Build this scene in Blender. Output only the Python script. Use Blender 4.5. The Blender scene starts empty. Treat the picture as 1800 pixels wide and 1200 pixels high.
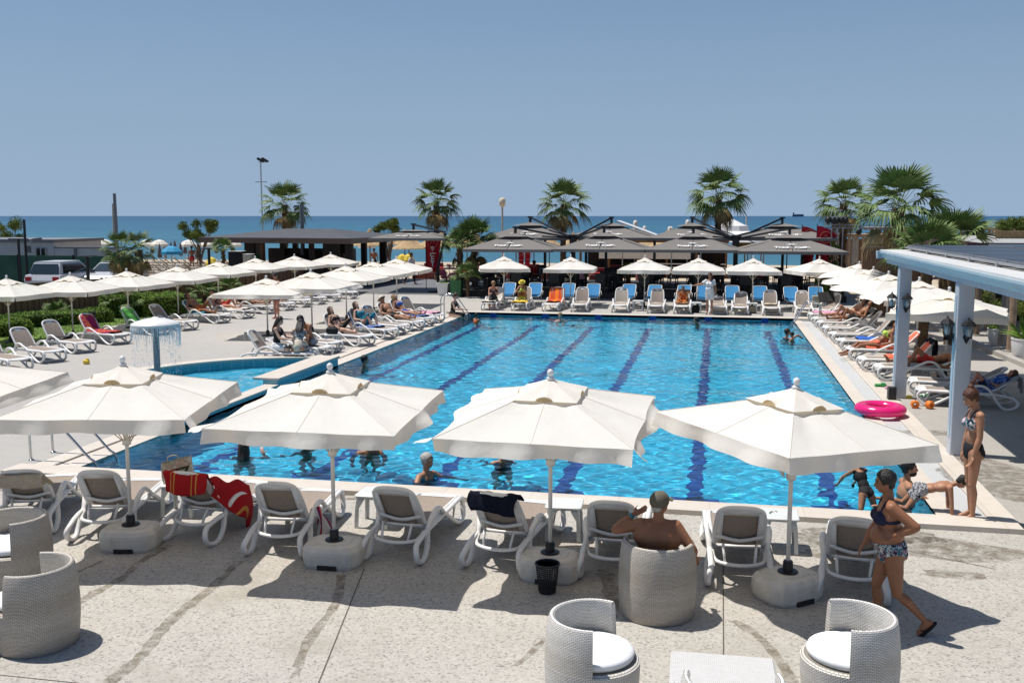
import bpy, bmesh, math, random
import numpy as np
from math import sin, cos, pi, radians, atan2, sqrt, hypot
from mathutils import Vector, Matrix, Euler
random.seed(7); NP=np.random.RandomState(11)
S=bpy.context.scene; C=S.collection
# ---------------------------------------------------------------- camera
CAM_H=3.863; FPX=1750.0; YAW=0.20125; PITCH=0.12532
cd=bpy.data.cameras.new('camera'); cam=bpy.data.objects.new('camera',cd); C.objects.link(cam)
cam.location=(0,0,CAM_H); cam.rotation_euler=(pi/2-PITCH,0,YAW)
cd.sensor_width=36; cd.lens=35.0; cd.clip_start=0.1; cd.clip_end=60000
S.camera=cam
_f=Vector((-sin(YAW)*cos(PITCH),cos(YAW)*cos(PITCH),-sin(PITCH))); _r=Vector((cos(YAW),sin(YAW),0)); _u=_r.cross(_f)
def at(px,py,z=0.0):
    d=_f*FPX+_r*(px-900)+_u*(600-py); t=(z-CAM_H)/d.z
    return Vector((d.x*t,d.y*t,z))
def atY(px,py,Y):
    d=_f*FPX+_r*(px-900)+_u*(600-py); t=Y/d.y
    return Vector((d.x*t,Y,CAM_H+d.z*t))
# ---------------------------------------------------------------- light
SUN_EL=69.0; SUN_DIR=Vector((-0.985,0.14,0)).normalized()*cos(radians(SUN_EL))+Vector((0,0,sin(radians(SUN_EL))))
W=bpy.data.worlds.new('World'); S.world=W; W.use_nodes=True
wn=W.node_tree.nodes; wl=W.node_tree.links
sky=wn.new('ShaderNodeTexSky'); sky.sky_type='NISHITA'; sky.sun_disc=False
sky.sun_elevation=radians(SUN_EL); sky.sun_rotation=atan2(SUN_DIR.x,SUN_DIR.y)
sky.altitude=0; sky.air_density=1.0; sky.dust_density=1.6; sky.ozone_density=3.0
bg=wn['Background']; bg.inputs[1].default_value=0.07
wl.new(sky.outputs[0],bg.inputs[0])
sl=bpy.data.lights.new('sun','SUN'); sl.energy=4.8; sl.angle=radians(0.53); sl.color=(1.0,0.95,0.88)
so=bpy.data.objects.new('sun',sl); C.objects.link(so); so.rotation_euler=SUN_DIR.to_track_quat('Z','Y').to_euler()
S.view_settings.view_transform='Standard'; S.view_settings.look='None'; S.view_settings.exposure=0.12; S.view_settings.gamma=1.0
S.render.engine='CYCLES'
cy=S.cycles; cy.use_denoising=True; cy.max_bounces=8; cy.diffuse_bounces=3; cy.glossy_bounces=3; cy.transmission_bounces=5; cy.transparent_max_bounces=10
cy.caustics_reflective=False; cy.caustics_refractive=True; cy.sample_clamp_indirect=4.0; cy.blur_glossy=0.5
# ---------------------------------------------------------------- materials
def lin(h):
    h=h.lstrip('#'); v=[int(h[i:i+2],16)/255 for i in (0,2,4)]
    return tuple((c/12.92 if c<=.04045 else ((c+.055)/1.055)**2.4) for c in v)
class NT:
    def __init__(s,name):
        s.m=bpy.data.materials.new(name); s.m.use_nodes=True; s.t=s.m.node_tree; s.n=s.t.nodes; s.l=s.t.links
        s.b=s.n['Principled BSDF']; s.out=s.n['Material Output']
    def node(s,ty,**k):
        x=s.n.new('ShaderNode'+ty)
        for a,v in k.items():
            if a=='ins':
                for i,w in v.items():
                    if hasattr(w,'is_linked') or hasattr(w,'links'): s.l.new(w,x.inputs[i])
                    else: x.inputs[i].default_value=w
            else: setattr(x,a,v)
        return x
    def co(s,scale=(1,1,1),obj=False):
        if obj:
            t=s.node('TexCoord'); o=t.outputs['Object']
        else:
            t=s.node('NewGeometry'); o=t.outputs['Position']
        mp=s.node('Mapping',ins={0:o}); mp.inputs['Scale'].default_value=scale
        return mp.outputs[0]
    def noise(s,scale,detail=3,vec=None,rough=.55,dist=0):
        x=s.node('TexNoise',ins={'Scale':scale,'Detail':detail,'Roughness':rough,'Distortion':dist})
        if vec is not None: s.l.new(vec,x.inputs['Vector'])
        return x.outputs['Fac']
    def ramp(s,fac,stops,interp='LINEAR'):
        r=s.node('ValToRGB',ins={0:fac}); e=r.color_ramp; e.interpolation=interp
        while len(e.elements)<len(stops): e.elements.new(.5)
        for el,(p,c) in zip(e.elements,stops):
            el.position=p; el.color=(c,c,c,1) if isinstance(c,(int,float)) else (*c[:3],1)
        return r.outputs[0]
    def mix(s,f,a,b,mode='MIX'):
        x=s.node('MixRGB',blend_type=mode)
        for i,w in enumerate((f,a,b)):
            if hasattr(w,'links'): s.l.new(w,x.inputs[i])
            else: x.inputs[i].default_value=w if (i==0 or len(w)==4) else (*w,1)
        return x.outputs[0]
    def math(s,op,a,b=0.0):
        x=s.node('Math',operation=op)
        for i,w in enumerate((a,b)):
            if hasattr(w,'links'): s.l.new(w,x.inputs[i])
            else: x.inputs[i].default_value=w
        return x.outputs[0]
    def base(s,c,rough=.6,spec=.5,metal=0):
        if hasattr(c,'links'): s.l.new(c,s.b.inputs['Base Color'])
        else: s.b.inputs['Base Color'].default_value=(*c[:3],1)
        s.b.inputs['Roughness'].default_value=rough; s.b.inputs['Specular IOR Level'].default_value=spec; s.b.inputs['Metallic'].default_value=metal
        return s
    def bump(s,h,dist=.01,strength=1.0):
        x=s.node('Bump',ins={'Height':h,'Distance':dist,'Strength':strength}); s.l.new(x.outputs[0],s.b.inputs['Normal']); return s
M={}
def mat(name,c,rough=.6,var=.12,scale=6,spec=.4,metal=0,bump=0,bscale=40,obj=False,detail=3):
    """plain material with a little uneven colour and an optional fine bump"""
    k=NT(name); v=k.co(obj=obj)
    n=k.noise(scale,detail,v)
    d=tuple(x*(1-var) for x in c); l=tuple(min(1,x*(1+var)) for x in c)
    k.base(k.ramp(n,[(.3,d),(.7,l)]),rough,spec,metal)
    if bump: k.bump(k.noise(bscale,2,v),bump)
    M[name]=k.m; return k.m
# ---------------------------------------------------------------- mesh helpers
def rotz(p,a): return (p[0]*cos(a)-p[1]*sin(a),p[0]*sin(a)+p[1]*cos(a),p[2])
class MB:
    def __init__(s): s.v=[]; s.f=[]; s.mi=[]; s.cur=0; s.T=None
    def add(s,vs,fs):
        o=len(s.v)
        if s.T is not None: vs=[tuple(s.T@Vector(p)) for p in vs]
        s.v+=[tuple(p) for p in vs]; s.f+=[tuple(i+o for i in f) for f in fs]; s.mi+=[s.cur]*len(fs); return s
    def box(s,c,d,rz=0,rx=0,ry=0,taper=1.0):
        E=Euler((rx,ry,rz)).to_matrix(); vs=[]
        for z in (-1,1):
            k=taper if z>0 else 1
            for x,y in ((-1,-1),(1,-1),(1,1),(-1,1)):
                vs.append(tuple(Vector(c)+E@Vector((x*d[0]/2*k,y*d[1]/2*k,z*d[2]/2))))
        return s.add(vs,[(3,2,1,0),(4,5,6,7),(0,1,5,4),(1,2,6,5),(2,3,7,6),(3,0,4,7)])
    def rbox(s,c,d,r=.02,rz=0,n=3):
        """box with rounded vertical corners and a small top chamfer"""
        x,y,z=d[0]/2,d[1]/2,d[2]/2; ring=[]
        for cx,cy,a0 in ((x-r,y-r,0),(-x+r,y-r,90),(-x+r,-y+r,180),(x-r,-y+r,270)):
            for i in range(n+1):
                a=radians(a0+90*i/n); ring.append((cx+r*cos(a),cy+r*sin(a)))
        N=len(ring); ch=min(r*.6,z*.5); L=[]
        for zz,k in ((-z,ch),(-z+ch,0),(z-ch,0),(z,ch)):
            L+=[(px*(1-k/x),py*(1-k/y),zz) for px,py in ring]
        vs=[tuple(Vector(c)+Vector(rotz(p,rz))) for p in L]
        fs=[(k*N+i,k*N+(i+1)%N,(k+1)*N+(i+1)%N,(k+1)*N+i) for k in range(3) for i in range(N)]
        fs+=[tuple(range(N-1,-1,-1)),tuple(3*N+i for i in range(N))]
        return s.add(vs,fs)
    def tube(s,pts,r,n=8,closed=False,flat=1.0,up=None,caps=True):
        """swept tube; r a number or a list; flat squashes the second axis"""
        P=[Vector(p) for p in pts]; m=len(P); vs=[]; fs=[]
        prev=None
        for i,p in enumerate(P):
            a=P[(i-1)%m] if (closed or i>0) else P[0]; b=P[(i+1)%m] if (closed or i<m-1) else P[-1]
            t=(b-a)
            t=t.normalized() if t.length>1e-9 else Vector((0,0,1))
            if prev is None:
                u=Vector(up) if up else (Vector((0,0,1)) if abs(t.z)<.9 else Vector((1,0,0)))
            else: u=prev
            u=(u-t*u.dot(t)); u=u.normalized() if u.length>1e-6 else t.orthogonal().normalized()
            prev=u if not up else Vector(up)
            w=t.cross(u); rr=r[i] if isinstance(r,(list,tuple)) else r
            for k in range(n):
                an=2*pi*(k+.5)/n; vs.append(tuple(p+u*(cos(an)*rr*flat)+w*(sin(an)*rr)))
        for i in range(m if closed else m-1):
            j=(i+1)%m
            for k in range(n): fs.append((i*n+k,i*n+(k+1)%n,j*n+(k+1)%n,j*n+k))
        if not closed and caps: fs+=[tuple(range(n-1,-1,-1)),tuple((m-1)*n+k for k in range(n))]
        return s.add(vs,fs)
    def lathe(s,prof,n=24,c=(0,0,0),sx=1,sy=1,rz=0,cap0=True,cap1=True):
        vs=[]; fs=[]
        for r,z in prof:
            for k in range(n):
                a=2*pi*k/n+rz; vs.append((c[0]+r*cos(a)*sx,c[1]+r*sin(a)*sy,c[2]+z))
        m=len(prof)
        for i in range(m-1):
            for k in range(n): fs.append((i*n+k,i*n+(k+1)%n,(i+1)*n+(k+1)%n,(i+1)*n+k))
        if cap0: fs.append(tuple(range(n-1,-1,-1)))
        if cap1: fs.append(tuple((m-1)*n+k for k in range(n)))
        return s.add(vs,fs)
    def ell(s,c,r,n=12,m=8,E=None):
        vs=[];fs=[]
        for i in range(1,m):
            a=pi*i/m
            for k in range(n):
                b=2*pi*k/n; p=Vector((r[0]*sin(a)*cos(b),r[1]*sin(a)*sin(b),r[2]*cos(a)))
                if E is not None: p=E@p
                vs.append(tuple(Vector(c)+p))
        t=Vector((0,0,r[2])); t=E@t if E is not None else t
        vs+=[tuple(Vector(c)+t),tuple(Vector(c)-t)]; T=len(vs)-2
        for i in range(m-2):
            for k in range(n): fs.append((i*n+k,(i+1)*n+k,(i+1)*n+(k+1)%n,i*n+(k+1)%n))
        for k in range(n): fs+=[(T,k,(k+1)%n),(T+1,(m-2)*n+(k+1)%n,(m-2)*n+k)]
        return s.add(vs,fs)
    def caps(s,a,b,ra,rb,n=10,flat=None):
        """tapered capsule from a to b"""
        a=Vector(a);b=Vector(b);t=(b-a); L=t.length; t=t/L if L>1e-6 else Vector((0,0,1))
        pts=[];rs=[]
        for q in (-1,-.85,-.5): pts.append(a+t*ra*q); rs.append(max(.0015,ra*sqrt(max(0,1-q*q))))
        pts.append(a);rs.append(ra);pts.append(b);rs.append(rb)
        for q in (.5,.85,1): pts.append(b+t*rb*q); rs.append(max(.0015,rb*sqrt(max(0,1-q*q))))
        return s.tube(pts,rs,n)
    def quad(s,a,b,c,d): return s.add([a,b,c,d],[(0,1,2,3)])
    def grid(s,fn,nu,nv,closed_u=False):
        vs=[fn(i/(nu if closed_u else nu),j/nv) for j in range(nv+1) for i in range(nu+(0 if closed_u else 1))]
        w=nu+(0 if closed_u else 1); fs=[]
        for j in range(nv):
            for i in range(nu): fs.append((j*w+i,j*w+(i+1)%w,(j+1)*w+(i+1)%w,(j+1)*w+i))
        return s.add(vs,fs)
    def mesh(s,name,mats,smooth=False):
        me=bpy.data.meshes.new(name); me.from_pydata(s.v,[],s.f)
        if not isinstance(mats,(list,tuple)): mats=[mats]
        for m in mats: me.materials.append(M[m] if isinstance(m,str) else m)
        if len(mats)>1: me.polygons.foreach_set('material_index',s.mi)
        if smooth: me.shade_smooth() if smooth is True else me.set_sharp_from_angle(angle=radians(smooth))
        if smooth is not True and smooth: pass
        me.update(); return me
    def build(s,name,mats,parent=None,smooth=False,thick=0):
        me=s.mesh(name,mats,False)
        if smooth:
            me.shade_smooth()
            if smooth is not True: me.set_sharp_from_angle(angle=radians(smooth))
        o=bpy.data.objects.new(name,me); C.objects.link(o)
        if parent is not None: o.parent=parent
        if thick:
            md=o.modifiers.new('thickness','SOLIDIFY'); md.thickness=thick; md.offset=0
        return o
def tag(o,label=None,cat=None,group=None,kind=None):
    if label: o['label']=label
    if cat: o['category']=cat
    if group: o['group']=group
    if kind: o['kind']=kind
    return o
def thing(name,label,cat,loc=(0,0,0),rz=0,group=None):
    o=bpy.data.objects.new(name,None); C.objects.link(o); o.location=loc; o.rotation_euler=(0,0,rz); o.empty_display_size=.2
    return tag(o,label,cat,group)
def part(name,m,mats,parent,smooth=False,label=None,thick=0):
    o=m.build(name,mats,parent,smooth,thick)
    if label: o['label']=label
    return o
def kids(o): return KID.get(o.name,[])
KID={}
def freeze(root):
    """remember the family of a thing so that copies are quick"""
    fam=[]
    def walk(o):
        fam.append(o)
        for ch in [x for x in C.objects if x.parent==o]: walk(ch)
    walk(root); return fam
def copy_thing(fam,loc,rz=0,label=None,group=None,skip=(),swap=None,scale=None):
    mp={}; root=None
    for o in fam:
        if o.name.split('.')[0] in skip: continue
        if o.parent is not None and o is not fam[0] and o.parent not in mp: continue
        c=o.copy(); C.objects.link(c); mp[o]=c
        if o is fam[0]: root=c; c.location=loc; c.rotation_euler=(0,0,rz)
        else: c.parent=mp[o.parent]
    if scale: root.scale=(scale,)*3 if not isinstance(scale,tuple) else scale
    if label: root['label']=label
    if group: root['group']=group
    return root
def recolor(root,nm,m):
    """give the named part of a copied thing its own material slot"""
    for o in C.objects:
        if o.parent==root and o.name.split('.')[0]==nm:
            o.material_slots[0].link='OBJECT'; o.material_slots[0].material=M[m]
def struct(name,m,mats,smooth=False,kind='structure',label=None,cat=None):
    o=m.build(name,mats,None,smooth); o['kind']=kind; return o
tc=wn.new('ShaderNodeTexCoord'); sx=wn.new('ShaderNodeSeparateXYZ'); wl.new(tc.outputs['Generated'],sx.inputs[0])
rp=wn.new('ShaderNodeValToRGB'); wl.new(sx.outputs[2],rp.inputs[0])
e=rp.color_ramp; e.elements[0].position=0.0; e.elements[0].color=(1,1,1,1); e.elements[1].position=.55; e.elements[1].color=(.0,.0,.0,1)
for p,v in ((.05,.93),(.20,.50)):
    x=e.elements.new(p); x.color=(v,v,v,1)
tn=wn.new('ShaderNodeMixRGB'); tn.blend_type='MULTIPLY'; tn.inputs[0].default_value=1; tn.inputs[2].default_value=(.63,.86,1.09,1); wl.new(sky.outputs[0],tn.inputs[1])
mx=wn.new('ShaderNodeMixRGB'); wl.new(rp.outputs[0],mx.inputs[0]); wl.new(tn.outputs[0],mx.inputs[1])
mx.inputs[2].default_value=(.292/.07,.402/.07,.548/.07,1)
wl.new(mx.outputs[0],bg.inputs[0])
# ---------------------------------------------------------------- pool numbers
PX0,PX1,PY0,PY1=-9.595,2.905,13.244,38.244
WZ=-0.03   # water level
DEP=1.45
# ---------------------------------------------------------------- pool materials
k=NT('pool_tile'); v=k.co()
br=k.node('TexBrick',offset=0.0,ins={'Scale':1.0,'Mortar Size':.006,'Mortar Smooth':.3,'Brick Width':.24,'Row Height':.24,'Color1':(.045,.55,.80,1),'Color2':(.035,.51,.77,1),'Mortar':(.26,.68,.84,1)})
k.l.new(v,br.inputs[0]); nn=k.noise(.8,3,v)
k.base(k.mix(.35,br.outputs[0],k.ramp(nn,[(.3,(.03,.47,.72)),(.7,(.08,.63,.86))])),.35,.4); M['pool_tile']=k.m
k=NT('pool_wall_tile'); v=k.co(); sp=k.node('SeparateXYZ',ins={0:v}); cm=k.node('CombineXYZ',ins={0:k.math('ADD',sp.outputs[0],sp.outputs[1]),1:sp.outputs[2],2:0.0})
br=k.node('TexBrick',offset=0.0,ins={'Scale':1.0,'Mortar Size':.006,'Mortar Smooth':.3,'Brick Width':.25,'Row Height':.125,'Color1':(.07,.33,.44,1),'Color2':(.09,.38,.50,1),'Mortar':(.30,.50,.56,1)})
k.l.new(cm.outputs[0],br.inputs[0]); k.base(br.outputs[0],.25,.5); M['pool_wall_tile']=k.m
mat('lane_tile',(.016,.055,.27),.4,.25,9)
# ---------------------------------------------------------------- basin
def basin():
    m=MB(); z0=WZ-DEP
    m.quad((PX0,PY0,z0),(PX1,PY0,z0),(PX1,PY1,z0),(PX0,PY1,z0))
    b=m.build('pool_floor','pool_tile'); b['kind']='structure'
    w=MB(); T=.03
    for a,c_ in (((PX0,PY0),(PX1,PY0)),((PX1,PY0),(PX1,PY1)),((PX1,PY1),(PX0,PY1)),((PX0,PY1),(PX0,PY0))):
        top=.07 if a[1]==c_[1] and a[1]==PY1 else .045 if a[1]==c_[1] else 0.0
        w.quad((a[0],a[1],z0),(a[0],a[1],top),(c_[0],c_[1],top),(c_[0],c_[1],z0))
    w=w.build('pool_wall','pool_wall_tile'); w['kind']='structure'
    l=MB(); z=z0+.004
    for i in range(6):
        x=PX0+12.5*(i+.5)/6
        l.box((x,(PY0+PY1)/2,z+.002),(.235,21.2,.004)); l.box((x,PY0+1.88,z+.002),(.75,.235,.004)); l.box((x,PY1-1.88,z+.002),(.75,.235,.004))
        for Y,d in ((PY1,-1),(PY0,1)):
            l.box((x,Y+d*.004,-.35),(.26,.006,.82)); l.box((x,Y+d*.004,-.79),(.8,.005,.26))
    l=l.build('lane_markings','lane_tile'); l['kind']='structure'
basin()
# ---------------------------------------------------------------- water surface: real waves
def waves(nx,ny,x0,x1,y0,y1,seed,amp=1.0,mask=None):
    rs=np.random.RandomState(seed); X,Y=np.meshgrid(np.linspace(x0,x1,nx),np.linspace(y0,y1,ny)); Z=np.zeros_like(X)
    for i in range(54):
        lam=.13*(1.075**i); th=rs.normal(pi/2,.75)+(pi if i%2 else 0); kk=2*pi/lam
        a=.0017*lam**.9*rs.uniform(.6,1.3)*(1.35 if lam<.5 else .8)
        if lam>1.6: a*=.7
        a*=.75+.5*np.sin(X*.31+i)*np.sin(Y*.23+2.1*i)
        ph=rs.uniform(0,6.28); wob=.9*np.sin(X*rs.uniform(.3,1.1)+rs.uniform(0,6))+.9*np.sin(Y*rs.uniform(.3,1.1)+rs.uniform(0,6))
        Z+=a*np.sin(kk*(X*cos(th)+Y*sin(th))+ph+wob)
    return X,Y,Z*amp
def water_mesh(name,X,Y,Z,m):
    ny,nx=X.shape; me=bpy.data.meshes.new(name); V=np.stack([X,Y,Z],-1).reshape(-1,3)
    I=np.arange((ny-1)*nx).reshape(ny-1,nx)[:,:-1].ravel(); F=np.stack([I,I+1,I+nx+1,I+nx],-1)
    me.vertices.add(len(V)); me.vertices.foreach_set('co',V.ravel()); me.loops.add(F.size); me.loops.foreach_set('vertex_index',F.ravel())
    me.polygons.add(len(F)); me.polygons.foreach_set('loop_start',np.arange(0,F.size,4)); me.update(calc_edges=True); me.shade_smooth(); me.materials.append(m)
    o=bpy.data.objects.new(name,me); C.objects.link(o); o['kind']='structure'; return o
# ---------------------------------------------------------------- materials for furniture
mat('white_plastic',(.72,.71,.69),.35,.04,4,.5)
mat('sling_taupe',(.285,.235,.195),.75,.10,30,.2,bump=.002,bscale=220)
mat('sling_tan',(.36,.31,.26),.75,.10,30,.2,bump=.002,bscale=220)
mat('beige_plastic',(.62,.585,.515),.5,.10,9,.4,bump=.004,bscale=60)
mat('stool_plastic',(.60,.62,.61),.4,.05,4,.5)
mat('black_plastic',(.015,.015,.017),.45,.1)
mat('blue_sling',(.03,.185,.40),.7,.10,20,.2)
mat('pole_white',(.66,.64,.60),.4,.06,5)
mat('pole_tan',(.52,.46,.38),.5,.08,8)
mat('metal_grey',(.42,.43,.44),.3,.1,8,.6,.7)
mat('steel',(.55,.55,.55),.18,.05,8,.6,1.0)
mat('white_cushion',(.78,.78,.77),.85,.04,3,.2,bump=.006,bscale=9)
mat('green_plastic',(.10,.36,.07),.4)
# canvas: cream cloth with faint soiling, lets some sun through
def canvas(name,c,tr=.25,dirt=.10):
    k=NT(name); v=k.co(); n=k.noise(2.2,5,v,.6); n2=k.noise(11,3,v)
    col=k.mix(k.math('MULTIPLY',n2,dirt),k.ramp(n,[(.25,tuple(x*.93 for x in c)),(.75,c)]),(c[0]*.72,c[1]*.66,c[2]*.52))
    d=k.node('BsdfDiffuse',ins={0:col}); t=k.node('BsdfTranslucent',ins={0:k.mix(1.0,col,(1,.88,.68),'MULTIPLY')}); mx=k.node('MixShader',ins={0:tr,1:d.outputs[0],2:t.outputs[0]})
    b=k.node('Bump',ins={'Height':k.noise(5,3,v),'Distance':.03,'Strength':.35}); k.l.new(b.outputs[0],d.inputs['Normal'])
    k.l.new(mx.outputs[0],k.out.inputs['Surface']); M[name]=k.m
canvas('cream_canvas',(.91,.885,.83),.33,.07)
canvas('tan_canvas',(.62,.47,.27),.2)
canvas('grey_canvas',(.215,.205,.196),.03,.25)
canvas('white_canvas',(.8,.8,.8),.15)
# wicker: woven flat strands over posts
def wicker(name,c):
    k=NT(name); t=k.node('TexCoord'); sp=k.node('SeparateXYZ',ins={0:t.outputs['Object']})
    an=k.math('MULTIPLY',k.math('ARCTAN2',sp.outputs[1],sp.outputs[0]),.36)
    cm=k.node('CombineXYZ',ins={0:an,1:sp.outputs[2],2:0.0})
    br=k.node('TexBrick',offset=.5,ins={'Scale':1.0,'Mortar Size':.0022,'Mortar Smooth':.6,'Brick Width':.034,'Row Height':.0125,'Color1':(*c,1),'Color2':(c[0]*.86,c[1]*.85,c[2]*.82,1),'Mortar':(c[0]*.32,c[1]*.30,c[2]*.27,1)})
    k.l.new(cm.outputs[0],br.inputs[0])
    w=k.node('CombineXYZ',ins={0:0.0,1:0.0,2:sp.outputs[2]}); bn=k.noise(3.2,2,w.outputs[0]); band=k.ramp(bn,[(.40,(.80,.77,.72)),(.6,(1,1,1))])
    k.base(k.mix(1.0,br.outputs[0],band,'MULTIPLY'),.55,.35); k.bump(br.outputs['Fac'],-.004,1.0); M[name]=k.m
wicker('wicker',(.68,.64,.585)); wicker('wicker_white',(.88,.87,.85))
k=NT('wicker_top'); t=k.node('TexCoord'); br=k.node('TexBrick',offset=.5,ins={'Scale':1.0,'Mortar Size':.0016,'Mortar Smooth':.6,'Brick Width':.03,'Row Height':.012,'Color1':(.76,.75,.73,1),'Color2':(.68,.67,.65,1),'Mortar':(.42,.40,.37,1)})
k.l.new(t.outputs['Object'],br.inputs[0]); k.base(br.outputs[0],.5,.4); k.bump(br.outputs['Fac'],-.003); M['wicker_top']=k.m

def catmull(P,n=5,closed=False):
    P=[Vector(p) for p in P]; out=[]; m=len(P)
    for i in range(m if closed else m-1):
        g=lambda j:P[j%m] if closed else P[max(0,min(m-1,j))]
        a,b,c,d=g(i-1),g(i),g(i+1),g(i+2)
        for t in range(n):
            t/=n; out.append(.5*((2*b)+(c-a)*t+(2*a-5*b+4*c-d)*t*t+(3*b-a-3*c+d)*t**3))
    if not closed: out.append(P[-1])
    return out
# ---------------------------------------------------------------- sun lounger (white moulded frame, mesh sling, looped sides)
BL=.65
def make_lounger(sling='sling_taupe'):
    t=thing('sun_lounger','white plastic sun lounger','sun lounger')
    for sx in (-1,1):
        m=MB(); x=sx*.335
        pr=[(.90,.335),(1.0,.30),(1.03,.20),(.97,.09),(.86,.03),(.74,.05),(.60,.12),(.30,.31),(.02,.47),(-.10,.505),(-.24,.47),(-.36,.33),(-.46,.15),(-.56,.035),(-.68,.02),(-.79,.07),(-.83,.16),(-.76,.245),(-.62,.29),(-.40,.315),(.1,.325),(.5,.33)]
        P=catmull([(x+(.03*sx if z<.2 or z>.38 else 0),y,z) for y,z in pr],3,True)
        m.tube(P,.030,8,closed=True,up=(1,0,0),flat=1.2)
        part('side_frame',m,'white_plastic',t,True)
    m=MB()
    pts=catmull([(-.29,-.30,.335),(-.29,.3,.345),(-.285,.85,.345),(-.24,.99,.325),(0,1.04,.315),(.24,.99,.325),(.285,.85,.345),(.29,.3,.345),(.29,-.30,.335)],4)
    m.tube(pts,.024,8,flat=.9); m.tube([(-.29,-.3,.335),(.29,-.3,.335)],.02,6); m.tube([(-.3,.42,.30),(.3,.42,.30)],.016,6)
    m.grid(lambda u,v:(-.24+.48*u,.86+.15*v,.352-.03*v*v),4,3)
    m.tube([(-.30,.80,.30),(-.24,.90,.06),(.24,.90,.06),(.30,.80,.30)],.018,6)
    part('seat_frame',m,'white_plastic',t,True)
    m=MB(); m.grid(lambda u,v:(-.275+.55*u,-.29+1.16*v,.356-.012*sin(pi*u)),6,8); part('seat_panel',m,sling,t,True)
    # rear under-frame
    m=MB()
    m.tube(catmull([(-.31,-.42,.315),(-.26,-.60,.255),(0,-.66,.235),(.26,-.60,.255),(.31,-.42,.315)],5),.026,8,flat=.8)
    for sx in (-1,1): m.tube([(sx*.17,-.62,.25),(sx*.19,-.52,.44)],.017,6)
    part('rear_frame',m,'white_plastic',t,True)
    # backrest, origin at the hinge
    b=MB(); w0,w1,r=.285,.255,.11
    ring=[(-w0,.02,0),(-w0,.3,.0),(-w1-.005,BL-r,0),(-w1+.05,BL-.03,0),(-.1,BL+.012,-.01),(.1,BL+.012,-.01),(w1-.05,BL-.03,0),(w1+.005,BL-r,0),(w0,.3,0),(w0,.02,0)]
    b.tube(catmull([(x,-y,z) for x,y,z in ring],4),.027,8,flat=.95,up=(0,0,1))
    for (x0,x1,y0,y1) in ((-w0+.01,-w0+.085,.06,BL-.06),(w0-.085,w0-.01,.06,BL-.06)):
        b.box(((x0+x1)/2,-(y0+y1)/2,-.016),(x1-x0,y1-y0,.012))
    b.box((0,-BL+.055,-.0165),(.40,.09,.012)); b.tube(catmull([(-.28,-.2,-.02),(0,-.15,-.05),(.28,-.2,-.02)],5),.026,8,flat=.7)
    bk=part('backrest',b,'white_plastic',t,True); bk.location=(0,-.30,.345)
    m=MB()
    def f(u,v):
        w=(w0*(1-v)+w1*v)-.015; return (-w+2*w*u,-(.03+(BL-.05)*v),.004-.02*sin(pi*u)+.012*sin(pi*v))
    m.grid(f,6,8); part('back_panel',m,sling,bk,True)
    for o in list(C.objects):
        if o.parent==t: o.data.transform(Matrix.Diagonal((.91,1,.93,1))); o.location=(o.location.x,o.location.y,o.location.z*.93)
    bk.children[0].data.transform(Matrix.Diagonal((.91,1,1,1)))
    return t
LNG=freeze(make_lounger()); LNG_TAN=freeze(make_lounger('sling_tan'))
LUSED=set()
def lounger(x,y,rz,ang,label,group,fam=None,z=0,scale=1):
    fam=fam or LNG
    if id(fam) in LUSED: r=copy_thing(fam,(x,y,z),rz,label,group)
    else:
        LUSED.add(id(fam)); r=fam[0]; r.location=(x,y,z); r.rotation_euler=(0,0,rz); tag(r,label,None,group)
    if fam is LNG or fam is LNG_TAN:
        for o in C.objects:
            if o.parent==r and o.name.startswith('backrest'): o.rotation_euler=(-radians(ang),0,0)
    return r
# ---------------------------------------------------------------- blue metal lounger
def make_blue():
    t=thing('blue_lounger','blue lounger','sun lounger')
    m=MB(); m.tube(catmull([(-.29,-.35,.36),(-.29,.7,.36),(-.22,.88,.36),(.22,.88,.36),(.29,.7,.36),(.29,-.35,.36)],3),.014,6)
    part('seat_frame',m,'white_plastic',t,True)
    for y in (-.3,.6):
        m=MB(); m.tube([(-.30,y,.36),(-.31,y-.06,.02),(.31,y-.06,.02),(.30,y,.36)],.012,6); part('leg',m,'white_plastic',t,True)
    m=MB(); m.grid(lambda u,v:(-.275+.55*u,-.35+1.2*v,.362-.02*sin(pi*u)),5,5); part('seat_panel',m,'blue_sling',t,True)
    b=MB(); b.tube(catmull([(-.29,0,0),(-.29,-.6,0),(-.22,-.74,0),(.22,-.74,0),(.29,-.6,0),(.29,0,0)],4),.014,6)
    b.tube([(-.29,-.3,0),(-.38,-.12,.12),(-.38,.1,.10)],.011,6); b.tube([(.29,-.3,0),(.38,-.12,.12),(.38,.1,.10)],.011,6)
    bk=part('backrest',b,'white_plastic',t,True); bk.location=(0,-.35,.37); bk.rotation_euler=(-radians(40),0,0)
    m=MB(); m.grid(lambda u,v:(-.272+.544*u,-.02-.71*v,-.015*sin(pi*u)+.003),5,5); part('back_panel',m,'blue_sling',bk,True)
    return t
BLU=freeze(make_blue())
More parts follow.
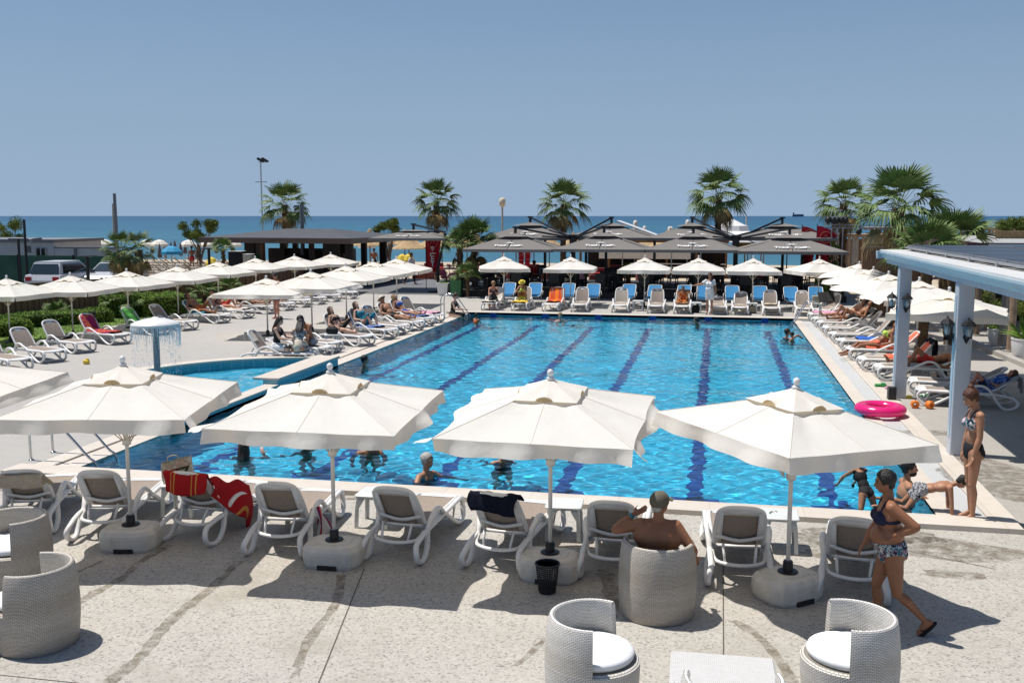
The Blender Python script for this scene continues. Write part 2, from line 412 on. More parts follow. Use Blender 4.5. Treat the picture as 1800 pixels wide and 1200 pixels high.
# ---------------------------------------------------------------- parasol
def make_parasol(half=1.0,flare=(0,0,0,0),seed=1,base='big',apex=2.12,eave=1.76,pole='pole_white',amp=1.0,sag=.026):
    rs=random.Random(seed); t=thing('parasol','cream square parasol','parasol')
    N=16; m=MB()      # N steps per side
    def edge(s,q):    # side s, q 0..1 -> xy on the square, pulled in between the ribs
        k=-1+2*q; d=half*(1-.028*abs(sin(2*pi*q)))
        return Vector(rotz((k*half,-d,0),s*pi/2))
    nr=9; V=[];F=[]
    ph=rs.uniform(0,6)
    for j in range(nr+1):
        v=.0+j/nr
        for s in range(4):
            for i in range(N):
                q=i/N; e=edge(s,q); r=v
                z=apex-(apex-eave)*(v**.93)
                w=sin(2*pi*q)**2     # 0 on the ribs, 1 between
                z-=sag*w*sin(pi*min(1,v*1.02))**.8*(.8+.4*sin(ph+s*2+i)) + .012*w*v*v
                V.append((e.x*r,e.y*r,z))
    n=4*N
    for j in range(nr):
        for i in range(n): F.append((j*n+i,j*n+(i+1)%n,(j+1)*n+(i+1)%n,(j+1)*n+i))
    m.add(V,F)
    for i in range(8):
        q=(i//2*N+(0 if i%2==0 else N//2)); m.tube([Vector(V[j*n+q])+Vector((0,0,.002)) for j in range(2,nr+1)],.006,4,flat=.5)
    cn=part('canopy',m,'cream_canvas',t,30)
    # valance: one strip per side, split at the corners
    for s in range(4):
        m=MB(); fl=flare[s]; p0=rs.uniform(0,6); p1=rs.uniform(0,6)
        def f(u,v,s=s,fl=fl,p0=p0,p1=p1):
            q=min(.997,max(.003,u)); e=edge(s,q); w=sin(2*pi*q)**2
            zt=eave-.012*w; wav=amp*(.022*sin(p0+u*9)+.03*sin(p1+u*21)*(.4+abs(u-.5)))
            a=radians(6+fl*(.75+.25*sin(p1+u*7)))
            o=Vector(rotz((0,-1,0),s*pi/2)); L=.15*v
            # the strip bends gradually outward
            return tuple(Vector((e.x,e.y,zt))+o*(sin(a*min(1,v+.35))*L+wav*v)+Vector((0,0,-cos(a*min(1,v+.25))*L)))
        m.grid(f,24,5); part('valance',m,'cream_canvas',cn,True)
    # vent cap with four raised mouths
    m=MB(); hc=.34; zb=apex-(apex-eave)*(.32**.93)+.012; V=[]; F=[]
    for j in range(7):
        v=j/6
        for s in range(4):
            for i in range(N):
                q=i/N; k=-1+2*q; e=Vector(rotz((k*hc,-hc,0),s*pi/2)); bump=max(0,1-abs(q-.5)/.13)
                z=apex+.055-(apex+.055-zb)*v**.9+.05*(v**3)*(sin(bump*pi/2)**1.2)
                V.append((e.x*v,e.y*v,z))
    for j in range(6):
        for i in range(n): F.append((j*n+i,j*n+(i+1)%n,(j+1)*n+(i+1)%n,(j+1)*n+i))
    m.add(V,F); part('vent_cap',m,'cream_canvas',t,30)
    for s in range(4):
        m=MB(); e=Vector(rotz((0,-hc+.004,0),s*pi/2)); ex=Vector(rotz((1,0,0),s*pi/2))
        m.add([tuple(e+ex*(x*.10)+Vector((0,0,zb+z))) for x,z in ((-1,-.004),(1,-.004),(.75,.026),(.35,.045),(-.35,.045),(-.75,.026))],[(0,1,2,3,4,5)])
        part('vent_lining',m,'tan_canvas',t)
    m=MB(); m.lathe([(.042,apex+.04),(.044,apex+.055),(.026,apex+.07),(.022,apex+.08),(.032,apex+.093),(.035,apex+.115),(.028,apex+.137),(.006,apex+.15)],14); part('finial',m,'white_plastic',t,True)
    m=MB(); m.tube([(0,0,.0),(0,0,apex+.04)],.022,12); m.lathe([(.03,1.22),(.05,1.23),(.05,1.28),(.03,1.29)],10); part('pole',m,pole,t,True)
    m=MB()
    for i in range(8):
        a=i*pi/4; R_=half*(1.40 if i%2 else 1.0); zc=apex-.03
        m.tube([(.03*cos(a),.03*sin(a),zc),(R_*cos(a)*.99,R_*sin(a)*.99,eave-.012)],.009,5)
        m.tube([(.04*cos(a),.04*sin(a),1.26),(R_*.45*cos(a),R_*.45*sin(a),(apex+eave)/2-.03)],.007,5)
    part('ribs',m,'pole_tan',t)
    if base=='big':
        m=MB(); A=[(.16,.34),(.30,.30),(.37,.15),(.37,-.15),(.30,-.30),(.16,-.34),(-.16,-.34),(-.30,-.30),(-.37,-.15),(-.37,.15),(-.30,.30),(-.16,.34)]
        A=[(x*.90,y*.78) for x,y in A]; L=[]
        for k,z in ((.92,0),(.97,.035),(1.0,.105),(1.0,.135),(.985,.138),(.985,.152),(1.0,.155),(.985,.195),(.90,.24),(.84,.252),(.80,.251),(.79,.244),(.60,.252),(.58,.262),(.2,.265)): L+=[(x*k,y*k,z) for x,y in A]
        n=12; r=len(L)//n; m.add(L,[(j*n+(i+1)%n,j*n+i,(j+1)*n+i,(j+1)*n+(i+1)%n) for j in range(r-1) for i in range(n)]+[tuple((r-1)*n+i for i in reversed(range(n)))])
        bs=part('base',m,'beige_plastic',t,12)
        m=MB(); m.box((.0,-.262,.028),(.22,.02,.05)); part('foot_slot',m,'black_plastic',bs)
        m=MB(); m.lathe([(.10,.262),(.105,.27),(.10,.28),(.052,.285),(.05,.37),(.044,.385),(.024,.385)],18); part('collar',m,'black_plastic',t,40)
    elif base=='small':
        m=MB(); m.lathe([(.16,0),(.16,.04),(.05,.06),(.045,.20),(.026,.21)],14); part('collar',m,'black_plastic',t,40)
    return t
def tilt(p,rx,ry):
    P_=Vector((0,0,1.9)); R_=Euler((rx,ry,0)).to_matrix()
    for o in C.objects:
        if o.parent==p and o.name.split('.')[0] in('canopy','vent_cap','vent_lining','finial','ribs'): o.rotation_euler=(rx,ry,0); o.location=P_-R_@P_
def make_stool(m_='stool_plastic'):
    t=thing('side_table','square plastic side table','side table')
    m=MB(); m.rbox((0,0,.405),(.44,.44,.03),.05); m.box((0,0,.385),(.38,.38,.02)); part('table_top',m,m_,t,35)
    for sx in (-1,1):
        for sy in (-1,1):
            m=MB(); L=[]
            for z,o in ((0,.215),(.25,.205),(.34,.195),(.395,.17)):
                w=.045 if z<.3 else .09
                c=(sx*o,sy*o); L+=[(c[0],c[1],z),(c[0]-sx*w,c[1],z),(c[0]-sx*w,c[1]-sy*.02,z),(c[0]-sx*.02,c[1]-sy*.02,z),(c[0]-sx*.02,c[1]-sy*w,z),(c[0],c[1]-sy*w,z)]
            m.add(L,[(j*6+i,j*6+(i+1)%6,(j+1)*6+(i+1)%6,(j+1)*6+i) for j in range(3) for i in range(6)]); part('leg',m,m_,t)
    return t
STL=freeze(make_stool())
def make_tub(mw='wicker',cush=True,label=''):
    """barrel chair, opening toward +Y"""
    t=thing('wicker_chair',label,'wicker chair')
    def R(z): return .335+.045*sin(pi*min(1,(z+.12)/.95))
    m=MB(); H=.745; n=56; th=.055; half=radians(106)
    m.lathe([(R(0)*.97,.0),(R(0),.012)]+[(R(z),z) for z in (.1,.2,.3,.38)]+[(R(.38)-.03,.40),(.05,.40)],n)
    def f(u,v):
        a=-pi/2-half+2*half*u; 
        P=[(R(.36),.36),(R(.5),.5),(R(.62),.62),(R(.70),.70),(R(.72)-.008,.735),(R(.72)-.028,H),(R(.72)-.048,.735),(R(.7)-th,.70),(R(.6)-th,.6),(R(.5)-th,.5),(R(.4)-th,.38)]
        i=v*(len(P)-1); i0=min(int(i+1e-6),len(P)-2); w=i-i0; r=P[i0][0]*(1-w)+P[i0+1][0]*w; z=P[i0][1]*(1-w)+P[i0+1][1]*w
        return (r*cos(a),r*sin(a),z)
    m.grid(f,48,10)
    for sg in (-1,1):
        a=-pi/2+sg*half; m.add([(r*cos(a),r*sin(a),z) for r,z in ((R(.36),.36),(R(.5),.5),(R(.62),.62),(R(.7),.70),(R(.72)-.028,H),(R(.7)-th,.70),(R(.6)-th,.6),(R(.4)-th,.38))],[tuple(range(8)) if sg<0 else tuple(range(7,-1,-1))])
    part('frame',m,mw,t,40)
    if cush:
        m=MB(); m.lathe([(.02,.395),(.29,.397),(.325,.41),(.338,.44),(.326,.466),(.28,.482),(.02,.488)],36); part('cushion',m,'white_cushion',t,True)
    return t
# ---------------------------------------------------------------- ground materials
def terrazzo(name,c,speck=.5,stain=.5,big=(.30,.27,.22)):
    k=NT(name); v=k.co()
    vo=k.node('TexVoronoi',ins={'Scale':50.0}); k.l.new(v,vo.inputs['Vector']); sc=k.node('SeparateColor',ins={0:vo.outputs['Color']})
    ag=k.ramp(sc.outputs[0],[(0,tuple(x*.16 for x in c)),(.09,tuple(x*.35 for x in c)),(.15,tuple(x*.8 for x in c)),(.5,c),(.8,tuple(min(1,x*1.14) for x in c)),(.95,tuple(min(1,x*1.3) for x in c))])
    vo2=k.node('TexVoronoi',ins={'Scale':120.0}); k.l.new(v,vo2.inputs['Vector']); sc2=k.node('SeparateColor',ins={0:vo2.outputs['Color']})
    ag=k.mix(.35,ag,k.ramp(sc2.outputs[1],[(0,tuple(x*.4 for x in c)),(.25,tuple(x*.8 for x in c)),(.6,c),(1,tuple(min(1,x*1.2) for x in c))]))
    col=k.mix(speck,(*c,1),ag)
    n=k.noise(.9,6,v,.62); n2=k.noise(.35,4,v,.6)
    f=k.math('MULTIPLY',k.ramp(n,[(.50,0.0),(.68,1.0)]),k.ramp(n2,[(.40,0.0),(.58,1.0)]))
    col=k.mix(k.math('MULTIPLY',f,stain),col,(*big,1))
    n3=k.noise(2.5,5,v,.7); col=k.mix(.22,col,k.ramp(n3,[(.3,tuple(x*.72 for x in c)),(.7,tuple(x*1.15 for x in c))]))
    k.base(col,.72,.3); k.bump(sc.outputs[0],.002,.4); M[name]=k.m
terrazzo('near_deck',(.425,.40,.358),.95,.75)
terrazzo('side_deck',(.385,.36,.325),.30,.45,(.22,.195,.16))
terrazzo('left_deck',(.395,.375,.345),.25,.2,(.26,.25,.22))
k=NT('coping_stone'); v=k.co(); sp=k.node('SeparateXYZ',ins={0:v})
br=k.node('TexBrick',offset=0.0,ins={'Scale':1.0,'Mortar Size':.004,'Mortar Smooth':.2,'Brick Width':1.2,'Row Height':1.2,'Color1':(.56,.50,.43,1),'Color2':(.60,.545,.475,1),'Mortar':(.36,.31,.25,1)}); k.l.new(v,br.inputs[0])
k.base(k.mix(.3,br.outputs[0],k.ramp(k.noise(3,5,v,.7),[(.3,(.48,.40,.31)),(.7,(.66,.61,.55))])),.6,.4); k.bump(k.noise(60,3,v),.002); M['coping_stone']=k.m
k=NT('overflow_grate'); v=k.co(); w=k.node('TexWave',ins={'Scale':16.0}); w.bands_direction='Y'; k.l.new(v,w.inputs['Vector'])
k.base(k.ramp(w.outputs['Fac'],[(.0,(.28,.28,.28)),(.3,(.70,.70,.69))]),.45,.5); k.bump(w.outputs['Fac'],.006); M['overflow_grate']=k.m
k=NT('platform_deck'); v=k.co(); br=k.node('TexBrick',offset=.5,ins={'Scale':1.0,'Mortar Size':.006,'Brick Width':3.0,'Row Height':.15,'Color1':(.145,.148,.155,1),'Color2':(.175,.178,.185,1),'Mortar':(.05,.05,.05,1)}); k.l.new(v,br.inputs[0]); k.base(br.outputs[0],.6,.3); M['platform_deck']=k.m
k=NT('sand'); v=k.co(); k.base(k.ramp(k.noise(.6,6,v,.7),[(.3,(.40,.33,.245)),(.7,(.52,.44,.34))]),.95,.1); k.bump(k.noise(3,4,v),.06); M['sand']=k.m
k=NT('soil'); v=k.co(); k.base(k.ramp(k.noise(2,5,v,.7),[(.3,(.10,.10,.05)),(.7,(.20,.19,.10))]),.95,.1); M['soil']=k.m
k=NT('asphalt'); v=k.co(); k.base(k.ramp(k.noise(1,5,v,.7),[(.3,(.11,.11,.105)),(.7,(.16,.155,.15))]),.9,.1); M['asphalt']=k.m
k=NT('sea_water'); v=k.co(); sp=k.node('SeparateXYZ',ins={0:v}); d=k.ramp(k.math('DIVIDE',sp.outputs[1],3000.0),[(.03,(.040,.135,.185)),(.09,(.026,.105,.165)),(.35,(.018,.078,.145)),(1,(.018,.072,.14))])
n=k.noise(.5,4,k.co((.02,.10,1)),.6); d=k.mix(.5,d,k.mix(1.0,d,k.ramp(n,[(.35,(.75,.80,.85)),(.65,(1.3,1.22,1.15))]),'MULTIPLY'))
k.base(k.mix(1.0,d,(.98,1.08,1.10),'MULTIPLY'),.4,.26); bn=k.node('Bump',ins={'Height':k.noise(1.0,6,k.co((.5,1.4,1)),.65),'Distance':.5,'Strength':.6}); k.l.new(bn.outputs[0],k.b.inputs['Normal']); M['sea_water']=k.m
mat('joint_dark',(.10,.085,.07),.9,.3,20)
# ---------------------------------------------------------------- sheets
def sheet(name,x0,x1,y0,y1,z,m_): m=MB(); m.quad((x0,y0,z),(x1,y0,z),(x1,y1,z),(x0,y1,z)); return struct(name,m,m_)
CW=.45
KC=(-9.595,20.2); KR=4.12
sheet('near_deck',-30,30,-6,PY0-CW,0,'near_deck')
# left deck with a round notch for the splash pool
m=MB(); x1=PX0-.80; N=24
arc=[(KC[0]-(KR+.02)*sin(pi*i/N),KC[1]+(KR+.02)*cos(pi*i/N)) for i in range(N+1)]
arc=[p for p in arc if p[0]<x1-.01]
poly=[(x1,arc[0][1])]+arc+[(x1,arc[-1][1])]
m.add([(-60,PY0-CW,0),(x1,PY0-CW,0)]+[(x,y,0) for x,y in reversed(poly)]+[(x1,47.3,0),(-60,47.3,0)],[tuple(range(len(poly)+4))]); struct('left_deck',m,'left_deck')
sheet('right_deck',PX1+.95,30,PY0-CW,47.3,0,'side_deck'); sheet('far_deck',x1,PX1+.95,PY1+.5,47.3,0,'left_deck')
sheet('beach_ground',-400,400,47.3,75,-.05,'sand')
m=MB(); m.grid(lambda u,v:(-2500+5000*u,75+45*v,-.05-1.2*v),4,6); struct('beach_slope',m,'sand')
m=MB(); m.grid(lambda u,v:(-30000+60000*u,92+30000*v**3-20*(u-.5),-.5),40,40); struct('sea',m,'sea_water')
m=MB(); m.quad((-60,-30,-2.2),(60,-30,-2.2),(60,48,-2.2),(-60,48,-2.2)); struct('ground',m,'soil')
m=MB(); m.box((-20,53,.01),(16,11.4,.02)); struct('platform',m,'platform_deck')
m=MB(); m.quad((-400,20,.003),(-32.5,20,.003),(-32.5,56,.003),(-400,56,.003)); struct('car_park',m,'asphalt')
# lawn strip
def grass_patch(n,poly,hmin=.02,hmax=.05,seed=3):
    rs=np.random.RandomState(seed); m=MB(); P=[];
    xs=[p[0] for p in poly]; ys=[p[1] for p in poly]
    def inside(x,y):
        c=False; j=len(poly)-1
        for i in range(len(poly)):
            if (poly[i][1]>y)!=(poly[j][1]>y) and x<(poly[j][0]-poly[i][0])*(y-poly[i][1])/(poly[j][1]-poly[i][1])+poly[i][0]: c=not c
            j=i
        return c
    V=[];F=[]
    while len(F)<n:
        x=rs.uniform(min(xs),max(xs)); y=rs.uniform(min(ys),max(ys))
        if not inside(x,y): continue
        a=rs.uniform(0,6.28); h=rs.uniform(hmin,hmax); w=.018; dx,dy=cos(a)*w,sin(a)*w; lx,ly=rs.uniform(-.04,.04,2); o=len(V)
        V+=[(x-dx,y-dy,0),(x+dx,y+dy,0),(x+lx,y+ly,h)]; F.append((o,o+1,o+2))
    m.add(V,F); return m
LAWN=[(-32,18),(-19.3,23.0),(-20.8,31.0),(-21.3,37),(-21.6,46.5),(-26,46.5),(-27.5,28),(-33,22)]
m=MB(); m.add([(x,y,.004) for x,y in LAWN],[tuple(range(len(LAWN)))]); mat('lawn_soil',(.10,.165,.03),.95,.3,3); struct('lawn',m,'lawn_soil')
mat('grass_blade',(.15,.25,.04),.8,.35,1.5); g_=grass_patch(36000,LAWN); o=g_.build('grass','grass_blade'); tag(o,'short green lawn behind the left hand loungers','grass',kind='stuff')
# coping
m=MB(); m.box(((PX0+PX1)/2,PY0-CW/2,.025),(12.5+1.75,CW,.05+.03)); 
struct('near_coping',m,'coping_stone')
m=MB(); m.box(((PX0+PX1)/2,PY1+.25,.03),(12.5+1.75,.5,.10)); struct('far_coping',m,'coping_stone')
for sg,X0_,ys in ((-1,PX0,((PY0+.002,16.1),(24.3,PY1-.002))),(1,PX1,((PY0+.002,PY1-.002),))):
    for y0,y1 in ys:
        Y=(y0+y1)/2; L=y1-y0
        m=MB(); m.box((X0_+sg*.14,Y,-.035),(.28,L,.07)); m.box((X0_+sg*.785,Y,-.02),(.33 if sg>0 else .03,L,.06)) if sg>0 else m.box((X0_+sg*.62,Y,-.02),(.32,L,.06)); struct('side_coping',m,'coping_stone')
        m=MB(); m.box((X0_+sg*(.45 if sg>0 else .36),Y,-.045),(.335 if sg>0 else .155,L,.06)); struct('overflow_channel',m,'overflow_grate' if sg>0 else 'coping_stone')
# expansion joints in the near deck
m=MB()
for a,b in ((at(1271,930),at(1272,1200)),(at(640,1000),at(560,1200)),(at(180,985),at(60,1040)),(at(1750,1000),at(1560,960))):
    d=(b-a).normalized(); a=a-d*.0; n_=Vector((-d.y,d.x,0))*.006; L=(b-a).length
    m.add([tuple(p+Vector((0,0,.003))) for p in (a-n_,b-n_,b+n_,a+n_)],[(0,1,2,3)])
for y in (7.0,):m.add([(x,yy,.003) for x,yy in ((-30,y-.005),(30,y-.005),(30,y+.005),(-30,y+.005))],[(0,1,2,3)])
struct('deck_joint',m,'joint_dark')
# wet run-off trails drying on the deck
k=NT('damp_stone'); v=k.co(); vo=k.node('TexVoronoi',ins={'Scale':48.0}); k.l.new(v,vo.inputs['Vector']); sc=k.node('SeparateColor',ins={0:vo.outputs['Color']})
k.base(k.ramp(sc.outputs[0],[(0,(.07,.058,.04)),(.2,(.19,.155,.105)),(.7,(.25,.205,.145)),(1,(.31,.265,.20))]),.45,.4)
tr=k.node('BsdfTransparent'); n=k.noise(6,5,v,.7); mx=k.node('MixShader',ins={0:k.ramp(n,[(.36,0.0),(.66,.70)]),1:tr.outputs[0],2:k.b.outputs[0]}); k.l.new(mx.outputs[0],k.out.inputs['Surface']); M['damp_stone']=k.m
def trail(pts,w):
    m=MB(); P=catmull([at(*p) for p in pts],6); V=[]
    for i,p in enumerate(P):
        d=(P[min(i+1,len(P)-1)]-P[max(i-1,0)]).normalized(); n_=Vector((-d.y,d.x,0)); ww=w*(.7+.6*random.random())
        V+=[tuple(p-n_*ww+Vector((0,0,.002))),tuple(p+n_*ww+Vector((0,0,.002)))]
    m.add(V,[(2*i,2*i+1,2*i+3,2*i+2) for i in range(len(P)-1)]); return m
for t_ in (([(300,958),(250,985),(215,1015),(160,1045),(100,1080),(40,1110)],.055),([(420,985),(375,1030),(330,1065),(290,1100),(250,1150),(190,1200)],.06),([(600,1010),(590,1060),(540,1130),(515,1200)],.045),([(1060,1000),(1075,1040),(1065,1085)],.09),([(1290,1090),(1335,1120),(1370,1160),(1395,1200)],.05),([(960,1120),(930,1150),(905,1170)],.03)):
    o=trail(*t_).build('damp_trail','damp_stone'); o['kind']='structure'
for cx,cy_,rx,ry in ((1600,960,1.5,.42),(1540,940,.8,.3),(1680,1010,.35,.14),(90,860,.9,.3),(620,870,1.3,.25),(1480,975,.5,.2),(1640,760,.6,.25),(1745,840,.8,1.3)):
    c=at(cx,cy_); m=MB(); N=20; m.add([(c.x+cos(2*pi*i/N)*rx*(.8+.35*random.random()),c.y+sin(2*pi*i/N)*ry*(.8+.35*random.random()),.0025) for i in range(N)],[tuple(range(N))]); o=m.build('damp_patch','damp_stone'); o['kind']='structure'
# ---------------------------------------------------------------- raised round splash pool on the left edge
k=NT('splash_tile'); v=k.co(); sp=k.node('SeparateXYZ',ins={0:v}); an=k.math('MULTIPLY',k.math('ARCTAN2',k.math('SUBTRACT',sp.outputs[1],KC[1]),k.math('SUBTRACT',sp.outputs[0],KC[0])),KR); cm=k.node('CombineXYZ',ins={0:an,1:sp.outputs[2],2:0.0})
br=k.node('TexBrick',offset=0.0,ins={'Scale':1.0,'Mortar Size':.008,'Mortar Smooth':.3,'Brick Width':.30,'Row Height':.15,'Color1':(.06,.30,.38,1),'Color2':(.07,.33,.41,1),'Mortar':(.35,.50,.54,1)}); k.l.new(cm.outputs[0],br.inputs[0]); k.base(br.outputs[0],.25,.5); M['splash_tile']=k.m
sp_t=thing('splash_pool','raised half round splash pool with stone rim and teal tiles','pool'); RZ=.22
m=MB(); N=48; A=[(sin(pi*i/N),cos(pi*i/N)) for i in range(N+1)]
def ringv(r,z): return [(KC[0]-r*s_,KC[1]+r*c_,z) for s_,c_ in A]
V=ringv(KR-.02,-.5)+ringv(KR-.02,RZ-.03)+ringv(KR-.32,RZ-.03)+ringv(KR-.32,-.35); n=N+1; m.add(V,[(j*n+i,j*n+i+1,(j+1)*n+i+1,(j+1)*n+i) for j in range(3) for i in range(N)])
# straight wall to the big pool, high half and low spill half
m.box((PX0-.17,22.45,-.2),(.34,3.7,.78)); m.box((PX0-.13,18.35,-.26),(.26,4.5,.66))
part('wall',m,'splash_tile',sp_t)
m=MB(); V=[]
for r,z in ((KR,RZ-.03),(KR+.03,RZ-.02),(KR+.03,RZ+.02),(KR-.36,RZ+.02),(KR-.36,RZ-.03)): V+=ringv(r,z)
m.add(V,[(j*n+i,j*n+i+1,(j+1)*n+i+1,(j+1)*n+i) for j in range(4) for i in range(N)]); m.box((PX0-.27,22.46,RZ-.002),(.62,3.72,.05)); m.box((PX0-.13,18.33,.085),(.34,4.5,.04)); part('rim',m,'coping_stone',sp_t)
m=MB(); V=[(KC[0],KC[1],-.35)]+ringv(KR-.3,-.35); m.add(V,[(0,i+1,i+2) for i in range(N)]); part('basin',m,'pool_tile',sp_t)
# fountain
ft=thing('mushroom_fountain','white mushroom fountain spilling a ring of water in the splash pool','fountain',(-12.0,19.7,0)); ft.scale=(.82,.82,.88)
m=MB(); m.lathe([(.10,-.34),(.10,.2),(.085,.22),(.085,1.72)],20); mat('fountain_steel',(.24,.27,.28),.4,.3,14,.5,.2); part('column',m,'fountain_steel',ft,40)
m=MB(); m.lathe([(.08,1.68),(.52,1.66),(.60,1.67),(.635,1.70),(.62,1.735),(.5,1.79),(.3,1.845),(.10,1.875),(.06,1.90),(.001,1.905)],40); part('cap',m,'white_plastic',ft,True)
k=NT('falling_water'); tr=k.node('BsdfTransparent'); g2=k.node('BsdfGlossy',ins={0:(.9,.95,1,1),1:.25}); df=k.node('BsdfDiffuse',ins={0:(.75,.82,.86,1)}); m1=k.node('MixShader',ins={0:.5,1:g2.outputs[0],2:df.outputs[0]}); v=k.co((1,1,.35),obj=True); n_=k.noise(26,3,v,.6); mx=k.node('MixShader',ins={0:k.ramp(n_,[(.5,0.0),(.6,.75)]),1:tr.outputs[0],2:m1.outputs[0]}); k.l.new(mx.outputs[0],k.out.inputs['Surface']); M['falling_water']=k.m
rs=random.Random(4); m=MB()
for i in range(300):
    a=rs.uniform(0,2*pi); r=.62+rs.uniform(-.01,.015); L=rs.uniform(.06,.62)*rs.random()**.5; w=rs.uniform(.002,.006); z0=1.67; P=[(r*cos(a)*(1-.0*q),r*sin(a)*(1-.0*q),z0-L*q) for q in (0,.35,.7,1)]; m.tube(P,[w,w*.8,w*1.1,w*.4],5)
for i in range(420):
    a=rs.uniform(0,2*pi); r=.60+rs.uniform(-.05,.03); z=rs.uniform(.1,1.5); q=rs.uniform(.003,.006); m.ell((r*cos(a),r*sin(a),z),(q,q,q*5),5,4)
k=NT('water_drop'); k.base((.92,.95,.97),.15,.8); M['water_drop']=k.m
o=part('water_curtain',m,'water_drop',ft,True); o['kind']='stuff'
k=NT('pool_water')
gl=k.node('BsdfGlass',ins={'Color':(.86,.98,1,1),'Roughness':0.0,'IOR':1.33}); k.l.new(gl.outputs[0],k.out.inputs['Surface']); M['pool_water']=k.m
X,Y,Z=waves(420,820,PX0,PX1,PY0,PY1,5,1.0)
for px_,py_ in ((1594,866),(746,836),(428,800),(650,790),(541,786),(884,809),(637,640),(836,566),(985,562),(1227,567),(1381,592),(1394,598),(1520,885),(1640,885)):
    c_=at(px_,py_); rr_=np.hypot(X-c_.x,Y-c_.y); Z+=.010*np.sin(2*pi*rr_/.27)*np.exp(-rr_/.55)*(1+.5*np.sin(3*np.arctan2(Y-c_.y,X-c_.x)+px_))
pw=water_mesh('pool_water',X,Y,Z+WZ,M['pool_water'])
th,rr=np.meshgrid(np.linspace(pi,0,150),np.linspace(0.001,KR-.3,90))
Xk=KC[0]-rr*np.sin(th); Yk=KC[1]+rr*np.cos(th); rs_=np.random.RandomState(9); Zk=np.zeros_like(Xk)
for i in range(22):
    lam=.14*1.12**i; a=rs_.uniform(0,6.28); Zk+=.0035*lam**.9*np.sin(2*pi/lam*(Xk*cos(a)+Yk*sin(a))+rs_.uniform(0,6.28))
kw=water_mesh('splash_pool_water',Xk,Yk,Zk+.06,M['pool_water'])
so.data.cycles.is_caustics_light=True
for o in (pw,kw): o.cycles.is_caustics_caster=True
for n in ('pool_floor','pool_wall','lane_markings','basin'): bpy.data.objects[n].cycles.is_caustics_receiver=True
# ---------------------------------------------------------------- people
def skin(name,c,spec=.35):
    k=NT(name); v=k.co(); n=k.noise(7,4,v); n2=k.noise(45,2,v)
    col=k.ramp(n,[(.3,(c[0]*.86,c[1]*.80,c[2]*.78)),(.7,c)])
    k.base(k.mix(.12,col,k.ramp(n2,[(.4,(c[0]*.7,c[1]*.6,c[2]*.58)),(.6,(min(1,c[0]*1.15),c[1]*1.12,c[2]*1.1))])),.48,spec)
    k.b.inputs['Subsurface Weight'].default_value=.0; M[name]=k.m
skin('skin_tan',(.42,.215,.125)); skin('skin_dark_tan',(.30,.135,.070)); skin('skin_light',(.58,.36,.26)); skin('skin_red',(.50,.23,.15)); skin('skin_olive',(.34,.18,.11))
mat('hair_black',(.012,.010,.009),.45,.3,60,.4,bump=.012,bscale=70); mat('hair_brown',(.045,.022,.012),.45,.35,60,.4,bump=.012,bscale=70)
mat('hair_auburn',(.085,.028,.012),.4,.4,60,.4,bump=.012,bscale=70); mat('hair_grey',(.42,.40,.37),.6,.2,60,.3,bump=.012,bscale=70); mat('hair_blond',(.30,.20,.10),.5,.3,60,.3,bump=.012,bscale=70)
mat('navy_cloth',(.012,.014,.045),.8,.15,30); mat('black_cloth',(.012,.012,.013),.8,.15,30); mat('white_cloth',(.72,.71,.69),.85,.06,12); mat('red_cloth',(.45,.02,.02),.8,.12,20)
mat('khaki_cloth',(.12,.105,.075),.85,.15,30); mat('cream_cloth',(.60,.52,.40),.85,.1,14); mat('lime_cloth',(.45,.62,.10),.8,.1,20); mat('dark_grey_cloth',(.05,.045,.045),.85,.2,20); mat('orange_cloth',(.62,.15,.03),.8,.12,20)
mat('teal_cloth',(.02,.20,.28),.8,.12,20); mat('skyblue_cloth',(.04,.28,.48),.8,.12,20); mat('yellow_cloth',(.70,.52,.06),.8,.1,20); mat('green_cloth',(.03,.25,.06),.8,.1,20); mat('plum_cloth',(.14,.015,.07),.85,.2,12); mat('grey_cloth',(.30,.30,.31),.85,.12,12)
mat('royal_cloth',(.02,.10,.42),.8,.12,20); mat('coral_cloth',(.72,.14,.07),.8,.1,20); mat('eye_dark',(.01,.01,.01),.2); mat('lip',(.30,.09,.07),.5)
def printed(name,cols,scale,pts,kind='noise',rough=.8):
    """cloth with blotches of several colours"""
    k=NT(name); v=k.co(obj=True)
    if kind=='noise': f=k.noise(scale,2,v,.5,1.2)
    elif kind=='voronoi':
        x=k.node('TexVoronoi',ins={'Scale':scale}); k.l.new(v,x.inputs['Vector']); sp=k.node('SeparateColor',ins={0:x.outputs['Color']}); f=sp.outputs[0]
    else:
        x=k.node('TexWave',ins={'Scale':scale,'Distortion':.4}); x.bands_direction=kind; k.l.new(v,x.inputs['Vector']); f=x.outputs['Fac']
    k.base(k.ramp(f,list(zip(pts,cols)),'CONSTANT'),rough,.2); M[name]=k.m
printed('floral_cloth',[(.01,.05,.07),(.62,.60,.56),(.02,.14,.18),(.50,.25,.28),(.01,.02,.05)],14,(0,.42,.49,.56,.60))
printed('check_cloth',[(.012,.012,.014),(.55,.55,.56),(.10,.10,.12)],26,(0,.45,.55))
printed('tropic_cloth',[(.01,.02,.04),(.05,.22,.25),(.75,.30,.40),(.65,.66,.62)],20,(0,.42,.52,.58))
printed('fish_cloth',[(.08,.10,.20),(.60,.60,.62),(.12,.14,.26)],22,(0,.47,.56))
printed('stripe_towel',[(.62,.60,.57),(.16,.02,.10),(.66,.10,.06),(.7,.68,.62)],.9,(0,.35,.6,.8),'Y',.95)

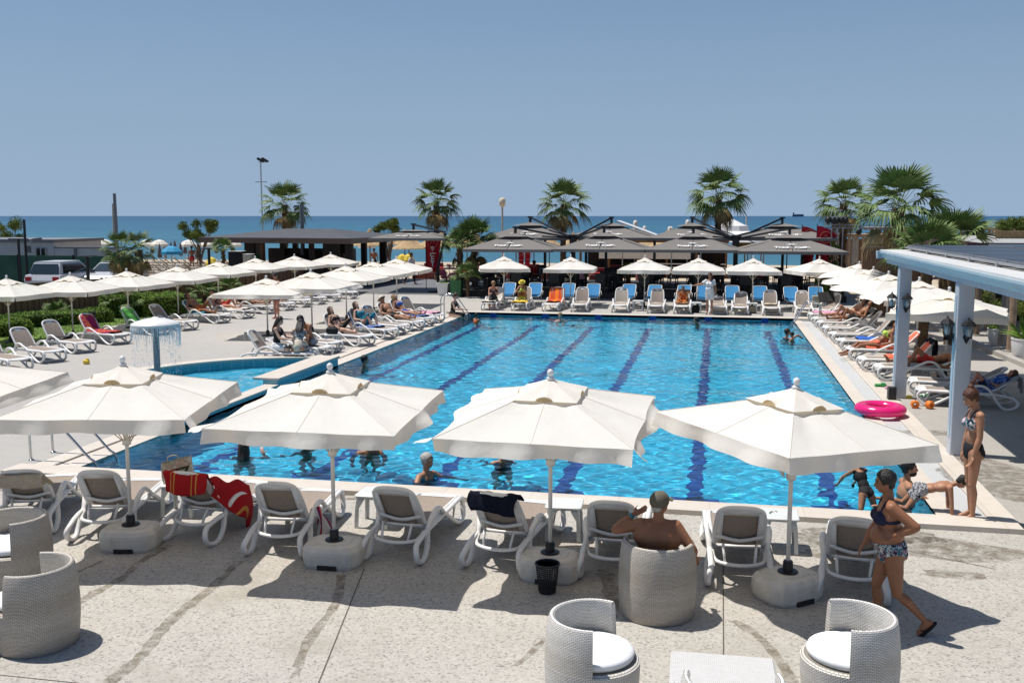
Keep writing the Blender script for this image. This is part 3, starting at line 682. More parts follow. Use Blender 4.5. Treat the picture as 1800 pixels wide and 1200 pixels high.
def V3(*a): return Vector(a)
def nrm(v): v=Vector(v); return v.normalized()
def remesh(m,vox,smooth=5,name='body'):
    me=m.mesh(name,'skin_tan'); o=bpy.data.objects.new(name,me); C.objects.link(o)
    r=o.modifiers.new('r','REMESH'); r.mode='VOXEL'; r.voxel_size=vox
    if smooth: s=o.modifiers.new('s','SMOOTH'); s.factor=.5; s.iterations=smooth
    dg=bpy.context.evaluated_depsgraph_get(); dg.update(); e=o.evaluated_get(dg); out=bpy.data.meshes.new_from_object(e); out.name=name
    bpy.data.objects.remove(o); bpy.data.meshes.remove(me)
    out.materials.clear(); out.shade_smooth() if len(out.polygons) else None
    return out
POSES={ # sp spine, hd head facing, la/ra upper arm, forearm; ll/rl thigh, shin, foot   (x right, y forward, z up)
 'stand':dict(z=.93,sp=(0,.03,1),fc=(0,1,0),la=[(-.18,0,-1),(-.08,.25,-1)],ra=[(.18,0,-1),(.08,.25,-1)],ll=[(-.02,.05,-1),(0,-.05,-1),(-.1,1,-.1)],rl=[(.02,.05,-1),(0,-.05,-1),(.1,1,-.1)]),
 'walk':dict(z=.90,sp=(0,.06,1),fc=(0,1,0),la=[(-.2,.3,-1),(-.05,.6,-1)],ra=[(.2,-.4,-1),(.08,0,-1)],ll=[(-.02,.42,-1),(0,.1,-1),(0,1,0)],rl=[(.02,-.3,-1),(0,-.7,-1),(0,.7,-.7)]),
 'lounge':dict(z=.46,sp=(0,-.75,.66),fc=(0,.9,.2),la=[(-.35,.25,-.8),(.2,.9,-.05)],ra=[(.35,.25,-.8),(-.2,.9,-.05)],ll=[(-.12,1,.06),(0,1,-.10),(0,.35,.9)],rl=[(.12,1,.06),(0,1,-.10),(0,.35,.9)]),
 'lounge_knee':dict(z=.46,sp=(0,-.75,.66),fc=(0,.9,.2),la=[(-.35,.35,-.8),(.2,.9,.35)],ra=[(.35,.25,-.8),(-.2,.9,-.05)],ll=[(-.12,.66,.78),(0,.45,-.85),(0,1,-.1)],rl=[(.12,1,.06),(0,1,-.10),(0,.35,.9)]),
 'flat':dict(z=.45,sp=(0,-1,.18),fc=(0,.3,1),la=[(-.5,.5,-.1),(.2,.9,.0)],ra=[(.5,.5,-.1),(-.2,.9,.0)],ll=[(-.12,1,.0),(0,1,-.02),(0,.35,.9)],rl=[(.12,1,.3),(0,.9,-.35),(0,.5,.8)]),
 'prone':dict(z=.45,sp=(0,1,.06),fc=(.6,.2,-.9),la=[(-.8,.7,.0),(.7,.7,-.1)],ra=[(.8,.7,.0),(-.7,.7,-.1)],ll=[(-.12,-1,-.02),(0,-1,.0),(0,-.9,-.4)],rl=[(.12,-1,-.02),(0,-1,.0),(0,-.9,-.4)]),
 'sit':dict(z=.46,sp=(0,.08,1),fc=(0,1,0),la=[(-.2,.35,-.9),(.1,.95,-.25)],ra=[(.2,.35,-.9),(-.1,.95,-.25)],ll=[(-.12,1,-.02),(0,.1,-1),(0,1,-.1)],rl=[(.12,1,-.02),(0,.1,-1),(0,1,-.1)]),
 'hunch':dict(z=.46,sp=(0,.45,.9),fc=(0,.9,-.35),la=[(-.1,.5,-.85),(.2,.8,.2)],ra=[(.1,.5,-.85),(-.2,.8,.2)],ll=[(-.12,1,-.02),(0,.1,-1),(0,1,-.1)],rl=[(.12,1,-.02),(0,.1,-1),(0,1,-.1)]),
 'wade':dict(z=.93,sp=(0,.08,1),fc=(0,1,0),la=[(-.75,.5,-.45),(.1,.9,-.15)],ra=[(.75,.5,-.45),(-.1,.9,-.15)],ll=[(-.05,.1,-1),(0,-.1,-1),(0,1,-.1)],rl=[(.05,.1,-1),(0,-.1,-1),(0,1,-.1)]),
}
def person(label,pose,loc,rz,sk='skin_tan',h=1.7,fat=0.0,fem=False,hair='hair_brown',style='short',wear=(),ov=None,vox=.013,face=None,group=None,girth=1.0,detail=False):
    """wear: list of (kind, material). ov overrides pose entries."""
    P=dict(POSES[pose]); P.update(ov or {}); s=h/1.7
    root=thing('person',label,'person',loc,rz,group)
    hip=V3(0,0,P['z']*(s if pose in('stand','walk','wade') else 1)); sp=nrm(P['sp']); X=nrm(P.get('x',(1,0,0))); X=(X-sp*X.dot(sp)).normalized(); F=sp.cross(X).normalized()
    if P.get('hip'): hip=V3(*P['hip'])
    bend=P.get('bend',None); up=nrm(bend) if bend else sp; Fu=up.cross(X).normalized(); Xu=X
    g=girth*s; m=MB(); bones={}
    E=Matrix((X,F,sp)).transposed(); EU=Matrix((Xu,Fu,up)).transposed()
    waist=hip+sp*.17*s; chest=waist+up*.17*s; neck=waist+up*(.345*s)
    sw=(.165 if fem else .19)*s; hw=.088*s
    m.ell(hip+sp*.02*s-F*.005*s,((.158 if fem else .145)*g*(1+fat*.25),(.105)*g*(1+fat*.4),.125*s),18,12,E)
    m.ell(waist,((.118 if fem else .135)*g*(1+fat*.5),.09*g*(1+fat*.6),.14*s),18,12,E)
    m.ell(chest+up*.02*s,((.140 if fem else .165)*g*(1+fat*.27),.10*g*(1+fat*.25),.17*s),18,12,EU)
    m.ell(chest+up*.125*s,((.125 if fem else .15)*s,.068*s,.075*s),16,10,EU)
    if fat>.2: m.ell(waist+F*(.035+.05*fat)*s-sp*.03*s,(.125*g*(1+fat*.35),.085*g*(1+fat*.5),.125*s),18,12,E)
    if fem:
        for q in (-1,1): m.ell(chest+up*.015*s+Fu*(.078+.03*fat)*s+Xu*q*.068*s,((.058+.012*fat)*s,(.055+.015*fat)*s,(.06+.01*fat)*s),12,8,EU)
    for q in (-1,1): m.ell(hip-F*.055*s+X*q*.062*s-sp*.035*s,(.078*g*(1+fat*.2),.07*g*(1+fat*.3),.09*s),12,8,E)
    # shoulders, neck, head
    shl={-1:neck-Xu*sw*.93-up*.035*s,1:neck+Xu*sw*.93-up*.035*s}
    if P.get('shr'): 
        for q in (-1,1): shl[q]=shl[q]+up*P['shr']*s
    m.caps(shl[-1]*.8+neck*.2,shl[1]*.8+neck*.2,.052*s,.052*s)
    for q in (-1,1): m.caps(neck-up*.0*s,shl[q],.042*s,.052*s*(1+fat*.2))
    fc=nrm(P['fc']); hu=P.get('hu'); hu=nrm(hu) if hu else (up*.75+V3(0,0,.25) if pose not in('prone','flat') else up); hu=(hu-fc*hu.dot(fc)).normalized(); hx=fc.cross(hu).normalized(); HE=Matrix((hx,fc,hu)).transposed()
    nk=nrm(up*.8+hu*.5); hc=neck+nk*.10*s+hu*.095*s+fc*.025*s
    m.caps(neck-up*.02*s,neck+nk*.09*s+hu*.02*s,.053*s*(1+fat*.2),.047*s*(1+fat*.15))
    m.ell(hc+hu*.025*s-fc*.012*s,(.078*s,.097*s,.091*s),18,14,HE); m.ell(hc-hu*.03*s+fc*.018*s,(.06*s*(1+fat*.12),.07*s,.078*s),16,12,HE)
    m.ell(hc-hu*.085*s+fc*.045*s,(.032*s,.028*s,.022*s),10,8,HE)           # chin
    m.caps(hc+hu*.008*s+fc*.086*s,hc-hu*.028*s+fc*.103*s,.009*s,.014*s)      # nose
    m.ell(hc-hu*.055*s+fc*.080*s,(.022*s,.012*s,.011*s),10,6,HE)           # mouth
    for q in (-1,1):
        m.ell(hc-hu*.005*s+hx*q*.073*s-fc*.008*s,(.010*s,.02*s,.030*s),8,6,HE); m.ell(hc+hu*.022*s+fc*.076*s+hx*q*.03*s,(.02*s,.01*s,.009*s),8,6,HE)
    arms=[];legs=[]; fing=[]
    ff=1+fat*.35
    for q,k in ((-1,'la'),(1,'ra')):
        A=P[k]; a=shl[q]; b=a+nrm(A[0])*.285*s; c=b+nrm(A[1])*.245*s
        m.caps(a,b,.050*s*ff*(.9 if fem else 1.05),.038*s*ff); m.caps(b,(b*.65+c*.35),.038*s*ff,.040*s*ff); m.caps((b*.65+c*.35),c,.040*s*ff,.025*s)
        arms.append((a,b,c)); hd=nrm(A[2]) if len(A)>2 else nrm(A[1]); 
        pn=A[3] if len(A)>3 else (hd.cross(V3(q,0,0)) if abs(hd.x)<.9 else V3(0,0,1)); pn=nrm(pn); sd=hd.cross(pn).normalized()
        pm=c+hd*.05*s; Hm=Matrix((sd,pn,hd)).transposed()
        m.ell(pm,(.038*s,.016*s,.052*s),12,8,Hm)
        curl=P.get('curl',.35)
        if P.get(k+'curl') is not None: curl=P[k+'curl']
        for i,(o,L) in enumerate(((-.029,.062),(-.010,.075),(.010,.070),(.028,.055))):
            p=c+hd*.088*s+sd*o*s; d=hd
            for j,w in enumerate((.42,.33,.25)):
                d=(d*cos(curl)+pn*sin(curl)).normalized() if j or True else d
                p2=p+d*L*w*s*1.25; m.caps(p,p2,.0088*s,.0078*s,8); p=p2
        p=c+hd*.03*s-sd*.03*s; d=nrm(hd*.7-sd*.75+pn*.25); p2=p+d*.036*s; m.caps(p,p2,.012*s,.010*s,8); m.caps(p2,p2+nrm(hd*.95-sd*.25+pn*.3)*.032*s,.010*s,.008*s,8)
    for q,k in ((-1,'ll'),(1,'rl')):
        L=P[k]; a=hip+X*q*hw-sp*.02*s; t=nrm(L[0]); b=a+t*.42*s; sh=nrm(L[1]); c=b+sh*.41*s; ft=nrm(L[2])
        m.caps(a,a*.5+b*.5,.088*g*(1+fat*.2),.070*g*(1+fat*.25)); m.caps(a*.5+b*.5,b,.070*g*(1+fat*.25),.050*g*(1+fat*.1))
        kn=nrm(ft-sh*ft.dot(sh)) if (ft-sh*ft.dot(sh)).length>1e-3 else F
        m.ell(b+kn*.008*s,(.048*g,.048*g,.05*g),10,8); cb=b+sh*.13*s-kn*.014*s
        m.caps(b,cb,.046*g,.053*g*(1+fat*.1)); m.caps(cb,c,.052*g,.031*s)
        m.ell(c,(.034*s,.036*s,.036*s),10,8); he=c+sh*.045*s-ft*.03*s; to=he+ft*.15*s
        m.caps(c+sh*.01*s,he,.032*s,.028*s); m.caps(he,to,.028*s,.030*s); m.caps(c+ft*.03*s+sh*.01*s,to,.028*s,.022*s)
        sd=ft.cross(sh).normalized()
        for i in range(5):
            o=(i-2)*.0145*s; Lt=(.042-.005*abs(i-(0 if q*1>0 else 4)))*s; p=to+sd*o+sh*.006*s; m.caps(p,p+ft*Lt,.0095*s,.0085*s,6)
        legs.append((a,b,c,to))
    me=remesh(m,vox*s,6 if vox>.011 else 8); me.materials.append(M[sk])
    body=bpy.data.objects.new('body',me); C.objects.link(body); body.parent=root
    n=len(me.vertices); co=np.empty(n*3); me.vertices.foreach_get('co',co); co=co.reshape(-1,3); no=np.empty(n*3); me.vertices.foreach_get('normal',no); no=no.reshape(-1,3)
    A_=lambda v:np.array(v)
    def seg(a,b):
        a=A_(a);b=A_(b);ab=b-a;t=np.clip(((co-a)@ab)/(ab@ab),0,1);return t,np.linalg.norm(co-a-t[:,None]*ab,axis=1)
    rel=(co-A_(hip))/s; sS=rel@A_(sp); lat=rel@A_(X); fr=rel@A_(F)
    relw=(co-A_(waist))/s; sU=relw@A_(up)+.17; latU=relw@A_(Xu); frU=relw@A_(Fu)
    armd=np.minimum.reduce([np.minimum(seg(a,b)[1],seg(b,c)[1]) for a,b,c in arms])/s
    hand=np.minimum.reduce([np.linalg.norm(co-A_(c),axis=1) for a,b,c in arms])/s
    tors=np.minimum.reduce([seg(hip,waist)[1],seg(waist,neck)[1]])/s
    def arm_side():   # torso only: further from the arm axes than from the trunk
        return np.minimum(armd-.055, hand-.12)
    LG=[(seg(a,b),seg(b,c)) for a,b,c,t in legs]
    def cloth(name,f,mt,off,lab=None):
        T=[]; me.calc_loop_triangles(); nt=len(me.loop_triangles); tri=np.empty(nt*3,dtype=np.int32); me.loop_triangles.foreach_get('vertices',tri); tri=tri.reshape(-1,3)
        f=np.asarray(f); P2=co+no*off; cnt=(f[tri]>0).sum(1); out=MB(); idx={}; 
        def vid(i):
            if i not in idx: idx[i]=len(out.v); out.v.append(tuple(P2[i]))
            return idx[i]
        def cut(i,j):
            key=(min(i,j),max(i,j))
            if key not in idx: t=f[i]/(f[i]-f[j]); idx[key]=len(out.v); out.v.append(tuple((co[i]+no[i]*off*.55)*(1-t)+(co[j]+no[j]*off*.55)*t))
            return idx[key]
        for t_ in tri[cnt==3]: out.f.append(tuple(vid(int(i)) for i in t_))
        for t_ in tri[(cnt>0)&(cnt<3)]:
            pl=[]
            for a in range(3):
                i,j=int(t_[a]),int(t_[(a+1)%3])
                if f[i]>0: pl.append(vid(i))
                if (f[i]>0)!=(f[j]>0): pl.append(cut(i,j))
            if len(pl)>2: out.f.append(tuple(pl))
        out.mi=[0]*len(out.f)
        if out.f: 
            o=out.build(name,mt,root,True)
            if lab: o['label']=lab
            return o
    legmin=np.minimum(LG[0][0][1],LG[1][0][1])/s
    for w in wear:
        kd,mt=w[0],w[1]
        if kd=='bikini_bottom':
            f=np.minimum.reduce([.085-sS,(sS+.155)-1.15*np.abs(lat),hand-.10,armd-.05]); cloth('bikini_bottom',f,mt,.006*s)
        elif kd=='briefs':
            f=np.minimum.reduce([.10-sS,(sS+.15)-.75*np.abs(lat),hand-.10,armd-.05]); cloth('briefs',f,mt,.008*s)
        elif kd=='bikini_top':
            band=.018-np.abs(sU-.325); cup=np.maximum.reduce([.076-np.sqrt((sU-.352)**2+(latU-q*.07)**2+.35*(frU-.09)**2) for q in (-1,1)]); cup=np.where(frU>0.0,cup,-1)
            strap=np.where((sU>.34),.009-np.abs(np.abs(latU)-.085-.0*sU),-1)
            f=np.minimum.reduce([np.maximum.reduce([band,cup,strap]),np.where(np.abs(latU)>.15,armd-.062,1),np.where(sU>.40,.52-sU,1),np.where(sU<.40,armd-.058,1),hand-.09]); f=np.where(np.linalg.norm(co-A_(hc),axis=1)/s<.15,-1,f)
            cloth('bikini_top',f,mt,.007*s)
        elif kd in('swimsuit','tank','shirt','dress','tshirt'):
            nk_=.475-(0 if kd in('shirt','tshirt','dress') else .06)*np.clip((.11-np.abs(latU))/.05,0,1)
            body_=np.minimum.reduce([nk_-sU,hand-.10])
            if kd=='swimsuit': body_=np.minimum.reduce([body_,(sS+.155)-1.0*np.abs(lat),np.where(sU<.40,armd-.05,.18-np.abs(latU)+.0)])
            elif kd=='tank': body_=np.minimum.reduce([body_,sS-.02,np.where(sU<.38,armd-.055,.17-np.abs(latU))])
            elif kd=='dress': body_=np.minimum.reduce([body_,sS+.30])
            else: body_=np.minimum.reduce([body_,sS+.02])
            if kd in('shirt','tshirt','dress'):
                lim=.97 if kd=='shirt' else .6
                ar=np.full(len(co),-1.)
                for a,b,c in arms:
                    ta,da=seg(a,b); ar=np.maximum(ar,np.minimum(lim-ta,.075-da/s))
                    if kd=='shirt': tb,db=seg(b,c); ar=np.maximum(ar,np.minimum(.5-tb,.065-db/s))
                fa=np.where(armd<.062,ar,body_); body_=np.where(sU>-.31,fa,-1)
                body_=np.minimum(body_,.495-sU+.06*(np.abs(latU)>.1))
            cloth({'swimsuit':'swimsuit','tank':'tank_top','shirt':'shirt','dress':'tunic','tshirt':'t_shirt'}[kd],body_,mt,(.007 if kd in('swimsuit','tank') else .022)*s)
        elif kd in('shorts','trunks','trousers','leggings'):
            k_={'shorts':.75,'trunks':.5,'trousers':1,'leggings':1}[kd]
            f=np.minimum.reduce([.11-sS,.16-np.abs(lat)+.05,.2-tors])
            f=np.where(sS>-.12,f,-1)
            for (tt,dd),(t2,d2) in LG:
                fl=np.minimum(k_*1.0-tt,.125-dd/s)
                if k_==1: fl=np.maximum(np.minimum(1-tt+.2,.125-dd/s),np.minimum(.93-t2,.085-d2/s))
                f=np.maximum(f,np.minimum(fl,hand-.07))
            f=np.minimum.reduce([f,.11-sS,np.minimum(armd-.045,hand-.08)]); cloth(kd,f,mt,(.014 if kd!='leggings' else .007)*s)
        elif kd=='skirt':
            mm=MB(); 
            w1=hip+sp*.08*s; ml=(legs[0][1]+legs[1][1])*.5; mm.caps(w1,hip,.15*g,.165*g,16); mm.caps(hip,ml,.165*g,.19*g,16); mm.caps(ml-X*.05,ml+X*.05-V3(0,0,.06),.14*g,.14*g,12)
            q_=remesh(mm,.02,6,'skirt'); q_.materials.append(M[mt]); o=bpy.data.objects.new('skirt',q_); C.objects.link(o); o.parent=root
        elif kd=='strap':
            mm=MB()
            for q in (-1,1): mm.tube(catmull([chest+up*.02*s+Fu*.125*s+Xu*q*.075*s,neck+Fu*.055*s+Xu*q*.085*s-up*.0*s,neck+Xu*q*.09*s+up*.018*s,neck-Fu*.05*s+Xu*q*.085*s-up*.02*s,chest-Fu*.10*s+Xu*q*.06*s+up*.02*s],5),.006*s,6)
            part('shoulder_straps',mm,mt,root,True)
        elif kd in('cap','hat'):
            mm=MB(); c0=hc+hu*.035*s
            if kd=='cap':
                mm.ell(c0-fc*.01*s,(.097*s,.115*s,.100*s),20,12,HE); V=[];n_=9
                for lay in (0,1):
                    for i in range(n_):
                        a=-1.15+2.3*i/(n_-1); 
                        for r in (.0,1.0): V.append(c0+hx*sin(a)*(.088+.004*r)*s+fc*(cos(a)*.083+.082*r*cos(a*.9)*1.0+.015)*s+hu*(.008-.022*r-lay*.006)*s)
                F_=[(i*2,i*2+1,i*2+3,i*2+2) for i in range(n_-1)]; F_+=[(n_*2+a,n_*2+d,n_*2+c_,n_*2+b) for a,b,c_,d in F_]; mm.add(V,F_)
            else:
                pr=[(.001,.105),(.05,.10),(.078,.08),(.088,.03),(.092,.02),(.15,.0),(.152,-.004),(.09,.012),(.08,.0)]
                mm.T=Matrix.Translation(c0)@HE.to_4x4(); mm.lathe([(r*s*1.02,z*s) for r,z in reversed(pr)],20); mm.T=None
            part('cap' if kd=='cap' else 'hat',mm,mt,root,50)
        elif kd=='glasses':
            mm=MB()
            for q in (-1,1): mm.ell(hc+hu*.012*s+fc*.085*s+hx*q*.034*s,(.026*s,.010*s,.019*s),10,8,HE); mm.tube([hc+hu*.016*s+fc*.08*s+hx*q*.058*s,hc+hu*.016*s+hx*q*.08*s],.003*s,5)
            mm.tube([hc+hu*.018*s+fc*.092*s-hx*.02*s,hc+hu*.018*s+fc*.092*s+hx*.02*s],.003*s,5); part('sunglasses',mm,mt,root,True)
        elif kd=='sandals':
            for L in legs:
                a,b,c,to=L; mm=MB(); fd=(to-c); 
                shv=nrm(c-b); ftv=nrm(P['ll' if L is legs[0] else 'rl'][2]); ctr=(c+shv*.078*s+ftv*.06*s); sdv=ftv.cross(shv).normalized()
                mm.T=Matrix.Translation(ctr)@Matrix((sdv,ftv,shv)).transposed().to_4x4(); A2=[(.045*cos(t)*(1+.12*sin(t)),.135*sin(t)) for t in [2*pi*i/20 for i in range(20)]]
                mm.add([(x*s,y*s,z*s) for z in (-.010,.012) for x,y in A2],[(i,(i+1)%20,20+(i+1)%20,20+i) for i in range(20)]+[tuple(range(19,-1,-1)),tuple(range(20,40))]); 
                mm.tube([(-.035*s,.0,-.005*s),(-.02*s,.04*s,-.045*s),(0,.075*s,-.035*s),(.02*s,.04*s,-.045*s),(.035*s,.0,-.005*s)],.008*s,6); mm.T=None
                part('sandal',mm,mt,root,True)
        elif kd=='wristband':
            mm=MB(); a,b,c=arms[0 if w[2]<0 else 1]; d=nrm(c-b); mm.tube([c-d*.035*s,c-d*.008*s],.034*s,12); part('wristband',mm,mt,root,True)
    # hair
    if style:
        mm=MB(); c0=hc+hu*.03*s-fc*.018*s
        if style!='bald':
            if not any(w[0] in('cap','hat') for w in wear): mm.ell(c0+hu*.010*s,(.093*s,.107*s,.100*s),18,12,HE)
            mm.ell(hc-fc*.055*s-hu*.02*s,(.068*s,.05*s,.065*s),14,10,HE)
            if style in('short','crop') and not any(w[0] in('cap','hat') for w in wear):
                for i in range(26 if style=='short' else 8):
                    a=random.uniform(0,6.28); b=random.uniform(.1,1.3); d=hx*sin(b)*cos(a)+fc*(sin(b)*sin(a)-.25)+hu*cos(b); mm.ell(c0+d*(.078 if style=='short' else .072)*s,(.024*s,)*3,8,6)
            if style=='bun': mm.ell(hc+hu*.138*s-fc*.062*s,(.046*s,.044*s,.040*s),12,8); mm.ell(hc+hu*.06*s-fc*.07*s,(.05*s,.04*s,.04*s),10,8)
            if style=='lowbun': mm.ell(hc-hu*.03*s-fc*.115*s,(.042*s,)*3,12,8)
            if style=='pony': mm.caps(hc+hu*.03*s-fc*.09*s,hc-hu*.04*s-fc*.14*s,.03*s,.035*s); mm.caps(hc-hu*.04*s-fc*.14*s,hc-hu*.2*s-fc*.12*s,.035*s,.014*s)
            if style=='long':
                for q in (-1,0,1): mm.caps(hc-fc*.06*s+hx*q*.045*s,neck-Fu*.09*s+Xu*q*.06*s-up*.02*s,.05*s,.042*s); mm.caps(neck-Fu*.09*s+Xu*q*.06*s-up*.02*s,neck-Fu*.115*s+Xu*q*.05*s-up*.14*s,.042*s,.022*s)
                for q in (-1,1): mm.caps(hc+hx*q*.07*s-fc*.01*s,hc+hx*q*.075*s-hu*.11*s-fc*.02*s,.026*s,.026*s)
            # keep the face free
            hm=remesh(mm,.012*s if vox<.012 else .016*s,3,'hair'); hm.materials.append(M[hair])
            bmh=bmesh.new(); bmh.from_mesh(hm)
            pc=hc+fc*.052*s+hu*.03*s; pn=nrm(fc*1.0-hu*(.42 if style!='bald' else .3)); 
            bmesh.ops.bisect_plane(bmh,geom=bmh.verts[:]+bmh.edges[:]+bmh.faces[:],plane_co=pc,plane_no=pn,clear_outer=True)
            bmh.to_mesh(hm); bmh.free()
            o=bpy.data.objects.new('hair',hm); C.objects.link(o); o.parent=root
    if face:
        mm=MB()
        for q in (-1,1): mm.ell(hc+hu*.008*s+fc*.083*s+hx*q*.031*s,(.011*s,.007*s,.006*s),8,6,HE)
        part('eyes',mm,'eye_dark',root,True); mm=MB()
        for q in (-1,1): mm.tube([hc+hu*.028*s+fc*.088*s+hx*q*.014*s,hc+hu*.035*s+fc*.086*s+hx*q*.032*s,hc+hu*.026*s+fc*.076*s+hx*q*.05*s],.004*s,5)
        part('eyebrows',mm,hair if hair!='hair_grey' else 'hair_grey',root,True)
        mm=MB(); mm.ell(hc-hu*.055*s+fc*.089*s,(.020*s,.006*s,.006*s),10,6,HE); part('lips',mm,'lip',root,True)
        if face=='beard':
            mm=MB(); mm.ell(hc-hu*.072*s+fc*.035*s,(.060*s,.062*s,.045*s),14,10,HE); mm.ell(hc-hu*.038*s+fc*.092*s,(.026*s,.008*s,.007*s),10,6,HE)
            b_=remesh(mm,.009,2,'beard'); b_.materials.append(M[hair]); o=bpy.data.objects.new('beard',b_); C.objects.link(o); o.parent=root
    return root,dict(hip=hip,neck=neck,hc=hc,arms=arms,legs=legs,hx=hx,fc=fc,hu=hu)
# ================================================================ FRONT ROW
G1='loungers in the front row beside the near pool edge'
FR=[('front row lounger with a beige towel over its back, leftmost',-8.45,11.0,.38,48),('front row lounger left of the floral shopping bag',-7.3,11.0,.22,54),('front row lounger under the red and yellow towel',-6.0,11.15,-.10,54),('front row lounger with a striped towel hanging down its side',-4.92,10.95,.10,54),('front row lounger right of the second parasol base',-3.45,11.02,-.04,54),
 ('front row lounger under the navy towel',-2.22,11.0,-.12,54),('front row lounger half hidden by the wicker chair with the seated man',-1.02,10.95,.0,54),('empty front row lounger just right of the seated man',.30,11.02,.05,54),('front row lounger behind the walking woman',1.55,10.85,-.16,54)]
for lb,x,y,rz,an in FR: lounger(x,y,rz,an,'white sling '+lb,G1)
GP='cream parasols of the front row'
for (lb,x,y,rz,fl,sd,am,tx,ty,hf) in (('cream parasol left in the front row, over the red towel',-6.66,10.22,.20,(2,8,4,0),4,1.7,.03,0,1.03),('cream parasol second from left in the front row with rolled left corner',-4.11,10.18,.03,(8,22,60,70),3,1.8,.05,0,1.02),('cream parasol third in the front row with its crank cloth hanging under the hem',-1.67,10.24,-.04,(10,40,110,60),1,1.9,.08,0,1.0),('cream parasol right in the front row behind the walking woman',.80,10.15,.70,(0,0,0,8),2,1.5,.04,.05,.97),('cream parasol cut by the left picture edge',-9.35,10.5,.1,(0,30,0,0),6,1.0,.04,0,1.05)):
    p=make_parasol(flare=fl,seed=sd,amp=am,half=hf); p.location=(x,y,0); p.rotation_euler.z=rz; tag(p,lb,None,GP); tilt(p,tx,ty)
m=MB(); rs=random.Random(2); V=[]
for j in range(9):
    for i in range(16):
        a=2*pi*i/16; r=(.05+.065*sin(pi*min(1,j/7))**.7)*(1+.25*sin(i*2.4+j)) if j<8 else .012; V.append((r*cos(a),r*sin(a),1.56-.028*j*(1+.25*sin(i*1.9))))
m.add(V,[(j*16+i,j*16+(i+1)%16,(j+1)*16+(i+1)%16,(j+1)*16+i) for j in range(8) for i in range(16)]); o=m.build('rolled_cloth','grey_cloth',None,True); mat('taupe_cover',(.30,.26,.22),.9,.15,20,.2); o.material_slots[0].link='OBJECT'; o.material_slots[0].material=M['taupe_cover']; o.location=(-1.67,10.24,.07); tag(o,'bunched taupe cloth bag tied to a parasol pole under the canopy','cloth bag')
# side tables
GS='side tables of the front row'
ST=[('pale plastic side table holding the shopping bag',-6.75,11.55,.1),('square plastic side table with an ashtray, second parasol',-4.12,11.62,.0),('square plastic side table behind the black basket',-1.72,11.62,.05),('square plastic side table with dry leaves, right parasol',.80,11.68,.0)]
for i,(lb,x,y,rz) in enumerate(ST):
    if i==0: r=STL[0]; r.location=(x,y,0); r.rotation_euler.z=rz; tag(r,lb,None,GS)
    else: copy_thing(STL,(x,y,0),rz,lb,GS)
m=MB(); m.lathe([(.001,.42),(.055,.42),(.065,.45),(.058,.452),(.05,.43),(.001,.428)],20); o=m.build('ashtray','tan_canvas',None,True); mat('clay',(.40,.34,.24),.7); o.data.materials[0]=M['clay']; o.location=(-4.08,11.55,0); tag(o,'small round clay ashtray on a side table','ashtray')
m=MB()
for dx,dy,a in ((-.08,.02,.4),(-.03,.05,2),(-.10,-.03,1.2)): m.add([(.8+dx+cos(a+q)*r_,11.7+dy+sin(a+q)*r_,.4215+h_) for q,r_,h_ in ((0,.035,.0),(1.57,.01,.008),(3.14,.035,.0),(4.71,.01,.006))],[(0,1,2,3)])
mat('leaf_dry',(.07,.10,.03)); o=m.build('fallen_leaves','leaf_dry'); tag(o,'few dry green leaves lying on the right side table','leaves',kind='stuff')
# wicker chairs and table
mat('coffee_glass',(.7,.7,.7))
W1=make_tub('wicker',False,'tall beige wicker tub chair with the seated man'); W1.location=(-.48,9.46,0); W1.rotation_euler.z=.0
for lb,(px,py),rz,mw in (('wicker tub chair at bottom left, back turned to the camera',(66,1128),1.75,'wicker'),('wicker tub chair at the left picture edge behind another',(28,1025),2.45,'wicker'),('white wicker tub chair left of the low white table',(1040,1235),-1.72,'wicker_white'),('white wicker tub chair right of the low white table',(1490,1235),1.72,'wicker_white'),('white wicker tub chair in front of the low table, cut by the bottom edge',(1285,1368),0.1,'wicker_white')):
    v=at(px,py); c=make_tub(mw,True,lb); c.location=(v.x,v.y,0); c.rotation_euler.z=rz; c['group']='wicker tub chairs'
def low_table(lb,x,y,rz,w,d,h):
    t=thing('coffee_table',lb,'coffee table',(x,y,0),rz); m=MB(); m.rbox((0,0,h-.03),(w,d,.06),.02); part('table_top',m,'wicker_top',t,35); m=MB(); m.rbox((0,0,(h-.065)/2),(w-.06,d-.06,h-.065),.02); part('body',m,'wicker_top',t,35); return t
low_table('low white wicker coffee table between two tub chairs',*(lambda v:(v.x,v.y))(at(1268,1262)),0.02,.80,.56,.40)
low_table('low pale coffee table at left picture edge',*(lambda v:(v.x,v.y))(at(-75,1135)),0.5,.6,.6,.42)
# black waste basket
t=thing('waste_basket','black lattice plastic waste basket before a parasol base','waste basket',(*at(962,1040).xy,0)); m=MB()
H=.30; f=lambda z:.085+.035*z/H
for i in range(26):
    a=2*pi*i/26; m.tube([(f(z)*cos(a+w_),f(z)*sin(a+w_),z) for z,w_ in ((.02,0),(H,0))],.0042,4)
for z in [.02+.0215*j for j in range(13)]: m.tube([(f(z)*cos(2*pi*i/26),f(z)*sin(2*pi*i/26),z) for i in range(26)],.0042,4,closed=True)
part('lattice',m,'black_plastic',t); m=MB(); m.lathe([(.125,H-.01),(.132,H),(.132,H+.015),(.118,H+.015),(.118,H-.01)],26); part('rim',m,'black_plastic',t); m=MB(); m.lathe([(.086,0),(.088,.035),(.07,.03)],24); part('bottom',m,'black_plastic',t)
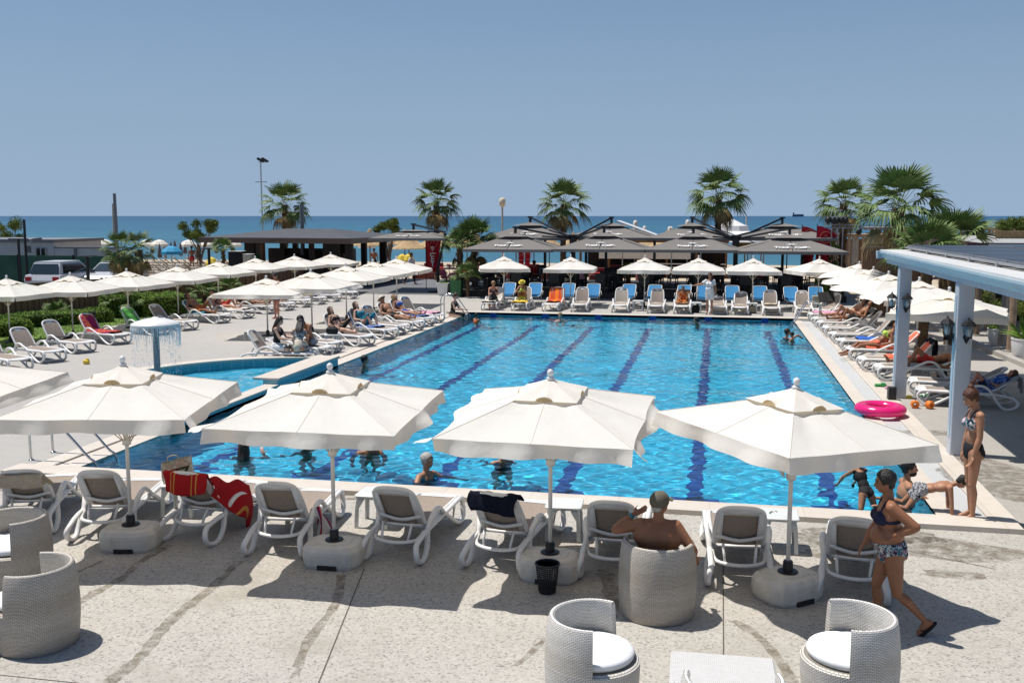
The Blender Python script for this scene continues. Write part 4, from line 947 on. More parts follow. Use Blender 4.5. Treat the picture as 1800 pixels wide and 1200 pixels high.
# towels laid over backrests: a draped sheet with folds
def towel(name,lb,x,y,rz,ang,w,l0,l1,m_,side=0,seed=1,cat='towel',z=0,fold=.012,off=.035,grp=None):
    """hangs over a lounger's backrest: l0 down the front, l1 down behind"""
    rs=random.Random(seed); a=radians(ang); T=Vector((0,-.30-BL*cos(a),.32+BL*sin(a)+.012)); d=Vector((0,cos(a),-sin(a))); n_=Vector((0,sin(a),cos(a))); m=MB(); p=[rs.uniform(0,6) for _ in range(4)]
    def f(u,v):
        s_=v*(l0+l1)-l0; xx=(u-.5)*w+side+.03*sin(p[0]+v*5); wr=fold*(sin(p[1]+u*13)+.6*sin(p[2]+u*29+v*3))
        if s_<0: q=T+d*(-s_)+n_*(off*.55+wr*.5)
        else: q=T-n_*(off*.2)+Vector((0,-.03-wr-.03*min(1,s_*6),-s_*(1+.10*sin(p[3]+u*5))))
        return (xx+(.5-u)*.10*max(0,s_)/.3,q.y,q.z)
    m.grid(f,20,22); o=m.build(name,m_,None,True,.008); o.location=(x,y,z); o.rotation_euler.z=rz; return tag(o,lb,cat,grp)
mat('navy_towel',(.008,.010,.022),.95,.25,60,.1,bump=.004,bscale=140); mat('beige_towel',(.42,.36,.28),.95,.1,20,.1,bump=.004,bscale=140)
printed('red_towel',[(.36,.012,.015),(.52,.25,.06),(.36,.012,.015)],1.05,(0,.86,.955),'X',.95)
towel('towel','navy blue bath towel draped over a lounger back',-2.22,11.0,-.12,54,.58,.10,.20,'navy_towel',seed=3)
towel('towel','red and ochre towel draped over a lounger back',-6.0,11.15,-.10,54,.60,.22,.24,'red_towel',seed=5)
m=MB()
def f(u,v):
    w_=.36*(1-.5*v)*sin(.3+2.4*u); return (.28+.06*v+.08*sin(u*7+v*4)*v+.05*u, -.62+.75*u, .80-.62*v**1.1*(.35+.65*u)-.25*u+.03*sin(u*11))
m.grid(f,18,18); o=m.build('towel','red_towel',None,True,.01); o.location=(-6.0,11.15,0); o.rotation_euler.z=-.1; tag(o,'loose end of the red towel bunched on the lounger armrest','towel')
towel('towel','beige towel over the leftmost front row lounger back',-8.45,11.0,.38,42,.6,.3,.14,'beige_towel',seed=8)
m=MB(); m.grid(lambda u,v:(.33+.06*sin(u*5+v*3)+.04*v,-.30+.38*u+.05*v,.44-.40*v+.04*sin(u*9)-.10*u*(1-v)),14,18); o=m.build('towel','stripe_towel',None,True,.008); o.location=(-4.92,10.95,0); o.rotation_euler.z=.1; tag(o,'purple white and red striped towel hanging down a lounger side','towel')
# shopping bag with letters
def text(body,size,m_,parent=None,name='lettering',loc=(0,0,0),rot=(0,0,0),sx=1,bold=0):
    c=bpy.data.curves.new(name,'FONT'); c.body=body; c.size=size; c.align_x='CENTER'; c.align_y='CENTER'; c.offset=bold; c.extrude=.0005
    q=bpy.data.objects.new(name,c); C.objects.link(q); dg=bpy.context.evaluated_depsgraph_get(); dg.update(); me=bpy.data.meshes.new_from_object(q.evaluated_get(dg)); bpy.data.objects.remove(q); me.name=name; me.materials.clear(); me.materials.append(M[m_])
    o=bpy.data.objects.new(name,me); C.objects.link(o); o.location=loc; o.rotation_euler=rot; o.scale=(sx,1,1)
    if parent is not None: o.parent=parent
    return o
printed('bag_print',[(.55,.50,.42),(.35,.36,.24),(.50,.33,.28),(.60,.57,.52)],9,(0,.42,.5,.58))
b=thing('shopping_bag','floral paper shopping bag with black letters on a side table','bag',(-6.78,11.55,.42),.38); m=MB(); V=[]
for z,k_,sk_ in ((0,1,0),(.12,1.02,.0),(.25,1.0,.02),(.30,.97,.03)):
    V+=[(x*k_+sk_,y*k_*(1 if z<.2 else .7),z) for x,y in ((-.19,-.07),(0,-.078),(.19,-.07),(.20,0),(.19,.07),(0,.075),(-.19,.07),(-.20,0))]
m.add(V,[(j*8+i,j*8+(i+1)%8,(j+1)*8+(i+1)%8,(j+1)*8+i) for j in range(3) for i in range(8)]+[tuple(range(7,-1,-1))]); bo=part('body',m,'bag_print',b); bo.rotation_euler=(0,-.22,0)
m=MB(); m.tube(catmull([(-.07,-.05,.29),(-.06,-.06,.36),(0,-.06,.38),(.06,-.06,.36),(.07,-.05,.29)],4),.006,6); h_=part('handle',m,'tan_canvas',b,True); h_.rotation_euler=(0,-.22,0)
l_=text('TEZ',.15,'eye_dark',b,'lettering',(.01,-.088,.145),(pi/2,-.22,0),1.05,.006)
m=MB(); rs=random.Random(6)
for i in range(6): m.ell((-.34+rs.uniform(-.09,.09),-.1+rs.uniform(-.06,.06),.06+rs.uniform(0,.05)),(.06,.05,.035),8,6)
# ladders
def ladder(lb,pts,dx):
    t=thing('pool_ladder',lb,'pool ladder',(0,0,0)); 
    for sg in (-1,1):
        m=MB(); m.tube(catmull([Vector(p)+Vector(dx)*sg for p in pts],6),.021,12); m.lathe([(.045,.0),(.045,.012),(.022,.02)],12,c=tuple(Vector(pts[0])+Vector(dx)*sg)); part('rail',m,'steel',t,True)
    m=MB()
    for q in (.25,.55,.85):
        a=Vector(pts[-1]); 
        m.box((a.x,a.y,-.1-.3*q*3/1.0),(.12,abs(dx[1])*2+abs(dx[0])*2,.03)) if abs(dx[1])>abs(dx[0]) else m.box((a.x,a.y,-.1-.9*q),(abs(dx[0])*2,.12,.03))
    part('steps',m,'steel',t); return t
ladder('stainless pool ladder at the near left pool corner',[(-10.62,13.95,.0),(-10.62,13.95,.45),(-10.52,13.95,.60),(-10.30,13.95,.66),(-10.08,13.95,.58),(-9.62,13.95,.12),(-9.45,13.95,-.1),(-9.45,13.95,-1.1)],(0,.27,0))
ladder('stainless pool ladder at the far left pool corner',[(-10.45,37.6,.0),(-10.45,37.6,.62),(-10.35,37.6,.78),(-10.15,37.6,.82),(-9.95,37.6,.72),(-9.5,37.6,.1),(-9.4,37.6,-.1),(-9.4,37.6,-1.1)],(0,.25,0))
ladder('stainless pool ladder at the far right pool corner',[(3.7,36.9,.0),(3.7,36.9,.65),(3.6,36.9,.80),(3.4,36.9,.84),(3.2,36.9,.75),(2.82,36.9,.1),(2.72,36.9,-.1),(2.72,36.9,-1.1)],(0,.25,0))
# flip-flops on the left deck
def flops(px,py,rz,m_,lb,z=0):
    t=thing('flip_flops',lb,'flip-flops',(*at(px,py,z).xy,z),rz)
    for sg in (-1,1):
        m=MB(); A2=[(sg*.07+.045*cos(t_)*(1+.12*sin(t_)),.13*sin(t_)+.03*sg) for t_ in [2*pi*i/18 for i in range(18)]]; m.add([(x,y,z_) for z_ in (0,.02) for x,y in A2],[(i,(i+1)%18,18+(i+1)%18,18+i) for i in range(18)]+[tuple(range(17,-1,-1)),tuple(range(18,36))])
        m.tube([(sg*.07-.035,-.01+.03*sg,.02),(sg*.07,.06+.03*sg,.05),(sg*.07+.035,-.01+.03*sg,.02)],.009,6); part('sandal',m,m_,t,True)
flops(170,757,.5,'black_cloth','dark flip-flops beside the left pool coping'); 
# pink swim ring
m=MB(); R0,r0=.36,.125; P=[(R0*cos(2*pi*i/48),R0*sin(2*pi*i/48),r0) for i in range(48)]; m.tube(P,r0,20,closed=True,up=(0,0,1),flat=.8)
k=NT('pink_vinyl'); k.base((.85,.02,.22),.22,.6); k.b.inputs['Coat Weight'].default_value=.4; v=k.co(obj=True); w=k.node('TexWave',ins={'Scale':3.0,'Distortion':1.0}); k.l.new(v,w.inputs['Vector']); k.bump(w.outputs['Fac'],.004,.3)
mx=k.node('MixShader',ins={0:.25,1:k.b.outputs[0]}); tl=k.node('BsdfTranslucent',ins={0:(1,.05,.35,1)}); k.l.new(tl.outputs[0],mx.inputs[2]); k.l.new(mx.outputs[0],k.out.inputs['Surface']); M['pink_vinyl']=k.m
o=m.build('swim_ring','pink_vinyl',None,True); o.location=(3.22,20.15,.01); tag(o,'bright pink inflatable swim ring on the pool edge','swim ring')
# orange arm bands
mat('orange_vinyl',(.80,.20,.02),.3,.25,30)
for i,(px,py) in enumerate(((1608,717),(1634,718))):
    t=thing('arm_bands','orange inflatable arm band, %s of the pair by the white post'%('left' if i==0 else 'right'),'arm band',(*at(px,py).xy,.0),i*.6,'orange arm bands by the post'); m=MB()
    for j in range(3): m.tube([(.055*cos(2*pi*q/16),(j-1)*.035,.08+.055*sin(2*pi*q/16)) for q in range(16)],.03,8,closed=True)
    part('band',m,'orange_vinyl',t,True); m=MB(); m.box((.0,-.03,.165),(.02,.02,.02)); part('valve',m,'black_plastic',t)
# ================================================================ ROWS OF LOUNGERS AND PARASOLS
def P_(px,py,z=0): v=at(px,py,z); return v.x,v.y
PAR1=freeze(make_parasol(half=1.12,seed=11,base='small',amp=.8,eave=1.63,apex=2.08)); PAR2=freeze(make_parasol(half=1.12,seed=12,base='small',flare=(5,30,0,60),amp=1.1,eave=1.63,apex=2.08))
for f_ in (PAR1,PAR2): f_[0]['category']='parasol'
PU=set()
def parasol(x,y,rz,label,group,fam,sc=1.0):
    sc=sc if isinstance(sc,tuple) else (sc,)*3
    if id(fam) in PU: return copy_thing(fam,(x,y,0),rz,label,group,scale=sc)
    PU.add(id(fam)); r=fam[0]; r.location=(x,y,0); r.rotation_euler=(0,0,rz); r.scale=sc; tag(r,label,None,group); return r
# far row
GF='white loungers along the far pool edge'
far=[(868,'far row lounger under a cream towel, leftmost'),(920,'far row lounger with a yellow towel'),(976,'far row lounger with an orange and pink towel'),(1022,'far row lounger with clean taupe sling, right of the orange towel'),(1092,'far row lounger with pale tan sling'),(1155,'far row lounger with clean taupe sling, left of the patterned towel'),(1200,'far row lounger with a brown patterned towel'),(1262,'far row lounger reclined low beside the standing woman in white'),(1302,'far row lounger with a slanting sun stripe'),(1355,'far row lounger with a folded tan towel'),(1412,'far row lounger by the far right ladder')]
FARX={}
for i,(px,lb) in enumerate(far):
    x,y=P_(px,551); y=40.9; x=atY(px,520,40.9).x; FARX[px]=x
    lounger(x,y,pi+random.uniform(-.06,.06),[50,55,58,60,60,58,55,22,45,58,55][i],'white '+lb,GF,LNG_TAN if px==1092 else LNG)
GB='blue loungers behind the far white row'
names=['left behind the cream towel lounger','left of the yellow towel lounger','behind the orange towel lounger','right of the taupe lounger','right of the pale tan lounger','behind the white side table','behind the patterned towel lounger','behind the woman in white','right of the standing woman','left of the tan towel lounger','left of the ladder lounger','with a paper bag before it, rightmost']
for i,px in enumerate((889,937,995,1040,1102,1148,1200,1237,1288,1337,1393,1437)):
    x=atY(px,520,43.4).x; lb='blue metal framed lounger '+names[i]
    if i==0: r=BLU[0]; r.location=(x,43.4,0); r.rotation_euler.z=pi; tag(r,lb,None,GB)
    else: copy_thing(BLU,(x,43.4+random.uniform(-.15,.15),0),pi+random.uniform(-.08,.08),lb,GB)
GPF='cream parasols along the far pool edge'
for i,(px,lb) in enumerate(((886,'over the woman in the yellow hat'),(1003,'second from the left, behind the taupe lounger'),(1133,'third from the left'),(1227,'over the woman in the white tunic'),(1323,'second from the right'),(1439,'at the right end, by the ladder'))):
    parasol(atY(px,500,42.6).x,42.6,(.25,.05,.0,.02,.03,.35)[i],'cream far end parasol '+lb,GPF,PAR1,(.96,.96,1.0))
GT='white side tables at the far end'
for i,(px,Y) in enumerate(((897,41.6),(1010,42.0),(1122,41.0),(1224,40.6),(1322,40.8),(1440,41.2))):
    copy_thing(STL,(atY(px,520,Y).x,Y,0),0,'far side table '+('by the yellow towel lounger','behind the orange towel lounger','left of the taupe lounger, in front of a blue one','beside the patterned towel lounger, bag beneath','with a woven bag beneath','with a paper bag, by the ladder')[i],GT)
# left row A along the pool
GA='loungers along the left pool edge'
rowA=[(-10.75,24.3,-pi/2-.02,54,'left pool side lounger with a beige cloth, nearest to the splash pool'),(-10.75,25.65,-pi/2-.3,12,'left pool side lounger the couple sit on'),(-10.45,28.5,-pi/2-.45,57,'left pool side lounger with the girl on the phone'),(-10.3,30.3,-pi/2-.45,57,'left pool side lounger with the brown haired reader'),(-10.3,31.5,-pi/2-.42,57,'empty left pool side lounger with raised back'),(-10.15,32.7,-pi/2-.42,52,'left pool side lounger of the woman in the straw hat'),(-10.15,34.0,-pi/2-.42,56,'left pool side lounger with a blue towel'),(-10.15,35.2,-pi/2-.4,58,'left pool side lounger with a pink towel, farthest')]
rowA.append((-10.85,26.75,-pi/2-.35,8,'left pool side lounger lying flat before the black bag table'))
for x,y,rz,an,lb in rowA: lounger(x-.6,y,rz,an,'white '+lb,GA)
GPA='cream parasols along the left pool side'
for x,y,rz,lb,f_ in ((-14.2,29.9,.55,'nearest of the left pool side row',PAR2),(-13.1,30.94,.5,'second of the left pool side row',PAR2),(-13.4,34.9,.45,'third of the left pool side row',PAR1),(-13.5,38.2,.45,'fourth of the left pool side row',PAR1),(-13.5,41.2,.5,'farthest of the left pool side row, by the grey platform',PAR1)): parasol(x,y,rz-.45,'cream parasol '+lb,GPA,f_,(1.15,1.15,.96) if y>29.95 else (1.17,1.17,.88))
copy_thing(STL,(-11.0,27.45,0),.3,'white side table with a black bag, left pool side',GT)
# left row B by the lawn
GL='loungers along the lawn'
rowB=[(-17.9,22.1),(-18.05,23.6),(-18.4,25.4),(-18.5,27.3),(-18.6,29.7),(-18.4,31.1),(-18.4,33.4),(-18.3,35.1),(-18.2,37.0),(-18.1,38.4),(-18.0,39.9),(-17.9,41.3),(-17.8,42.8),(-17.6,44.4)]
nmB=['nearest to the left picture edge','second along the lawn','with a dark cloth on its seat','under the magenta towel','behind the fountain, green towel','behind the mushroom fountain cap','with the turquoise and orange towels','of the woman in the red bikini','of the tanned man with a magazine','behind the woman in navy shorts','under the second parasol of the pool row','third from the platform','second from the grey platform','nearest to the grey platform']
for i,(x,y) in enumerate(rowB): lounger(x,y,-pi/2-.42+i*.03,[52,50,52,52,50,48,42,40,25,20,16,14,12,12][i],'white lawn side lounger '+nmB[i],GL)
GPL='cream parasols along the lawn'
for i,(x,y,lb) in enumerate(((-21.2,26.7,'leftmost at the picture edge'),(-20.3,28.5,'second from the left, before the silver car'),(-19.95,31.1,'third from the left, before the second car'),(-19.9,34.3,'fourth from the left'),(-20.3,38.2,'fifth from the left'),(-20.4,41.9,'sixth from the left, before the bar'),(-19.7,44.6,'second from the right, before the bar'),(-18.9,47.2,'rightmost before the bar'))): parasol(x,y,.0+(.12 if i%2 else 0),'cream lawn side parasol '+lb,GPL,PAR1,(1.04,1.04,.93))
# right row
GR='loungers along the right pool edge'
rowR=[(4.45,38.0,'farthest along the right pool edge, pink towel'),(4.45,36.3,'of the dark haired man'),(4.5,35.1,'beside the dark haired man'),(4.5,33.4,'third along the right edge, empty'),(4.55,31.7,'empty, before the blue towel one'),(4.6,30.0,'with a bright blue towel'),(4.6,28.1,'of the woman in the lime bikini'),(4.65,26.2,'with an orange towel, beside the lime bikini woman'),(4.85,24.9,'of the man lying in red trunks'),(5.25,22.75,'next to the white post, farther of two'),(5.2,21.6,'nearest to the camera on the right, grey towel on its back')]
for i,(x,y,lb) in enumerate(rowR): lounger(x,y,pi/2+(.05 if i<9 else -.12),[40,42,42,50,50,48,45,50,25,30,32][i],'white right side lounger '+lb,GR)
GPR='cream parasols along the right pool side'
for i,(x,y,lb) in enumerate(((5.57,41.3,'farthest in the right row'),(5.5,37.2,'second farthest in the right row'),(5.45,33.7,'third farthest in the right row'),(5.65,29.8,'second nearest in the right row, by the white post'),(5.5,25.4,'nearest in the right row, large beside the white post'))): parasol(x,y,(.5,.45,.4,.1,-.25)[i],'cream parasol '+lb,GPR,PAR2 if i<4 else PAR1,((1.1,1.1,.94),(1.12,1.12,.94),(1.15,1.15,.95),(1.15,1.15,.97),(1.16,1.16,.98))[i])
copy_thing(STL,(4.9,34.2,0),0,'white side table between two right side loungers','side tables of the right row'); copy_thing(STL,(4.9,25.5,0),.1,'white side table before the man in red trunks','side tables of the right row')
# towels and covers on the rows
def seat_towel(lb,x,y,rz,m_,y0=-.3,y1=.8,w=.56,back=None,seed=1,cat='towel'):
    rs=random.Random(seed); p=[rs.uniform(0,6) for _ in range(3)]; m=MB(); a=radians(back or 0); Lb=.61 if back else 0
    def f(u,v):
        s_=v*(Lb+y1-y0)-Lb; xx=(u-.5)*w; wr=.010*sin(p[0]+u*11+v*5)+.010*sin(p[1]+v*17)+.018; ed=max(0,abs(u-.5)-.42)*.9
        if s_<0: return (xx,y0+s_*cos(a),.330-s_*sin(a)+wr-ed)
        return (xx+.02*sin(v*9),y0+s_,.362+wr-ed)
    m.grid(f,14,22); o=m.build('towel',m_,None,True,.008); o.location=(x,y,0); o.rotation_euler.z=rz; return tag(o,lb,cat)
mat('cream_towel',(.60,.55,.47),.95,.1,14,.1); mat('yellow_towel',(.72,.50,.05),.95,.12,14,.1); mat('pink_towel',(.62,.30,.42),.95,.3,9,.1); mat('lilac_towel',(.38,.38,.50),.95,.2,9,.1)
printed('orange_towel',[(.78,.20,.02),(.55,.03,.10),(.60,.10,.02)],.9,(0,.5,.72),'X',.95); printed('brown_towel',[(.50,.15,.03),(.16,.09,.05),(.34,.20,.10)],5,(0,.44,.56),rough=.95)
printed('magenta_towel',[(.30,.02,.09),(.45,.10,.03),(.20,.01,.10)],4,(0,.45,.6),rough=.95); printed('blue_towel',[(.02,.09,.34),(.30,.36,.50),(.02,.06,.24)],9,(0,.5,.6),rough=.95)
fx=lambda p:FARX[p]
seat_towel('cream towel spread over the leftmost far lounger',fx(868),40.9,pi,'cream_towel',y1=1.0,back=50,w=.66); seat_towel('yellow towel over the foot of a far lounger',fx(920),40.9,pi,'yellow_towel',y0=.2,y1=1.03,w=.62)
seat_towel('orange and pink striped towel covering a far lounger',fx(976),40.9,pi,'orange_towel',back=58,y1=.5,w=.66,seed=3); seat_towel('brown patterned towel on a far lounger',fx(1200),40.9,pi,'brown_towel',back=55,y1=.25,w=.6,seed=4)
seat_towel('tan towel heaped on a far lounger seat',fx(1355),40.9,pi,'beige_towel',y0=-.3,y1=.25,back=30,seed=5); towel('towel','dark jacket thrown over the rightmost far lounger',atY(1455,530,40.4).x,40.4,pi,55,.6,.45,.3,'black_cloth',seed=6)
lounger(atY(1458,530,40.4).x,40.4,pi-.4,50,'white far row lounger with a dark jacket, turned to the corner',GF)
B=rowB
def onB(i): return B[i][0],B[i][1],-pi/2-.42+i*.03
seat_towel('dark cloth on a lawn side lounger seat',*onB(2),'black_cloth',y1=-.0); seat_towel('magenta and orange towel on a lawn side lounger',*onB(3),'magenta_towel',y1=.7,back=52,seed=8); seat_towel('light green towel on a lawn side lounger back',*onB(4),'green_plastic',y1=-.25,back=50,w=.6); seat_towel('turquoise towel on a lawn side lounger',*onB(6),'teal_cloth',y1=.3,back=42)
seat_towel('cream towel under the woman in the red bikini',*onB(7),'cream_towel',back=40,y1=.9)
for i in (11,12): seat_towel('lilac grey towel on a lounger near the platform, %s'%('nearer one' if i==11 else 'farther one'),*onB(i),'lilac_towel',y1=.6,back=14)
def onA(i): x,y,rz=rowA[i][:3]; return x-.6,y,rz
towel('towel','beige cloth hanging on the back of a pool side lounger',*onA(0),52,.25,.35,.2,'cream_towel',side=.12,seed=9)
seat_towel('blue towel on a left pool side lounger',*onA(6),'blue_towel',back=30,y1=.8); seat_towel('pink towel on the farthest left pool side lounger',*onA(7),'pink_towel',y0=.2,y1=.9); seat_towel('blue and white towel under the reader',*onA(3),'blue_towel',y0=-.3,y1=.5,back=52)
def onR(i): x,y,_=rowR[i]; return x,y,pi/2+(.05 if i<9 else -.12)
seat_towel('pink and white towel on the farthest right lounger',*onR(0),'pink_towel',y1=.9); seat_towel('bright blue towel on a right side lounger',*onR(5),'royal_cloth',back=48,y1=.55); seat_towel('coral towel under the woman in the lime bikini',*onR(6),'coral_cloth',back=45,y1=.6,seed=3); seat_towel('orange red towel spread on a right side lounger',*onR(7),'coral_cloth',back=50,y1=.4,w=.5)
towel('towel','dark blue towel with pale print over a lounger back',*onR(7),50,.6,.16,.5,'navy_towel',seed=12); towel('towel','black towel over the lounger back beside the dark haired man',*onR(2),42,.6,.3,.4,'black_cloth',seed=13)
seat_towel('grey towel covering the lounger by the white post',*onR(8),'grey_cloth',back=25,y1=.3,seed=2); towel('towel','grey towel hanging from the lounger back at far right',*onR(10),32,.62,.5,.32,'grey_cloth',seed=14); seat_towel('blue and white patterned towel under the resting child',*onR(10),'blue_towel',back=32,y1=.0,w=.5)
# small bags
def bag(lb,x,y,z,r,m_,rz=0):
    t=thing('bag',lb,'bag',(x,y,z),rz); m=MB(); m.rbox((0,0,r[2]/2),r,min(r[:2])*.3); part('body',m,m_,t,35); m=MB(); m.tube(catmull([(-r[0]*.25,0,r[2]*.9),(-r[0]*.2,0,r[2]*1.3),(r[0]*.2,0,r[2]*1.3),(r[0]*.25,0,r[2]*.9)],4),.01,6); part('handle',m,m_,t,True)
bag('black bag standing on a side table at the left',-11.0,27.45,.42,(.34,.22,.2),'black_cloth'); bag('brown paper bag on a far side table',atY(1436,520,41.2).x,41.2,.42,(.38,.16,.3),'clay'); bag('black bag under a far side table',atY(1222,545,40.6).x,40.6,0,(.35,.2,.3),'black_cloth'); bag('woven bag under a far side table',atY(1322,545,40.8).x,40.8,0,(.38,.25,.32),'clay')
# toys on the ground by the post
def toy(lb,px,py,m_,d,cat='toy'):
    x,y=P_(px,py); t=MB(); t.rbox((0,0,d[2]/2),d,min(d)*.45); t.rbox((d[0]*.2,0,d[2]*1.1),(d[0]*.4,d[1]*.5,d[2]*.5),min(d)*.2); o=t.build('toy',m_,None,35); o.location=(x,y,.002); tag(o,lb,cat)
toy('green toy under the right side loungers',1548,680,'green_cloth',(.26,.12,.07)); toy('small pink toy by the right coping',1560,684,'pink_towel',(.12,.1,.06)); toy('yellow toy near the white post',1594,700,'yellow_cloth',(.22,.06,.05)); toy('green stick toy near the white post',1572,697,'lime_cloth',(.24,.04,.04)); toy('green toy under the nearest right lounger',1625,698,'green_cloth',(.2,.08,.05))
toy('yellow toy by the splash pool',152,640,'yellow_cloth',(.18,.1,.12))
o=MB(); o.box((0,0,.11),(.34,.34,.22),taper=.9); pass
# ================================================================ PEOPLE IN THE SCENE
V=at(1560,1106); person('woman in navy bikini top and floral briefs walking left, hand on hip','walk',(V.x,V.y,0),pi/2+.05,sk='skin_dark_tan',h=1.53,fat=.9,fem=True,style='short',hair='hair_black',vox=.0085,face=1,
 wear=[('bikini_top','navy_cloth'),('briefs','floral_cloth'),('strap','navy_cloth'),('sandals','black_cloth')],
 ov=dict(z=.875,sp=(0,.10,1),fc=(0,1,-.12),la=[(-.35,-.78,-.60),(.30,.62,-.42),(.35,.6,-.5)],ra=[(.12,.25,-1),(0,.55,-1)],rl=[(.05,.28,-1),(0,-.05,-1),(0,1,0)],ll=[(-.04,-.12,-1),(.02,-.85,-.82),(0,.72,-.70)]))
V=at(1703,912); person('woman in floral bikini top and black briefs standing at the near right corner','stand',(V.x,V.y,.0),pi/2+.12,sk='skin_tan',h=1.66,fat=.15,fem=True,style='bun',hair='hair_auburn',vox=.009,face=1,
 wear=[('bikini_top','tropic_cloth'),('briefs','black_cloth'),('strap','black_cloth')],ov=dict(sp=(0,-.03,1),fc=(-.1,.85,-.45),la=[(-.10,.02,-1),(.02,.28,-1)],ra=[(.10,.08,-1),(0,.22,-1)],ll=[(-.03,.05,-1),(0,-.06,-1),(-.15,1,-.1)],rl=[(.03,-.03,-1),(0,-.10,-1),(.1,1,-.1)]))
person('man in khaki cap sitting in the wicker chair, back to the camera','sit',(-.48,9.50,0),0,sk='skin_dark_tan',h=1.58,fat=1.0,girth=1.27,style='crop',hair='hair_grey',vox=.0085,
 wear=[('cap','khaki_cloth'),('trunks','navy_cloth'),('wristband','teal_cloth',-1)],ov=dict(hip=(0,-.02,.44),sp=(0,-.02,1),fc=(.62,.78,.05),la=[(-.93,.10,-.30),(.74,.16,.70),(.85,.25,.35)],ra=[(.62,-.15,-.78),(.10,.75,-.55)],ll=[(-.2,1,.0),(0,.2,-1),(0,1,-.1)],rl=[(.2,1,.0),(0,.2,-1),(0,1,-.1)],shr=.0))
# in the pool
V=at(1594,866); person('bearded man standing chest deep at the right pool edge','wade',(V.x-.05,V.y,-1.34),-pi/2+.1,sk='skin_tan',h=1.76,fat=.2,style='crop',hair='hair_black',vox=.009,face='beard',wear=[('trunks','teal_cloth')],ov=dict(fc=(.2,.95,.02),la=[(-.3,.75,-.45),(.1,1,.05)],ra=[(.3,.75,-.55),(-.1,1,.05)]))
V=at(1652,905); person('boy in patterned trunks climbing out onto the near right coping','prone',(V.x+.02,V.y+.22,0),-pi/2-.05,sk='skin_tan',h=1.22,style='short',hair='hair_black',vox=.010,wear=[('trunks','check_cloth')],face=1,
 ov=dict(hip=(0,-.22,.27),sp=(0,.95,.22),fc=(0,.55,-.85),hu=(0,.9,.4),la=[(-.12,.12,-1),(-.02,.05,-1),(0,.9,-.3)],ra=[(.12,.12,-1),(.02,.05,-1),(0,.9,-.3)],ll=[(-.2,-.62,-.72),(0,-1,.12),(0,-1,-.1)],rl=[(.2,-.55,-.75),(0,-1,.05),(0,-1,-.1)]))
V=at(1515,885); person('child in black swimsuit kneeling at the near pool edge','prone',(V.x,V.y+.1,-.02),.5,sk='skin_tan',h=1.10,fem=True,style='pony',hair='hair_brown',vox=.011,wear=[('swimsuit','black_cloth')],ov=dict(hip=(0,-.1,.18),sp=(0,.55,.8),fc=(0,.9,-.2),hu=(0,.2,1),la=[(-.2,.8,-.6),(0,.6,-.7)],ra=[(.2,.8,-.6),(0,.6,-.7)],ll=[(-.3,-.3,-.9),(-.4,-.85,.25),(-.4,-.85,.2)],rl=[(.2,-.3,-.9),(0,-1,-.2),(0,-1,-.2)]))
def wader(lb,px,py,top,rz,**k):
    """stands in the pool: py is the waterline, top the px height of the head"""
    V=at(px,py); z=CAM_H*(1-(top-382)/(py-382))-.06; h=k.pop('h',1.66); k.setdefault('ov',{}).setdefault('la',[(-.35,.45,-.75),(.1,.9,-.45)]); k['ov'].setdefault('ra',[(.35,.45,-.75),(-.1,.9,-.45)]); return person(lb,'wade',(V.x,V.y,z-h),rz,h=h,**k)
wader('grey haired woman wading in a dark teal swimsuit under the second gap',746,836,794,-pi/2-.5,fem=True,fat=.5,sk='skin_tan',hair='hair_grey',style='short',vox=.010,face=1,wear=[('swimsuit','teal_cloth')],ov=dict(la=[(-.8,.35,-.55),(-.1,1,-.05)],ra=[(.8,.45,-.5),(.1,1,-.05)]))
wader('long haired woman wading with a hand at her face, seen from behind',428,800,776,.3,fem=True,sk='skin_light',hair='hair_brown',style='long',vox=.011,wear=[('bikini_top','black_cloth')],ov=dict(ra=[(.7,.3,-.5),(-.3,.3,.9)]))
wader('broad man wading under the hem of the second parasol',650,790,760,-2.9,fat=.6,sk='skin_dark_tan',hair='hair_black',vox=.012)
wader('swimmer with dark hair half hidden by the second parasol hem',541,786,766,1.2,sk='skin_olive',hair='hair_black',vox=.012)
wader('swimmer in a dark top half hidden by the third parasol hem',884,809,778,.4,fat=.3,fem=True,sk='skin_tan',hair='hair_brown',vox=.012,wear=[('tank','dark_grey_cloth')])
wader('dark haired man swimming by the left pool edge',637,640,624,-1.2,sk='skin_tan',hair='hair_black',style='short',vox=.012,face=1)
wader('boy with orange float vest at the far left corner',836,566,549,-.6,h=1.2,sk='skin_tan',hair='hair_black',vox=.014,wear=[('tank','orange_cloth')])
wader('swimmer at the far edge before the orange towel lounger',985,562,549,pi,sk='skin_light',hair='hair_blond',vox=.014,face=1)
wader('dark haired swimmer at the far edge under the standing woman',1227,567,557,1.5,sk='skin_tan',hair='hair_black',vox=.014)
wader('man with one arm up on the far right pool edge',1381,592,577,-1.0,sk='skin_red',hair='hair_brown',vox=.013,ov=dict(ra=[(.5,.6,.5),(0,.9,-.5)]))
wader('dark haired child held at the far right pool edge',1394,598,582,1.2,h=1.15,sk='skin_tan',hair='hair_black',vox=.014)
person('woman in black swimsuit sitting with feet in the far left corner','sit',(PX0+.02,36.9,-.42),-pi/2-.1,sk='skin_light',h=1.66,fem=True,fat=.1,style='bun',hair='hair_brown',vox=.012,face=1,wear=[('swimsuit','black_cloth')],ov=dict(hip=(0,-.30,.56),sp=(0,.16,1),fc=(.1,.9,-.3)))
